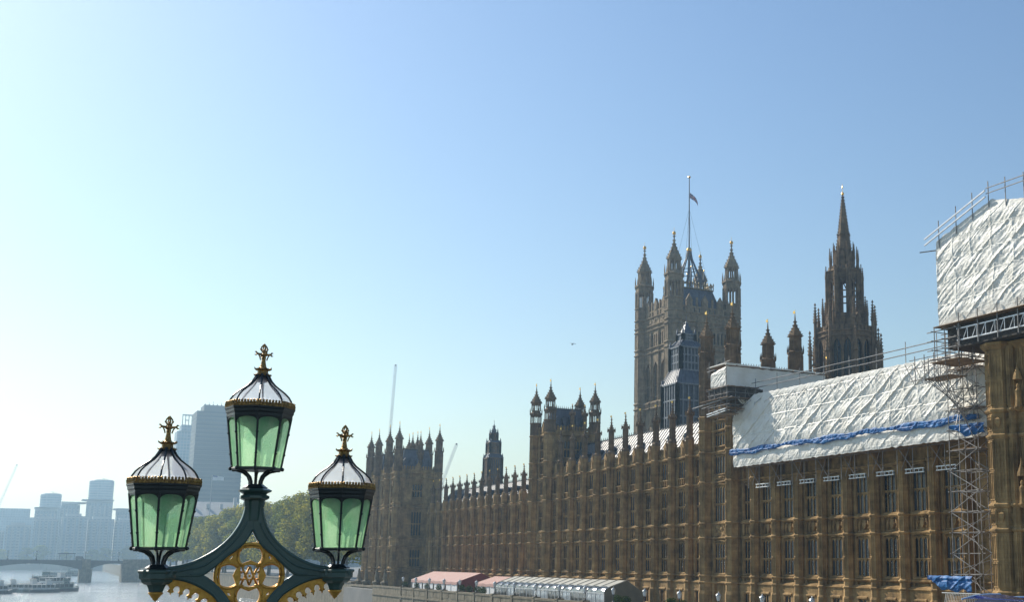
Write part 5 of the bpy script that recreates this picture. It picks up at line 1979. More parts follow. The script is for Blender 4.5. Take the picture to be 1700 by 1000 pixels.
ya, yb, nb = 152.0, 197.0, 15
prof = [(73.25, -5.15), (73.3, -4.85), (73.5, -4.6), (73.8, -4.4), (74.2, -4.25)]
f, pn, rf, end = MB(), MB(), MB(), MB()
for k in range(nb + 1):
    y = ya + (yb - ya) * k / nb
    f.box(73.18, 73.3, y - 0.06, y + 0.06, Z0, -5.15)
    f.path([(x - 0.02, y, z + 0.02) for x, z in prof], 0.07, 5)
    rf.tube((74.2, y, -4.2), (76.9, y, -3.3), 0.07, 4)
    if k < nb:
        y2 = y + (yb - ya) / nb
        f.box(73.2, 73.28, (y + y2) / 2 - 0.04, (y + y2) / 2 + 0.04, Z0, -5.15)
        pn.add([(73.24, y, Z0), (73.24, y2, Z0), (73.24, y2, -5.15), (73.24, y, -5.15)], [(0, 1, 2, 3)])
        # each bay of the eave bulges on its own
        vs, fs = [], []
        for i, (x, z) in enumerate(prof):
            for j in range(7):
                t = j / 6
                bl = 0.12 * math.sin(PI * t)
                vs.append((x - bl * 0.7, y + (y2 - y) * t, z + bl))
        for i in range(len(prof) - 1):
            for j in range(6):
                q = i * 7 + j
                fs.append((q, q + 1, q + 8, q + 7))
        pn.add(vs, fs)
f.box(73.16, 73.34, ya, yb, -5.22, -5.08)
f.box(74.1, 74.3, ya, yb, -4.3, -4.18)
f.box(73.2, 73.3, ya, yb, -6.7, -6.62)
rf.extr([(74.2, -4.25), (76.9, -3.35), (77.1, -3.35), (79.7, -5.15), (79.6, -5.2), (77.0, -3.42), (74.2, -4.3)], 1, ya, yb)
rf.box(79.6, 79.7, ya, yb, Z0, -5.1)
end.extr([(73.3, Z0), (79.7, Z0), (79.7, -5.15), (77.0, -3.38), (74.2, -4.27), (73.5, -4.62), (73.3, -5.1)], 1, ya - 0.06, ya)
end2 = MB()
end2.extr([(73.3, Z0), (79.7, Z0), (79.7, -5.15), (77.0, -3.38), (74.2, -4.27), (73.5, -4.62), (73.3, -5.1)], 1, yb, yb + 0.06)
mq(end2, "gable", M['canvas_grey'], MQ)
mq(f, "frame", M['white_frame'], MQ)
mq(pn, "glazing", M['pvc'], MQ)
wp_ = MB()
for k in (0, 1, 4, 7, 8, 12):
    y = ya + 3.0 * k
    wp_.box(73.27, 73.31, y + 0.15, y + 2.85, Z0, -5.3)
mq(wp_, "white_panel", M['white_canvas'], MQ)
mq(rf, "roof", M['canvas_cream'], MQ)
mq(end, "gable", M['canvas_grey'], MQ)
b = MB()
b.box(74, 79.4, ya + 0.1, yb - 0.1, Z0, Z0 + 0.03)
for k in range(26):
    x, y = 74.6 + random.random() * 3.5, ya + 1 + k * 1.7
    b.box(x - 0.5, x + 0.5, y - 0.5, y + 0.5, Z0 + 0.7, Z0 + 0.76)
    b.box(x - 0.06, x + 0.06, y - 0.06, y + 0.06, Z0 + 0.03, Z0 + 0.7)
mq(b, "tables", M['canvas_cream'], MQ)


def red_marquee(label, x0, x1, ya, yb, z_eave, z_ridge, xr, n):
    R = empty("marquee", label, "marquee", ((x0 + x1) / 2, (ya + yb) / 2, Z0))
    rf, f, cl, rd = MB(), MB(), MB(), MB()
    for k in range(n):
        y, y2 = ya + (yb - ya) * k / n, ya + (yb - ya) * (k + 1) / n
        vs, fs = [], []
        for i in range(5):
            for j in range(7):
                t = i / 4
                sag = -0.13 * math.sin(PI * j / 6) * (1 - t)
                vs.append((x0 + (xr - x0) * t, y + (y2 - y) * j / 6, z_eave + (z_ridge - z_eave) * t + sag))
        for i in range(4):
            for j in range(6):
                q = i * 7 + j
                fs.append((q, q + 1, q + 8, q + 7))
        rf.add(vs, fs)
        vs, fs = [], []
        for j in range(9):
            t = j / 8
            yy = y + (y2 - y) * t
            sag = -0.13 * math.sin(PI * t)
            vs += [(x0 - 0.03, yy, z_eave + sag), (x0 - 0.08, yy, z_eave - 0.38 - 0.2 * abs(math.sin(PI * 3 * t)) + sag)]
        for j in range(8):
            fs.append((2 * j, 2 * j + 1, 2 * j + 3, 2 * j + 2))
        rf.add(vs, fs)
        f.tube((x0, y, Z0), (x0, y, z_eave), 0.06, 5)
        cl.add([(x0 + 0.04, y + 0.1, Z0), (x0 + 0.04, y2 - 0.7 * (k % 2), Z0), (x0 + 0.04, y2 - 0.7 * (k % 2), z_eave - 0.2), (x0 + 0.04, y + 0.1, z_eave - 0.2)], [(0, 1, 2, 3)])
    f.tube((x0, yb, Z0), (x0, yb, z_eave), 0.06, 5)
    rf.add([(xr, ya, z_ridge), (xr, yb, z_ridge), (x1, yb, z_eave), (x1, ya, z_eave)], [(0, 1, 2, 3)])
    for y in (ya - 0.02, yb + 0.02):
        rd = MB()
        rd.extr([(x0, z_eave - 0.5), (x1, z_eave - 0.5), (x1, z_eave), (xr, z_ridge), (x0, z_eave)], 1, y - 0.02, y + 0.02)
        mq(rd, "gable", M['red_canvas'], R)
    rd = MB()
    rd.extr([(x0 + 1.5, Z0), (x1, Z0), (x1, z_eave - 0.5), (x0 + 1.5, z_eave - 0.5)], 1, ya + 0.2, ya + 0.24)
    mq(rf, "roof", M['striped'], R)
    bu = MB()
    for k in range(n * 2):
        y = ya + (yb - ya) * (k + 0.5) / (n * 2)
        bu.box(x0 + 0.4, x0 + 0.9, y - 0.3, y + 0.3, Z0 + 0.9, Z0 + 1.6 + 0.3 * (k % 2))
    bu.box(x0 + 0.35, x0 + 0.95, ya + 0.2, yb - 0.2, Z0, Z0 + 0.92)
    mq(bu, "serving_counter", M['white_frame'], R)
    mq(f, "frame", M['white_frame'], R)
    mq(cl, "side_curtain", M['white_canvas'], R)
    mq(rd, "end_curtain", M['red_canvas'], R)


red_marquee("long marquee of pink striped canvas with scalloped edge and dark red end", 72.4, 80.6, 215.6, 246.0, -4.6, -2.95, 77.2, 8)
red_marquee("small pink canvas canopy between the long striped marquee and the glazed one", 74.0, 80.0, 198.4, 209.5, -4.7, -3.5, 77.8, 3)


def leafy(mb, cx, cy, cz, rx, ry, rz, n, s, seed, hollow=0.35):
    """scattered leaf clumps through an ellipsoid"""
    rnd = random.Random(seed)
    for _ in range(n):
        while True:
            u = Vector((rnd.uniform(-1, 1), rnd.uniform(-1, 1), rnd.uniform(-1, 1)))
            if hollow < u.length < 1:
                break
        c = Vector((cx + u.x * rx, cy + u.y * ry, cz + u.z * rz))
        nrm = (u + Vector((rnd.uniform(-.8, .8), rnd.uniform(-.8, .8), rnd.uniform(-.4, .9)))).normalized()
        t = nrm.orthogonal().normalized()
        t = Matrix.Rotation(rnd.uniform(0, 6.28), 3, nrm) @ t
        bt = nrm.cross(t)
        k = s * rnd.uniform(0.6, 1.35)
        mb.add([tuple(c - t * k), tuple(c - bt * k * 0.55), tuple(c + t * k), tuple(c + bt * k * 0.55)], [(0, 1, 2, 3)])


pot_proto = None
shrub_spots = [(72.6, 251.5), (72.2, 241.0), (72.3, 234.0), (72.5, 213.0), (73.0, 210.2), (72.6, 204.6), (72.4, 201.0), (72.2, 226.0), (73.2, 147.5), (72.0, 142.5), (72.4, 130.6), (72.2, 127.0), (74.0, 133.0)]
for (x, y) in shrub_spots:
    if pot_proto is None:
        r = empty("potted_shrub", "clipped green shrub in a stone tub on the terrace behind the river wall", "shrub", (x, y, Z0), "potted shrubs along the terrace")
        b = MB()
        b.lathe(0, 0, [(0.35, 0), (0.5, 0.55), (0.55, 0.6), (0.5, 0.62)], 10)
        b.build("tub", M['river_stone'], r)
        b = MB()
        b.lathe(0, 0, [(0.05, 0.6), (0.04, 1.2)], 6)
        leafy(b, 0, 0, 1.45, 0.75, 0.75, 0.75, 700, 0.09, 5)
        b.build("foliage", M['leaf_dark'], r)
        pot_proto = r
    else:
        copy_tree(pot_proto, None, (x, y, Z0), random.random() * 6)

# ------------------------------------------------------------------ garden trees along the embankment
def make_tree(name, label, x, y, h, cr, seed, m='leaf', n=5200, ls=0.55, zb=Z0, group="plane trees in the riverside garden"):
    rnd = random.Random(seed)
    root = empty(name, label, "tree", (x, y, zb), group)
    t = MB()
    t.path([(0, 0, 0), (0.1, 0.1, h * 0.18), (rnd.uniform(-.4, .4), rnd.uniform(-.4, .4), h * 0.36)], 0.5, 8, [0.62, 0.5, 0.42])
    lobes = []
    for k in range(20):
        a = rnd.uniform(0, 2 * PI)
        el = rnd.uniform(-0.75, 1.05)
        rr = cr * rnd.uniform(0.35, 0.72) * math.cos(el * 1.1)
        c = Vector((rr * math.cos(a), rr * math.sin(a), h * 0.54 + h * 0.31 * math.sin(el * 1.3)))
        lobes.append((c, cr * rnd.uniform(0.32, 0.5)))
    lobes.append((Vector((0, 0, h * 0.82)), cr * 0.45))
    for c, r in lobes:
        m_ = Vector((c.x * 0.4, c.y * 0.4, h * 0.4 + (c.z - h * 0.4) * 0.45))
        t.path([(0, 0, h * 0.3), tuple(m_), tuple(c)], 0.2, 5, [0.26, 0.17, 0.05])
    t.build("trunk", M['bark'], root)
    b = MB()
    for i, (c, r) in enumerate(lobes):
        leafy(b, c.x, c.y, c.z, r, r, r * 0.82, n // len(lobes), ls, seed * 31 + i, 0.3)
    b.build("crown", M[m], root)
    return root


tree_labels = [
    "bushy garden tree directly behind the striped terrace pavilion end", ]
specs = []
rnd = random.Random(11)
for k in range(19):
    y = 322 + k * 23.5
    base_x = 74.5 - (y - 300) * (14.0 / 460)
    specs.append((base_x + 7.5 + rnd.uniform(-1.5, 1.5), y, rnd.uniform(28.5, 32)))
for k in range(12):
    y = 312 + k * 31
    if y < 430:
        continue
    base_x = 74.5 - (y - 300) * (14.0 / 460)
    specs.append((base_x + 24 + rnd.uniform(-2, 2), y, rnd.uniform(30.0, 33)))
n_specs = len(specs)
protos = []
for i, (x, y, h) in enumerate(specs):
    lab = "tall green and yellowing plane tree in the riverside garden beyond the palace"
    if i < 8:
        r = make_tree("plane_tree", lab, x, y, h, 10.0, 40 + i, 'leaf_warm' if i % 3 != 1 else 'leaf', 9000, 0.52)
        protos.append((r, h))
    else:
        src, sh = protos[(i * 5) % 8]
        r = copy_tree(src, None, (x, y, Z0), rnd.random() * 6.28)
        s = h / sh
        r.scale = (s, s, s)

# ------------------------------------------------------------------ far bank and skyline
def office(name, label, boxes, m, cat="building", extras=None, parts=None):
    x = sum((b[0] + b[1]) / 2 for b in boxes) / len(boxes)
    y = sum((b[2] + b[3]) / 2 for b in boxes) / len(boxes)
    root = empty(name, label, cat, (x, y, Z0))
    b = MB()
    for q in boxes:
        b.box(*q)
    o = b.build("wall", M[m], root)
    o.location = -Vector(root.location)
    for nm, mm, mb in (parts or []):
        o = mb.build(nm, M[mm], root)
        o.location = -Vector(root.location)
    return root


M['f_office'] = facade_mat("banded_office_facade", (0.08, 0.085, 0.09), (0.045, 0.05, 0.06), 400.0, 3.7, 0.55)
M['f_flats'] = facade_mat("riverside_flats_facade", (0.34, 0.34, 0.32), (0.12, 0.15, 0.17), 4.0, 3.2, 0.5)
M['f_glass'] = facade_mat("glass_flats_facade", (0.26, 0.30, 0.32), (0.12, 0.17, 0.2), 3.0, 3.3, 0.75)
M['f_band'] = mat('dull_panel_bands', (0.115, 0.12, 0.125), (0.095, 0.10, 0.105), scale=0.05)
M['f_plain'] = mat("pale_render", (0.42, 0.42, 0.4), (0.34, 0.34, 0.32), scale=0.05)
M['slate_far'] = mat("weathered_slates", (0.30, 0.28, 0.25), (0.22, 0.21, 0.19), scale=0.3, bump=0.2)

# banded office tower with a set-back plant floor and aerials
pl, ae = MB(), MB()
pl.box(123.0, 152.5, 1056, 1080, 124.5, 131.2)
for k in range(9):
    x = 124 + k * 3.3
    ae.tube((x, 1060, 131.2), (x, 1060, 132.6 + (k * 37 % 5) * 0.6), 0.18, 4)
    ae.box(x - 0.5, x + 0.5, 1059, 1061, 131.2, 132.2)
fins = MB()
for k in range(36):
    z = -3 + k * 3.6
    fins.box(116.7, 155.9, 1049.7, 1082.3, z - 0.6, z + 0.5)
office("office_tower", "tall banded office tower with set-back top and aerials behind the bridge lamp", [(117.0, 155.6, 1050, 1082, Z0, 125.0)], 'f_office',
       parts=[("plant_floor", 'f_band', pl), ("aerials", 'iron', ae), ("floor_bands", 'f_band', fins)])
cr = MB()
for x in (131.2, 134.0, 137.2, 140.2):
    cr.box(x - 0.45, x + 0.45, 1298, 1299.2, 138.5, 149.5)
cr.box(130.8, 140.6, 1298, 1299.2, 148.3, 149.8)
cr.box(133.4, 137.6, 1298, 1299.2, 143.0, 144.0)
office("apartment_tower", "slim hazy tower with an open frame on top, left of the banded office tower", [(127.2, 147.6, 1300, 1325, Z0, 132.0), (130.6, 141.0, 1298, 1318, 131.9, 138.6), (147.6, 150.4, 1300, 1320, Z0, 121.0)], 'f_glass', parts=[("crown_frame", 'f_plain', cr)])
# long riverside building with pitched slate roofs
rr, ch = MB(), MB()
rr.extr([(868, 27.0), (842, 37.8), (816, 27.0)], 0, 88.0, 124.0)
rr2 = MB()
rr2.extr([(868, 27.0), (842, 37.4), (816, 27.0)], 0, 131.0, 170.0)
for k in range(8):
    ch.box(94 + k * 8.5, 95.8 + k * 8.5, 829, 832, 33, 40.5 if k == 3 else 36)
office("riverside_offices", "long stone building with pale pitched roofs and a flagpole just above the garden trees", [(90, 170, 818, 866, Z0, 27.2)], 'f_flats', parts=[("roof", 'slate_far', rr), ("roof", 'slate_far', rr2), ("chimney", 'f_plain', ch)])
fp = MB()
fp.tube((103.0, 816, 27.0), (103.0, 816, 54.5), 0.35, 6, 0.2)
r = empty("flagpole", "white flagpole standing on the pitched roof behind the lamp", "flagpole", (103, 816, 27))
o = fp.build("pole", M['f_plain'], r)
o.location = -Vector(r.location)
flag_obj("flag", "small pale flag flying above the pitched roof behind the lamp", 103.4, 816, 54.3, 7.5, 3.4, lambda u, v: 1 if v > 0.3 else (0 if u < 0.4 else 1), 0.15)
# long low distant roofs right of the top lamp
rr = MB()
rr.extr([(1010, 30), (1000, 37.5), (990, 30)], 0, 196, 262)
ch = MB()
ch.box(200.0, 204.5, 996, 1001, 30, 44.0)
office("riverside_offices", "distant slate roof with one square chimney just left of the right hand lantern", [(194, 262, 990, 1010, Z0, 30)], 'f_flats', parts=[("roof", 'slate_far', rr), ("chimney", 'f_plain', ch)])

# stepped riverside flats with wing-shaped roofs
def wing_block(name, label, x0, x1, y, z, roofs, tone='f_glass'):
    wp, wd = MB(), MB()
    xm = (x0 + x1) / 2
    for s, ext in roofs:
        wp.extr([(xm - s * (x1 - x0) * 0.5, z - 0.5), (xm + s * ((x1 - x0) * 0.5 + ext), z + 2.2), (xm + s * ((x1 - x0) * 0.5 + ext), z + 3.2), (xm - s * (x1 - x0) * 0.5, z + 3.4)], 1, y - 3, y + 30)
    for k in range(5):
        xx = x0 + (x1 - x0) * (k + 0.5) / 5
        wd.box(xx - 1.3, xx + 1.3, y - 1.6, y, Z0 + 6, z - 4)
    office(name, label, [(x0, x1, y, y + 28, Z0, z)], tone, parts=[("roof", 'f_plain', wp), ("balcony", 'f_flats', wd)])


wing_block("riverside_flats", "lowest winged block of the far riverside flats, nearest the left edge", 6.5, 30.0, 1590, 57.0, [(1, 3.5), (-1, 1)])
wing_block("riverside_flats", "second winged block of the far riverside flats, in front of the shorter round tower", 33.5, 53.5, 1585, 64.0, [(1, 7)])
wing_block("riverside_flats", "tallest winged block of the far riverside flats, in front of the taller round tower", 60.5, 88.0, 1570, 67.0, [(-1, 6), (1, 1)])
wing_block("riverside_flats", "fourth winged block of the far riverside flats, right of the taller round tower", 94.0, 112.0, 1580, 57.0, [(1, 7), (-1, 4)])
wing_block("riverside_flats", "fifth winged block of the far riverside flats, half behind the left lantern", 118.0, 150.0, 1590, 48.5, [(-1, 5), (-1, 1)])
for nm, lab, cx, r0, zt in (("round_tower", "shorter hazy round apartment tower on the far bank", 24.5, 12.6, 84.5), ("round_tower", "taller hazy round apartment tower on the far bank", 84.0, 15.2, 105.0)):
    root = empty(nm, lab, "tower", (cx, 1780, Z0))
    b = MB()
    b.lathe(cx, 1780, [(r0, Z0), (r0, zt), (r0 * 0.96, zt + 0.2)], 24)
    o = b.build("wall", M['f_glass'], root)
    o.location = -Vector(root.location)
    b = MB()
    for k in range(int((zt + 5) / 3.4)):
        z = Z0 + 4 + k * 3.4
        b.lathe(cx, 1780, [(r0 + 0.5, z), (r0 + 0.5, z + 0.5)], 24)
    b.lathe(cx, 1780, [(r0 + 0.3, zt), (r0 * 0.9, zt + 1.6), (r0 * 0.5, zt + 1.8)], 24)
    b.tube((cx + 2, 1780, zt), (cx + 2, 1780, zt + 4.5), 0.4, 4)
    b.tube((cx - 1, 1780, zt + 4), (cx + 7, 1780, zt + 3), 0.3, 4)
    o = b.build("floor_bands", M['f_plain'], root)
    o.location = -Vector(root.location)
office("apartment_tower", "tapering hazy tower just left of the left hand lantern on the far bank", [(146.0, 190.0, 1900, 1930, Z0, 111.0), (138.0, 190.0, 1901, 1929, Z0, 84.0)], 'f_glass')
office("apartment_block", "wide flat-topped hazy block at the far left edge of the skyline", [(-45.0, 2.0, 1800, 1830, Z0, 66.0), (-45, 8, 1795, 1830, Z0, 54.0)], 'f_glass')
base = [(-60, -22, 1500, 1530, Z0, 30.0, "low pale block"), (-20, 4, 1490, 1520, Z0, 36.0, "plain square block"), (6, 30, 1480, 1510, Z0, 43.0, "stepped block"), (33, 58, 1470, 1500, Z0, 46.5, "broad block"), (60, 86, 1480, 1512, Z0, 44.0, "second broad block"), (88, 112, 1485, 1510, Z0, 43.0, "square balconied block"), (114, 145, 1495, 1520, Z0, 38.0, "long low block")]
for x0, x1, y0, y1, z0, z1, nm in base:
    d = MB()
    for k in range(int((x1 - x0) / 6)):
        d.box(x0 + 2 + k * 6, x0 + 4.5 + k * 6, y0 - 1.5, y0, z0 + 6, z1 - 3)
    p2 = MB()
    p2.box(x0 + 4, x1 - 6, y0 + 6, y1 - 4, z1, z1 + 3)
    office("waterfront_block", nm + " on the hazy far waterfront, " + {0: "cut by the left edge", 1: "second from the left edge", 2: "third from the left edge", 3: "under the shorter round tower", 4: "under the taller round tower", 5: "right of the taller round tower", 6: "beside the left lantern"}[base.index((x0, x1, y0, y1, z0, z1, nm))],
           [(x0, x1, y0, y1, z0, z1)], 'f_flats', parts=[("balcony", 'f_glass', d), ("penthouse", 'f_plain', p2)])
# belt of trees on the far waterfront
for k in range(9):
    src, sh = protos[(k * 3) % 8]
    r = copy_tree(src, None, (-48 + k * 21 + (k % 3) * 4, 1440 + (k * 7 % 5) * 9, Z0), k * 1.3)
    s = (15 + (k * 5 % 4) * 2.5) / sh
    r.scale = (s * 1.3, s * 1.3, s)
    r['label'] = "small hazy tree on the far bank beyond the road bridge"
    r['group'] = "trees on the far bank"
for i in range(n_specs):
    pass

# ------------------------------------------------------------------ far road bridge
LB = empty("road_bridge", "low grey road bridge with shallow arches and stone piers crossing the river in the haze", "bridge", (31, 766, -14.2))
LO = Vector(LB.location)
M['bridge_steel'] = mat("bridge_steel", (0.10, 0.11, 0.12), (0.07, 0.075, 0.08), rough=0.6, scale=0.5)


def lp(mb, nm, m='bridge_steel'):
    o = mb.build(nm, M[m], LB)
    o.location = -LO
    return o


y0, y1 = 758.0, 776.0
piers = [-130.0, -76.0, -22.5, 31.5]
w = MB()
def deck_z(x):
    return -1.1 - 0.00012 * (x + 40) ** 2
xs_ = [-190 + 6 * k for k in range(43)]
for a, b_ in zip(xs_[:-1], xs_[1:]):
    w.extr([(a, deck_z(a) - 1.1), (b_, deck_z(b_) - 1.1), (b_, deck_z(b_) - 0.4), (a, deck_z(a) - 0.4)], 1, y0, y1)
    for yy in (y0, y1):
        w.extr([(a, deck_z(a) - 0.4), (b_, deck_z(b_) - 0.4), (b_, deck_z(b_) + 0.25), (a, deck_z(a) + 0.25)], 1, yy - 0.3, yy + 0.3)
lp(w, "deck")
spans = [(-180, -130)] + list(zip(piers[:-1], piers[1:])) + [(31.5, 62.0)]
for (a, b_) in spans:
    w = MB()
    n = 14
    bl = []
    for k in range(n + 1):
        t = k / n
        x = a + (b_ - a) * t
        bl.append((x, -8.2 + 4.9 * (1 - (2 * t - 1) ** 2) ** 0.8 if 0 < t < 1 else -8.2))
    for k in range(n):
        (xa, za), (xb, zb) = bl[k], bl[k + 1]
        w.extr([(xa, za), (xb, zb), (xb, deck_z(xb) - 1.1), (xa, deck_z(xa) - 1.1)], 1, y0 + 0.3, y0 + 1.0)
        w.extr([(xa, za), (xb, zb), (xb, deck_z(xb) - 1.1), (xa, deck_z(xa) - 1.1)], 1, y1 - 1.0, y1 - 0.3)
        w.extr([(xa, za), (xb, zb), (xb, zb + 0.5), (xa, za + 0.5)], 1, y0 + 1.0, y1 - 1.0)
    lp(w, "arch")
for x in piers:
    w = MB()
    w.extr([(x - 3.1, y0 - 2.5), (x, y0 - 5.5), (x + 3.1, y0 - 2.5), (x + 3.1, y1 + 2.5), (x, y1 + 5.5), (x - 3.1, y1 + 2.5)], 2, -16.5, -6.8)
    w.box(x - 2.2, x + 2.2, y0 - 0.8, y1 + 0.8, -6.8, -0.9)
    w.box(x - 3.4, x + 3.4, y0 - 2.2, y1 + 2.2, -7.2, -6.7)
    lp(w, "pier", 'river_stone')
w = MB()
w.box(50.5, 66.0, y0 - 3, y1 + 3, -16.5, -3.0)
w.box(50.2, 66.3, y0 - 3.4, y0 - 2.4, -3.0, -1.3)
w.box(50.2, 66.3, y0 - 3.6, y1 + 3.4, -1.3, -1.0)
lp(w, "abutment", 'river_stone')
lamp2 = None
for x in (-18, -8, 6, 30.5, 48.0):
    r = empty("bridge_lamp_post", "thin hazy lamp post standing on the far road bridge", "street lamp", (x, 757.6, deck_z(x)), "lamp posts on the far road bridge")
    b = MB()
    b.tube((0, 0, 0), (0, 0, 5.2), 0.17, 6, 0.11)
    b.box(-0.9, 0.9, -0.12, 0.12, 4.9, 5.1)
    b.lathe(0, 0, [(0.5, -0.3), (0.45, 0.9), (0.2, 1.1)], 6)
    b.build("post", M['iron'], r)
    for sx in (-0.9, 0.9):
        c = MB()
        c.lathe(sx, 0, [(0.12, 4.5), (0.28, 5.0), (0.3, 5.1), (0.05, 5.5)], 6)
        c.build("lantern", M['lamp_glass'], r)
# a bus shelter frame and a van on the far bridge
r = empty("bus_shelter", "open bus shelter on the far road bridge above the river pier", "bus shelter", (21, 761, -0.9))
b = MB()
for x in (17.6, 21.0, 25.0):
    b.box(x - 0.12, x + 0.12, 759.4, 759.6, -1.1, 2.3)
b.box(16.8, 25.6, 759.0, 761.6, 2.2, 2.65)
o = b.build("frame", M['iron'], r)
o.location = -Vector(r.location)


def van(name, label, x, y, z, L, h, m, s=1.0, group=None):
    r = empty(name, label, "van", (x, y, z), group)
    b = MB()
    b.extr([(-L / 2, 0.35), (L / 2, 0.35), (L / 2, h * 0.5), (L / 2 - 0.5, h * 0.62), (L / 2 - 1.1, h), (-L / 2 + 0.1, h), (-L / 2, h * 0.9)], 1, -0.95, 0.95)
    b.build("body", M[m], r)
    g = MB()
    g.extr([(L / 2 - 1.15, h * 0.65), (L / 2 - 0.5, h * 0.65), (L / 2 - 1.15, h * 0.92)], 1, -0.97, 0.97)
    g.build("window", M['glass'], r)
    for sx in (-L * 0.3, L * 0.32):
        for sy in (-0.9, 0.9):
            w_ = MB()
            w_.tube((sx, sy - 0.12, 0.35), (sx, sy + 0.12, 0.35), 0.35, 12)
            w_.build("wheel", M['iron'], r)
    return r


M['van_grey'] = mat("grey_paint", (0.16, 0.17, 0.18), (0.13, 0.14, 0.15), rough=0.3)
van("delivery_van", "small dark van crossing the far road bridge beside the lamp post", 28.0, 764, -1.5, 4.6, 2.4, 'van_grey')

# ------------------------------------------------------------------ boats
def boat(label, x, y, L, B, decks, hull_m, cab_m, rot=0.0, canopy=False):
    r = empty("river_boat", label, "boat", (x, y, -14.2))
    r.rotation_euler = (0, 0, rot)
    h = MB()
    n = 12
    top, bot = [], []
    for k in range(n + 1):
        t = k / n
        u = -L / 2 + L * t
        wd = B / 2 * (1 - max(0, (t - 0.7) / 0.3) ** 2.2) * (0.85 + 0.15 * min(1, t * 5))
        sh = 1.25 + 0.5 * max(0, (t - 0.6) / 0.4) ** 2
        top.append((u, wd, sh))
        bot.append((u * 0.97, wd * 0.85, -0.3))
    vs, fs = [], []
    for k in range(n + 1):
        (u, wd, sh), (ub, wb, zb) = top[k], bot[k]
        vs += [(u, -wd, sh), (ub, -wb, zb), (ub, wb, zb), (u, wd, sh)]
    for k in range(n):
        a = 4 * k
        for i in range(3):
            fs.append((a + i, a + i + 1, a + i + 5, a + i + 4))
        fs.append((a + 3, a, a + 4, a + 7))
    fs.append((0, 1, 2, 3))
    h.add(vs, fs)
    h.build("hull", M[hull_m], r)
    c, g = MB(), MB()
    z = 1.2
    l0, l1 = -L * 0.42, L * 0.3
    for d in range(decks):
        c.box(l0, l1, -B * 0.4, B * 0.4, z, z + 0.75)
        c.box(l0 - 0.3, l1 + 0.3, -B * 0.43, B * 0.43, z + 1.95, z + 2.15)
        n = int((l1 - l0) / 1.5)
        for k in range(n + 1):
            xx = l0 + (l1 - l0) * k / n
            for sy in (-1, 1):
                c.box(xx - 0.12, xx + 0.12, sy * B * 0.4 - 0.06, sy * B * 0.4 + 0.06, z + 0.7, z + 2.0)
        g.box(l0 + 0.1, l1 - 0.1, -B * 0.385, B * 0.385, z + 0.72, z + 1.96)
        z += 2.15
        l0, l1 = l0 + L * 0.05, l1 - L * 0.09
    wh = MB()
    wh.extr([(l1 - 2.2, z), (l1, z), (l1 - 0.4, z + 1.9), (l1 - 2.2, z + 1.9)], 1, -B * 0.22, B * 0.22)
    wh.box(l1 - 2.5, l1 - 0.1, -B * 0.26, B * 0.26, z + 1.9, z + 2.02)
    wh.tube((l1 - 1.5, 0, z + 1.9), (l1 - 1.5, 0, z + 4.0), 0.06, 5)
    c.build("cabin", M[cab_m], r)
    g.build("window", M['glass'], r)
    wh.build("wheelhouse", M[cab_m], r)
    ra = MB()
    for sy in (-1, 1):
        for k in range(8):
            xx = -L * 0.4 + L * 0.62 * k / 7
            ra.tube((xx, sy * B * 0.4, z), (xx, sy * B * 0.4, z + 0.9), 0.035, 4)
        ra.tube((-L * 0.4, sy * B * 0.4, z + 0.9), (L * 0.22, sy * B * 0.4, z + 0.9), 0.045, 4)
    ra.build("rail", M['white_frame'], r)
    return r


M['hull_dark'] = mat("dark_hull", (0.05, 0.07, 0.09), (0.03, 0.04, 0.05), rough=0.4)
M['boat_white'] = mat("boat_white", (0.72, 0.71, 0.67), (0.55, 0.54, 0.5), rough=0.4)
M['boat_green'] = mat("boat_green", (0.16, 0.22, 0.2), (0.1, 0.14, 0.13), rough=0.5)
M['boat_tan'] = mat("boat_canopy", (0.36, 0.27, 0.2), (0.26, 0.2, 0.15), rough=0.7)
boat("moored boat with grey cabin and low roof, leftmost of the river boats", -5.0, 562, 15, 6, 1, 'hull_dark', 'boat_white', 0.1)
boat("moored boat with a tan canopied deck between the left boat and the white cruiser", 2.0, 572, 16, 6, 1, 'hull_dark', 'boat_tan', 0.15)
boat("two-decked white passenger boat, tallest of the moored cluster", 14.0, 590, 19, 6.5, 2, 'boat_green', 'boat_white', 0.5)
boat("squat pale workboat in front of the two-decked passenger boat", 8.5, 548, 11, 5, 1, 'hull_dark', 'boat_white', 0.05)
boat("low dark barge with little wheelhouse at the right of the moored cluster", 14.5, 560, 14, 5, 1, 'hull_dark', 'boat_green', 0.2)
boat("small cream launch with a tan awning, cut by the left edge of the frame", -8.5, 536, 12, 4.5, 1, 'hull_dark', 'boat_white', 0.3)
boat("little white launch just behind the squat pale workboat", 3.5, 556, 10, 4.2, 1, 'boat_green', 'boat_white', 0.6)
boat("passenger boat moored behind the cluster, dark with a flat pale roof", 9.5, 640, 18, 6.5, 2, 'hull_dark', 'boat_green', 1.1)
boat("distant tug half hidden behind the far bridge pier", 42.0, 1120, 20, 7, 1, 'hull_dark', 'boat_green', 0.2)
boat("distant long barge seen under the far bridge span", 26.0, 1010, 26, 7, 1, 'hull_dark', 'boat_green', 0.1)

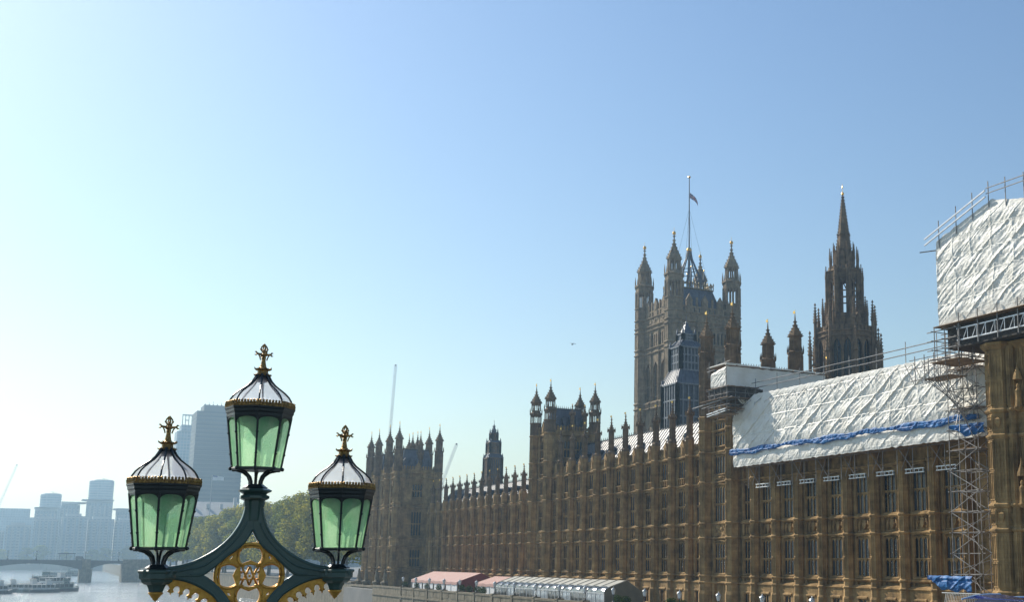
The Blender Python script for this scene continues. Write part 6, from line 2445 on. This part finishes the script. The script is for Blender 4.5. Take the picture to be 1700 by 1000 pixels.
# ------------------------------------------------------------------ cranes, helicopter
def crane(label, base, top, tip, w):
    r = empty("tower_crane", label, "crane", base)
    off = Vector(base)
    def lattice(p, q, wd, nm):
        p, q = Vector(p), Vector(q)
        d = (q - p)
        u = d.normalized()
        s = u.orthogonal().normalized()
        t = u.cross(s)
        b = MB()
        n = max(4, int(d.length / (wd * 1.4)))
        cs = [s * wd / 2 + t * wd / 2, s * wd / 2 - t * wd / 2, -s * wd / 2 - t * wd / 2, -s * wd / 2 + t * wd / 2]
        for c in cs:
            b.tube(p + c, q + c, wd * 0.07, 4)
        for k in range(n):
            a, e = p + d * k / n, p + d * (k + 1) / n
            for i in range(4):
                b.tube(a + cs[i], e + cs[(i + 1) % 4], wd * 0.045, 4)
        o = b.build(nm, M['white_frame'], r)
        o.location = -off
    lattice(base, top, w, "mast")
    lattice(top, tip, w * 0.85, "jib")
    b = MB()
    bk = Vector(top) - (Vector(tip) - Vector(top)).normalized() * 6
    b.tube(top, bk, w * 0.3, 5)
    b.box(bk.x - 1, bk.x + 1, bk.y - 1, bk.y + 1, bk.z - 1.5, bk.z + 1)
    o = b.build("counterweight", M['slate'], r)
    o.location = -off
    b = MB()
    b.ball(tip, w * 0.4, 6, 4)
    o = b.build("jib_head", M['slate'], r)
    o.location = -off
    return r


crane("tall thin tower crane jib rising steeply above the far end pavilion", (161.0, 600, Z0), (161.3, 600, 58.0), (163.0, 600, 102.5), 1.15)
crane("shorter luffing crane jib leaning right beside the far end pavilion", (188.0, 600, Z0), (191.0, 600, 40.0), (198.3, 600, 61.6), 1.3)
crane("faint thin crane jib at the far left edge of the skyline", (-36.0, 1700, Z0), (-33.0, 1700, 66.0), (-18.0, 1700, 118.0), 2.2)
crane("faint slanting crane jib just left of the left hand lantern", (139.0, 1500, Z0), (141.0, 1500, 82.0), (148.0, 1500, 112.0), 1.8)
H = empty("helicopter", "tiny dark helicopter in the open sky above the palace", "helicopter", (265.9, 600, 124))
b = MB()
b.ball((0, 0, 0), 1.1, 10, 8)
b.path([(-0.5, 0, 0.2), (2.6, 0, 0.5), (5.4, 0, 0.9)], 0.4, 8, [0.8, 0.32, 0.12])
b.box(5.0, 5.6, -0.05, 0.05, 0.6, 1.9)
b.tube((0.3, 0, 0.9), (0.3, 0, 1.6), 0.15, 6)
for s in (-0.8, 0.8):
    b.tube((-1.4, s, -1.5), (1.5, s, -1.5), 0.06, 5)
    b.tube((-0.6, s * 0.6, -0.7), (-0.6, s, -1.5), 0.05, 4)
    b.tube((0.7, s * 0.6, -0.7), (0.7, s, -1.5), 0.05, 4)
b.build("fuselage", M['iron'], H)
b = MB()
for k in range(4):
    a = 0.4 + k * PI / 2
    b.tube((0.3, 0, 1.6), (0.3 + 4.6 * math.cos(a), 4.6 * math.sin(a), 1.62), 0.09, 4)
b.build("rotor", M['iron'], H)
H.scale = (0.42, 0.42, 0.42)

# ------------------------------------------------------------------ the near bridge, its parapet lamp, a passing coach
LC = Vector((2.21, 13.824, -0.202))       # centre of the gilded roundel
DECK = -3.75
w = MB()
w.box(-60, 130, -16.0, 15.2, DECK - 1.0, DECK - 0.02)
tag(w.build("bridge_road", M['asphalt']), kind='structure')
w = MB()
for yy in (13.4, -15.9):
    w.box(-60, 69, yy, yy + 0.8, DECK - 0.018, DECK + 0.12)
    w.box(-60, 69, yy + 0.15, yy + 0.65, DECK + 0.12, DECK + 1.0)
    w.box(-60, 69, yy + 0.05, yy + 0.75, DECK + 1.0, DECK + 1.15)
    for k in range(86):
        x = -59.5 + k * 1.5
        w.box(x, x + 0.5, yy + 0.1, yy + 0.7, DECK + 0.25, DECK + 0.9)
M['bridge_green'] = mat("bridge_green_paint", (0.055, 0.115, 0.095), (0.032, 0.075, 0.062), rough=0.32, scale=2.5, coat=0.3, bump=0.06, bscale=30)
tag(w.build("bridge_parapet", M['bridge_green']), "green iron parapet of the near bridge below the frame", "parapet")

LP = empty("bridge_lamp", "ornate triple lamp standard with green glass lanterns and gilded roundel on the near bridge", "lamp", (LC.x, LC.y, DECK + 1.15))
LPO = Vector(LP.location)
M['gold'] = mat("gold_leaf_paint", (0.86, 0.46, 0.08), (0.58, 0.26, 0.035), rough=0.42, metal=0.55, scale=16.0, bump=0.25, bscale=50, coord='obj')
M['gold_dark'] = mat("tarnished_gold", (0.62, 0.36, 0.10), (0.09, 0.055, 0.03), rough=0.42, metal=0.75, scale=42.0, bump=0.4, bscale=70, coord='obj')
M['black_iron'] = mat("black_green_iron", (0.012, 0.022, 0.024), (0.007, 0.012, 0.014), rough=0.34, scale=4.0, coord='obj', bump=0.08, bscale=40)
M['lantern'] = mix_glass("green_obscured_glass", 0.52, 0.18, (0.84, 0.97, 0.80), (0.76, 1.0, 0.72), 0.06, 0.5, 90.0, cdark=(0.42, 0.82, 0.48))
M['dome_glass'] = mix_glass("clear_dome_glass", 0.42, 0.10, (0.93, 0.94, 0.96), (0.9, 0.9, 0.93), 0.07, 0.0)
M['reflector'] = mat("white_enamel", (0.66, 0.72, 0.62), (0.40, 0.48, 0.38), rough=0.4, scale=5, coord='obj')
BETA = rad(-3.0)


def lmp(mb, nm, m, parent=LP, smooth=False):
    o = mb.build(nm, m, parent, smooth)
    if parent is LP:
        o.location = LC - LPO
        o.rotation_euler = (0, 0, BETA)
    return o


def plate(name, outer, holes, depth, bevel, m, y=0.0, res=3, parent=LP, at=None):
    """flat casting with holes: closed splines in the lamp's own plane, given thickness and a rounded edge"""
    cu = bpy.data.curves.new(name, 'CURVE')
    cu.dimensions = '2D'
    cu.fill_mode = 'BOTH'
    cu.extrude = depth / 2
    cu.bevel_depth = bevel
    cu.bevel_resolution = 1
    for pts in [outer] + holes:
        s = cu.splines.new('POLY')
        s.points.add(len(pts) - 1)
        for i, (a, z) in enumerate(pts):
            s.points[i].co = (a, z, 0, 1)
        s.use_cyclic_u = True
    tmp = bpy.data.objects.new(name + "_tmp", cu)
    COL.objects.link(tmp)
    dg = bpy.context.evaluated_depsgraph_get()
    me = bpy.data.meshes.new_from_object(tmp.evaluated_get(dg))
    bpy.data.objects.remove(tmp)
    bpy.data.curves.remove(cu)
    me.transform(Matrix.Translation((0, y, 0)) @ Matrix.Rotation(PI / 2, 4, 'X'))
    me.materials.clear()
    me.materials.append(m)
    me.name = name
    o = bpy.data.objects.new(name, me)
    COL.objects.link(o)
    o.parent = parent
    if parent is LP:
        o.location = LC - LPO
        o.rotation_euler = (0, 0, BETA)
    return o


def circ(cx, cz, r, n=28, a0=0.0, a1=2 * PI):
    full = abs(a1 - a0 - 2 * PI) < 1e-6
    m = n if full else n + 1
    return [(cx + r * math.cos(a0 + (a1 - a0) * k / n), cz + r * math.sin(a0 + (a1 - a0) * k / n)) for k in range(m)]


def spline(pts, n=8):
    """Catmull-Rom through 2-D points"""
    out = []
    P = [pts[0]] + list(pts) + [pts[-1]]
    for i in range(1, len(P) - 2):
        for k in range(n):
            t = k / n
            r = []
            for d in range(2):
                p0, p1, p2, p3 = P[i - 1][d], P[i][d], P[i + 1][d], P[i + 2][d]
                r.append(0.5 * ((2 * p1) + (-p0 + p2) * t + (2 * p0 - 5 * p1 + 4 * p2 - p3) * t * t + (-p0 + 3 * p1 - 3 * p2 + p3) * t ** 3))
            out.append(tuple(r))
    out.append(tuple(pts[-1]))
    return out


def mirror(pts, s):
    return [(a * s, z) for a, z in pts]


# arms: each a shaped casting in the plane of the lamps with a raised outer moulding
up_out = spline([(0.10, 0.86), (0.088, 0.76), (0.125, 0.61), (0.21, 0.452), (0.335, 0.318), (0.487, 0.211), (0.64, 0.137), (0.815, 0.095), (1.02, 0.085)])
up_in = spline([(1.02, -0.005), (0.80, -0.006), (0.66, 0.005), (0.50, 0.012), (0.364, 0.116), (0.255, 0.222), (0.155, 0.300), (0.075, 0.385), (0.0, 0.528)])
lo_top = spline([(0.50, 0.010), (0.41, -0.045), (0.305, -0.145), (0.21, -0.27), (0.15, -0.42), (0.11, -0.62)])
lo_bot = spline([(0.20, -0.62), (0.25, -0.42), (0.33, -0.255), (0.43, -0.165), (0.57, -0.085), (0.72, -0.035), (0.90, -0.012)])
for s in (1, -1):
    pts = mirror(up_out + up_in + [(0.0, 0.86)], s)
    plate("arm", pts, [], 0.10, 0.012, M['bridge_green'], y=0.0008 * s)
    pts = mirror(lo_top + lo_bot, s)
    plate("brace", pts, [], 0.085, 0.012, M['bridge_green'], y=0.0016 * s)
    # mouldings following the edges
    b = MB()
    b.path([(a * s, -0.055, z - 0.012) for a, z in up_out[2:]], 0.016, 6)
    b.path([(a * s, 0.055, z - 0.012) for a, z in up_out[2:]], 0.016, 6)
    b.path([(a * s, -0.056, z * 1.0 + 0.016) for a, z in up_in[18:-2]], 0.011, 6)
    mid = [((p[0] + q[0]) / 2, (p[1] + q[1]) / 2) for p, q in zip(up_out[6:58], list(reversed(up_in))[6:58])]
    b.path([(a * s, -0.060, z) for a, z in mid], 0.012, 6)
    b.path([(a * s, -0.050, z + 0.013) for a, z in lo_bot[8:]], 0.013, 6)
    b.path([(a * s, -0.048, z - 0.010) for a, z in lo_top[4:]], 0.010, 6)
    lmp(b, "moulding", M['bridge_green'], smooth=True)
    # arm end: block, corbel, drop
    b = MB()
    cxs = 0.945 * s
    b.box(cxs - 0.145, cxs + 0.145, -0.145, 0.145, 0.0, 0.072)
    b.lathe(cxs, 0, [(0.20, 0.070), (0.212, 0.060), (0.212, 0.045), (0.195, 0.03), (0.195, -0.02), (0.17, -0.035), (0.165, -0.06), (0.13, -0.085), (0.105, -0.09), (0.085, -0.13), (0.075, -0.165), (0.02, -0.17)], 8)
    lmp(b, "corbel", M['bridge_green'])
    b = MB()
    b.lathe(cxs, 0, [(0.06, -0.165), (0.078, -0.175), (0.074, -0.19), (0.052, -0.21), (0.046, -0.225), (0.028, -0.238), (0.03, -0.25), (0.012, -0.262), (0.004, -0.272)], 10)
    lmp(b, "drop_finial", M['gold'], smooth=True)
    # gilded cusped fringe under the lower arm
    line = [p for p in lo_bot if p[0] > 0.24]
    line = [(a, z - 0.012) for a, z in line]
    edge, holes = list(line), []
    L = [0]
    for p, q in zip(line[:-1], line[1:]):
        L.append(L[-1] + math.hypot(q[0] - p[0], q[1] - p[1]))
    total, n = L[-1], 7
    back = []
    def at(d):
        for i in range(len(L) - 1):
            if L[i + 1] >= d or i == len(L) - 2:
                t = (d - L[i]) / max(1e-6, L[i + 1] - L[i])
                p, q = line[i], line[i + 1]
                tx, tz = q[0] - p[0], q[1] - p[1]
                m_ = math.hypot(tx, tz)
                return (p[0] + tx * t, p[1] + tz * t), (tz / m_, -tx / m_)
    for k in range(n * 10, -1, -1):
        d = total * k / (n * 10)
        (a, z), (nx, nz) = at(d)
        ph = (k % 10) / 10.0
        # scallops open downwards: deep cusps between round bites
        dep = 0.135 - 0.085 * math.sqrt(max(0, 1 - (abs(ph - 0.5) / 0.42) ** 2)) if abs(ph - 0.5) < 0.42 else 0.150
        back.append((a + nx * dep, z + nz * dep))
    plate("fringe", mirror(edge + back, s), [], 0.05, 0.006, M['gold'], y=0.001)
    b = MB()
    for k in range(n):
        (a, z), (nx, nz) = at(total * (k + 0.5) / n)
        c = (a + nx * 0.098, z + nz * 0.098)
        ang = math.atan2(nz, nx)
        b.path([((c[0] + 0.047 * math.cos(t)) * s, 0, c[1] + 0.047 * math.sin(t)) for t in [ang + 0.62 + (2 * PI - 1.24) * q / 18 for q in range(19)]], 0.013, 6)
    lmp(b, "cusp", M['gold'], smooth=True)

# central column and capital under the top lantern
b = MB()
b.lathe(0, 0, [(0.085, 0.62), (0.098, 0.80), (0.10, 0.845), (0.145, 0.86), (0.165, 0.875), (0.165, 0.9), (0.13, 0.915), (0.14, 0.93), (0.185, 0.95), (0.19, 0.965), (0.15, 0.985)], 8)
lmp(b, "capital", M['bridge_green'])
b = MB()
b.lathe(0, 0, [(0.30, -2.42), (0.30, -2.2), (0.22, -2.1), (0.20, -1.5), (0.24, -1.45), (0.24, -1.3), (0.17, -1.25), (0.15, -0.72), (0.20, -0.66), (0.20, -0.5), (0.12, -0.42)], 8)
lmp(b, "column", M['bridge_green'])

# gilded roundel with a quatrefoil and an interlaced monogram lattice
holes = []
lobe_r, lobe_c = 0.128, 0.215
for k in range(4):
    a = k * PI / 2
    c = (lobe_c * math.cos(a) * 1.05, lobe_c * math.sin(a) * 1.03)
    pts = []
    for q in range(31):
        t = a + 1.0 * PI * 0.76 * (-1 + 2 * q / 30)
        pts.append((c[0] + lobe_r * math.cos(t), c[1] + lobe_r * math.sin(t)))
    # inner side bulges back towards the lobe
    p0, p1 = pts[-1], pts[0]
    m_ = ((p0[0] + p1[0]) / 2 + 0.035 * math.cos(a), (p0[1] + p1[1]) / 2 + 0.035 * math.sin(a))
    pts.append(m_)
    holes.append(pts)
for k in range(4):
    a = PI / 4 + k * PI / 2
    d, tgt = 0.29, 0.042
    c = (d * math.cos(a), d * math.sin(a))
    u, v = (math.cos(a), math.sin(a)), (-math.sin(a), math.cos(a))
    holes.append([(c[0] + u[0] * 0.022, c[1] + u[1] * 0.022), (c[0] + v[0] * tgt - u[0] * 0.006, c[1] + v[1] * tgt - u[1] * 0.006), (c[0] - u[0] * 0.022, c[1] - u[1] * 0.022), (c[0] - v[0] * tgt - u[0] * 0.006, c[1] - v[1] * tgt - u[1] * 0.006)])
sq = 0.112
holes.append([(-sq, -sq), (-0.0, -sq * 1.18), (sq, -sq), (sq * 0.9, 0), (sq, sq), (0, sq * 1.18), (-sq, sq), (-sq * 0.9, 0)])
plate("roundel", circ(0, 0, 0.368, 64), holes, 0.05, 0.008, M['gold'], y=0.002)
b = MB()
for rr, tr in ((0.355, 0.02), (0.325, 0.011)):
    b.path([(rr * math.cos(t), -0.034, rr * math.sin(t)) for t in [2 * PI * q / 64 for q in range(65)]], tr, 6)
for k in range(4):
    a = k * PI / 2
    c = (lobe_c * math.cos(a) * 1.05, lobe_c * math.sin(a) * 1.03)
    b.path([(c[0] + (lobe_r + 0.012) * math.cos(t), -0.034, c[1] + (lobe_r + 0.012) * math.sin(t)) for t in [a + PI * 0.76 * (-1 + 2 * q / 26) for q in range(27)]], 0.013, 6)
lmp(b, "beading", M['gold'], smooth=True)
b = MB()
def stroke(pts, r=0.011, y=-0.012):
    b.path([(p[0], y + (0.008 if i % 2 else -0.008), p[1]) for i, p in enumerate(pts)], r, 6)
stroke([(-0.085, 0.10), (-0.04, 0.0), (0.0, -0.105)], 0.012)
stroke([(0.085, 0.10), (0.04, 0.0), (0.0, -0.105)], 0.012)
stroke([(-0.085, -0.10), (-0.04, 0.005), (0.0, 0.105)], 0.012, 0.004)
stroke([(0.085, -0.10), (0.04, 0.005), (0.0, 0.105)], 0.012, 0.004)
stroke([(-0.06, -0.03), (0, -0.045), (0.06, -0.03)], 0.009)
for x, z in ((-0.085, 0.105), (0.085, 0.105), (-0.085, -0.105), (0.085, -0.105)):
    b.path([(x - 0.028, -0.01, z), (x + 0.028, -0.01, z)], 0.009, 6)
for x, z in ((-0.088, 0.04), (0.088, 0.04), (-0.088, -0.04), (0.088, -0.04), (0, 0)):
    b.ball((x, -0.01, z), 0.015, 8, 5)
lmp(b, "monogram", M['gold'], smooth=True)


# lanterns (the first is built, the others are copies)
def lantern():
    root = MB()
    A = 1 / math.cos(PI / 8)
    r0, r1 = 0.262, 0.345               # corner radius at the foot and the head of the glass
    zf, zh = 0.235, 0.818
    # cage: the lantern's own body mesh
    c = root
    c.lathe(0, 0, [(0.13, 0.0), (0.135, 0.012), (0.11, 0.03), (0.085, 0.05), (0.02, 0.055)], 8)
    for k in range(8):
        a = PI / 8 + k * PI / 4
        cs, sn = math.cos(a), math.sin(a)
        pts = [(0.062, 0.03), (0.066, 0.085), (0.09, 0.14), (0.145, 0.185), (0.21, 0.205), (0.258, 0.212)]
        c.path([(r * cs, r * sn, z) for r, z in pts], 0.014, 6, [0.015, 0.014, 0.013, 0.013, 0.014, 0.018])
        c.tube((r0 * cs, r0 * sn, zf - 0.01), (r1 * cs, r1 * sn, zh + 0.01), 0.0125, 6, 0.0135)
        c.ball((1.06 * r0 * cs, 1.06 * r0 * sn, zf - 0.01), 0.024, 8, 5)
        for f in (0.27, 0.68):
            rr = r0 + (r1 - r0) * f
            c.ball(((rr + 0.004) * cs, (rr + 0.004) * sn, zf + (zh - zf) * f), 0.0175, 6, 4)
    c.lathe(0, 0, [(r0 + 0.004, zf - 0.028), (r0 + 0.016, zf - 0.02), (r0 + 0.016, zf - 0.004), (r0 + 0.002, zf + 0.006), (r0 - 0.05, zf + 0.004), (r0 - 0.05, zf - 0.02)], 8)
    # arched head band: cornice above, pointed spandrels over each pane
    c.lathe(0, 0, [(r1 - 0.02, zh - 0.01), (r1 + 0.010, zh), (r1 + 0.012, zh + 0.03), (r1 + 0.024, zh + 0.05), (r1 + 0.026, zh + 0.075), (r1 + 0.038, zh + 0.092), (r1 + 0.038, zh + 0.104), (r1 - 0.01, zh + 0.112)], 8)
    for k in range(8):
        a, a2 = PI / 8 + k * PI / 4, PI / 8 + (k + 1) * PI / 4
        n = 8
        vs, fs = [], []
        for q in range(n + 1):
            t = q / n
            dz = 0.06 * (1 - math.sqrt(max(0, 1 - abs(2 * t - 1) ** 2.2)))
            for z in (zh + 0.004, zh - 0.012 - dz):
                rr = r0 + (r1 - r0) * (z - zf) / (zh - zf) + 0.003
                x = rr * (math.cos(a) * (1 - t) + math.cos(a2) * t)
                y = rr * (math.sin(a) * (1 - t) + math.sin(a2) * t)
                vs.append((x, y, z))
            for z in (zh - 0.012 - dz, zh + 0.004):
                rr = r0 + (r1 - r0) * (z - zf) / (zh - zf) - 0.012
                vs.append((rr * (math.cos(a) * (1 - t) + math.cos(a2) * t), rr * (math.sin(a) * (1 - t) + math.sin(a2) * t), z))
        for q in range(n):
            b4 = q * 4
            for i in range(4):
                fs.append((b4 + i, b4 + (i + 1) % 4, b4 + 4 + (i + 1) % 4, b4 + 4 + i))
        c.add(vs, fs)
    # ogee ribs of the dome
    dome = [(0.345, 0.925), (0.345, 0.965), (0.332, 1.02), (0.302, 1.07), (0.258, 1.115), (0.203, 1.158), (0.148, 1.2), (0.105, 1.248), (0.074, 1.3), (0.06, 1.33)]
    for k in range(8):
        a = PI / 8 + k * PI / 4
        c.path([(r * math.cos(a), r * math.sin(a), z) for r, z in dome], 0.011, 6, [0.010] * 6 + [0.011, 0.013, 0.015, 0.016])
    c.lathe(0, 0, [(0.055, 1.24), (0.068, 1.30), (0.07, 1.325)], 8)
    lan = c.build("lantern", M['black_iron'], LP)
    g = MB()
    g.lathe(0, 0, [(r0 - 0.006, zf), (r1 - 0.006, zh)], 8)
    g.f = g.f[:8]
    g.mi = g.mi[:8]
    g.build("pane", M['lantern'], lan)
    g = MB()
    d2 = [(r - 0.012, z) for r, z in dome]
    g.lathe(0, 0, d2, 8)
    g.f = g.f[:8 * (len(d2) - 1)]
    g.mi = g.mi[:len(g.f)]
    g.build("dome_glass", M['dome_glass'], lan)
    g = MB()
    g.lathe(0, 0, [(0.02, zf + 0.02), (0.035, zf + 0.06), (0.03, zf + 0.34), (0.12, zf + 0.46), (0.21, zf + 0.50), (0.215, zf + 0.56), (0.23, zf + 0.58)], 12)
    g.build("burner", M['reflector'], lan)
    g = MB()
    rr = (r1 + 0.028)
    g.lathe(0, 0, [(rr, zh + 0.1), (rr + 0.012, zh + 0.112), (rr + 0.008, zh + 0.132), (rr - 0.02, zh + 0.138)], 8)
    for k in range(8):
        a, a2 = PI / 8 + k * PI / 4, PI / 8 + (k + 1) * PI / 4
        for q in range(8):
            t = (q + 0.5) / 8
            x = rr * (math.cos(a) * (1 - t) + math.cos(a2) * t)
            y = rr * (math.sin(a) * (1 - t) + math.sin(a2) * t)
            g.lathe(x, y, [(0.010, zh + 0.11), (0.020, zh + 0.140), (0.012, zh + 0.160), (0.016, zh + 0.170), (0.003, zh + 0.182)], 5)
    # crown collar, stem, foliate cross and pierced bud
    g.lathe(0, 0, [(0.062, 1.315), (0.075, 1.325), (0.062, 1.338), (0.058, 1.37), (0.082, 1.385), (0.088, 1.397), (0.05, 1.405), (0.036, 1.42), (0.028, 1.46), (0.022, 1.50), (0.026, 1.53), (0.018, 1.545)], 8)
    for k in range(8):
        a = k * PI / 4
        cs, sn = math.cos(a), math.sin(a)
        g.path([(0.065 * cs, 0.065 * sn, 1.33), (0.088 * cs, 0.088 * sn, 1.318), (0.105 * cs, 0.105 * sn, 1.328)], 0.009, 5, [0.011, 0.009, 0.004])
        g.path([(0.07 * cs, 0.07 * sn, 1.385), (0.095 * cs, 0.095 * sn, 1.398), (0.10 * cs, 0.10 * sn, 1.412)], 0.008, 5, [0.010, 0.008, 0.003])
    for k in range(4):
        a = k * PI / 2
        cs, sn = math.cos(a), math.sin(a)
        g.path([(0.0, 0.0, 1.545), (0.035 * cs, 0.035 * sn, 1.568), (0.085 * cs, 0.085 * sn, 1.575)], 0.015, 6, [0.015, 0.014, 0.012])
        g.path([(0.035 * cs, 0.035 * sn, 1.50), (0.045 * cs, 0.045 * sn, 1.535), (0.06 * cs, 0.06 * sn, 1.563)], 0.008, 5)
        for dz in (0.02, -0.018):
            g.path([(0.075 * cs, 0.075 * sn, 1.575), (0.092 * cs, 0.092 * sn, 1.575 + dz), (0.108 * cs, 0.108 * sn, 1.575 + dz * 0.9)], 0.009, 5, [0.010, 0.010, 0.004])
        g.path([(0.012 * cs, 0.012 * sn, 1.59), (0.038 * cs, 0.038 * sn, 1.625), (0.034 * cs, 0.034 * sn, 1.65), (0.008 * cs, 0.008 * sn, 1.685)], 0.009, 5)
        g.ball((0.038 * cs, 0.038 * sn, 1.63), 0.013, 6, 4)
    g.lathe(0, 0, [(0.018, 1.545), (0.024, 1.572), (0.014, 1.59), (0.012, 1.612), (0.02, 1.62), (0.009, 1.628)], 6)
    g.lathe(0, 0, [(0.006, 1.675), (0.012, 1.69), (0.002, 1.70)], 6)
    g.build("gilding", M['gold_dark'], lan)
    return lan


def lan_place(o, s, z):
    R = Matrix.Rotation(BETA, 3, 'Z')
    o.location = (LC - LPO) + R @ Vector((s, 0, z))
    o.rotation_euler = (0, 0, rad(10))


lan0 = lantern()
lan_place(lan0, 0.0, 0.985)
for s in (-0.943, 0.965):
    c = copy_tree(lan0, LP)
    lan_place(c, s, 0.078)

# coach passing on the bridge, blue with a pale roof edge and a raised unit on the roof
CH = empty("coach", "blue coach roof with pale edge trim passing along the near bridge at the bottom right", "coach", (15.5, 10.4, DECK))
M['coach_blue'] = mat("coach_blue_paint", (0.012, 0.03, 0.22), (0.01, 0.022, 0.17), rough=0.18, coat=1.0, scale=1)
M['coach_trim'] = mat("coach_pale_trim", (0.62, 0.72, 0.8), (0.5, 0.6, 0.7), rough=0.25, scale=2)
CHO = Vector(CH.location)
ctop = -0.545
def chp(mb, nm, m, sm=False):
    o = mb.build(nm, M[m], CH, sm)
    o.location = -CHO
    return o
b = MB()
sec = [(9.1, DECK + 0.3), (9.0, DECK + 1.0), (9.08, -0.95), (9.2, ctop - 0.12), (9.45, ctop), (11.35, ctop), (11.6, ctop - 0.12), (11.72, -0.95), (11.8, DECK + 1.0), (11.7, DECK + 0.3)]
b.extr(sec, 0, 11.0, 22.5)
b.extr([(9.35, DECK + 0.4), (9.3, -1.3), (9.6, ctop - 0.2), (11.2, ctop - 0.2), (11.5, -1.3), (11.45, DECK + 0.4)], 0, 10.6, 10.9)
chp(b, "body", 'coach_blue')
b = MB()
b.extr([(11.0, ctop + 0.02), (11.3, ctop + 0.055), (11.5, ctop + 0.002), (9.6, ctop + 0.002)], 0, 10.95, 11.42)
o = chp(b, "roof_unit", 'coach_blue')
b = MB()
b.path([(10.75, 11.4, ctop + 0.0), (10.98, 11.38, ctop + 0.045), (11.2, 11.36, ctop + 0.06), (11.42, 11.36, ctop + 0.055), (11.55, 11.4, ctop + 0.01), (22.5, 11.4, ctop + 0.01)], 0.012, 6)
chp(b, "roof_trim", 'coach_trim')
b = MB()
for k in range(6):
    b.box(11.2 + k * 1.8, 12.8 + k * 1.8, 8.99, 9.05, DECK + 1.3, -1.05)
chp(b, "window", 'glass')
for x in (12.8, 20.2):
    for y in (9.15, 11.65):
        b = MB()
        b.tube((x, y - 0.15, DECK + 0.5), (x, y + 0.15, DECK + 0.5), 0.5, 20)
        chp(b, "wheel", 'iron')

# ------------------------------------------------------------------ haze over the river
def haze():
    m, nt, out = new_mat("haze")
    v = N(nt, "ShaderNodeVolumePrincipled")
    v.inputs["Color"].default_value = (0.52, 0.78, 1.0, 1)
    v.inputs["Density"].default_value = 0.00030
    v.inputs["Anisotropy"].default_value = 0.55
    nt.links.new(v.outputs[0], out.inputs["Volume"])
    b = MB()
    b.box(-4000, 4000, -4000, 4000, -18.0, 152.0)
    o = b.build("haze", m)
    return tag(o, kind='stuff')


haze()
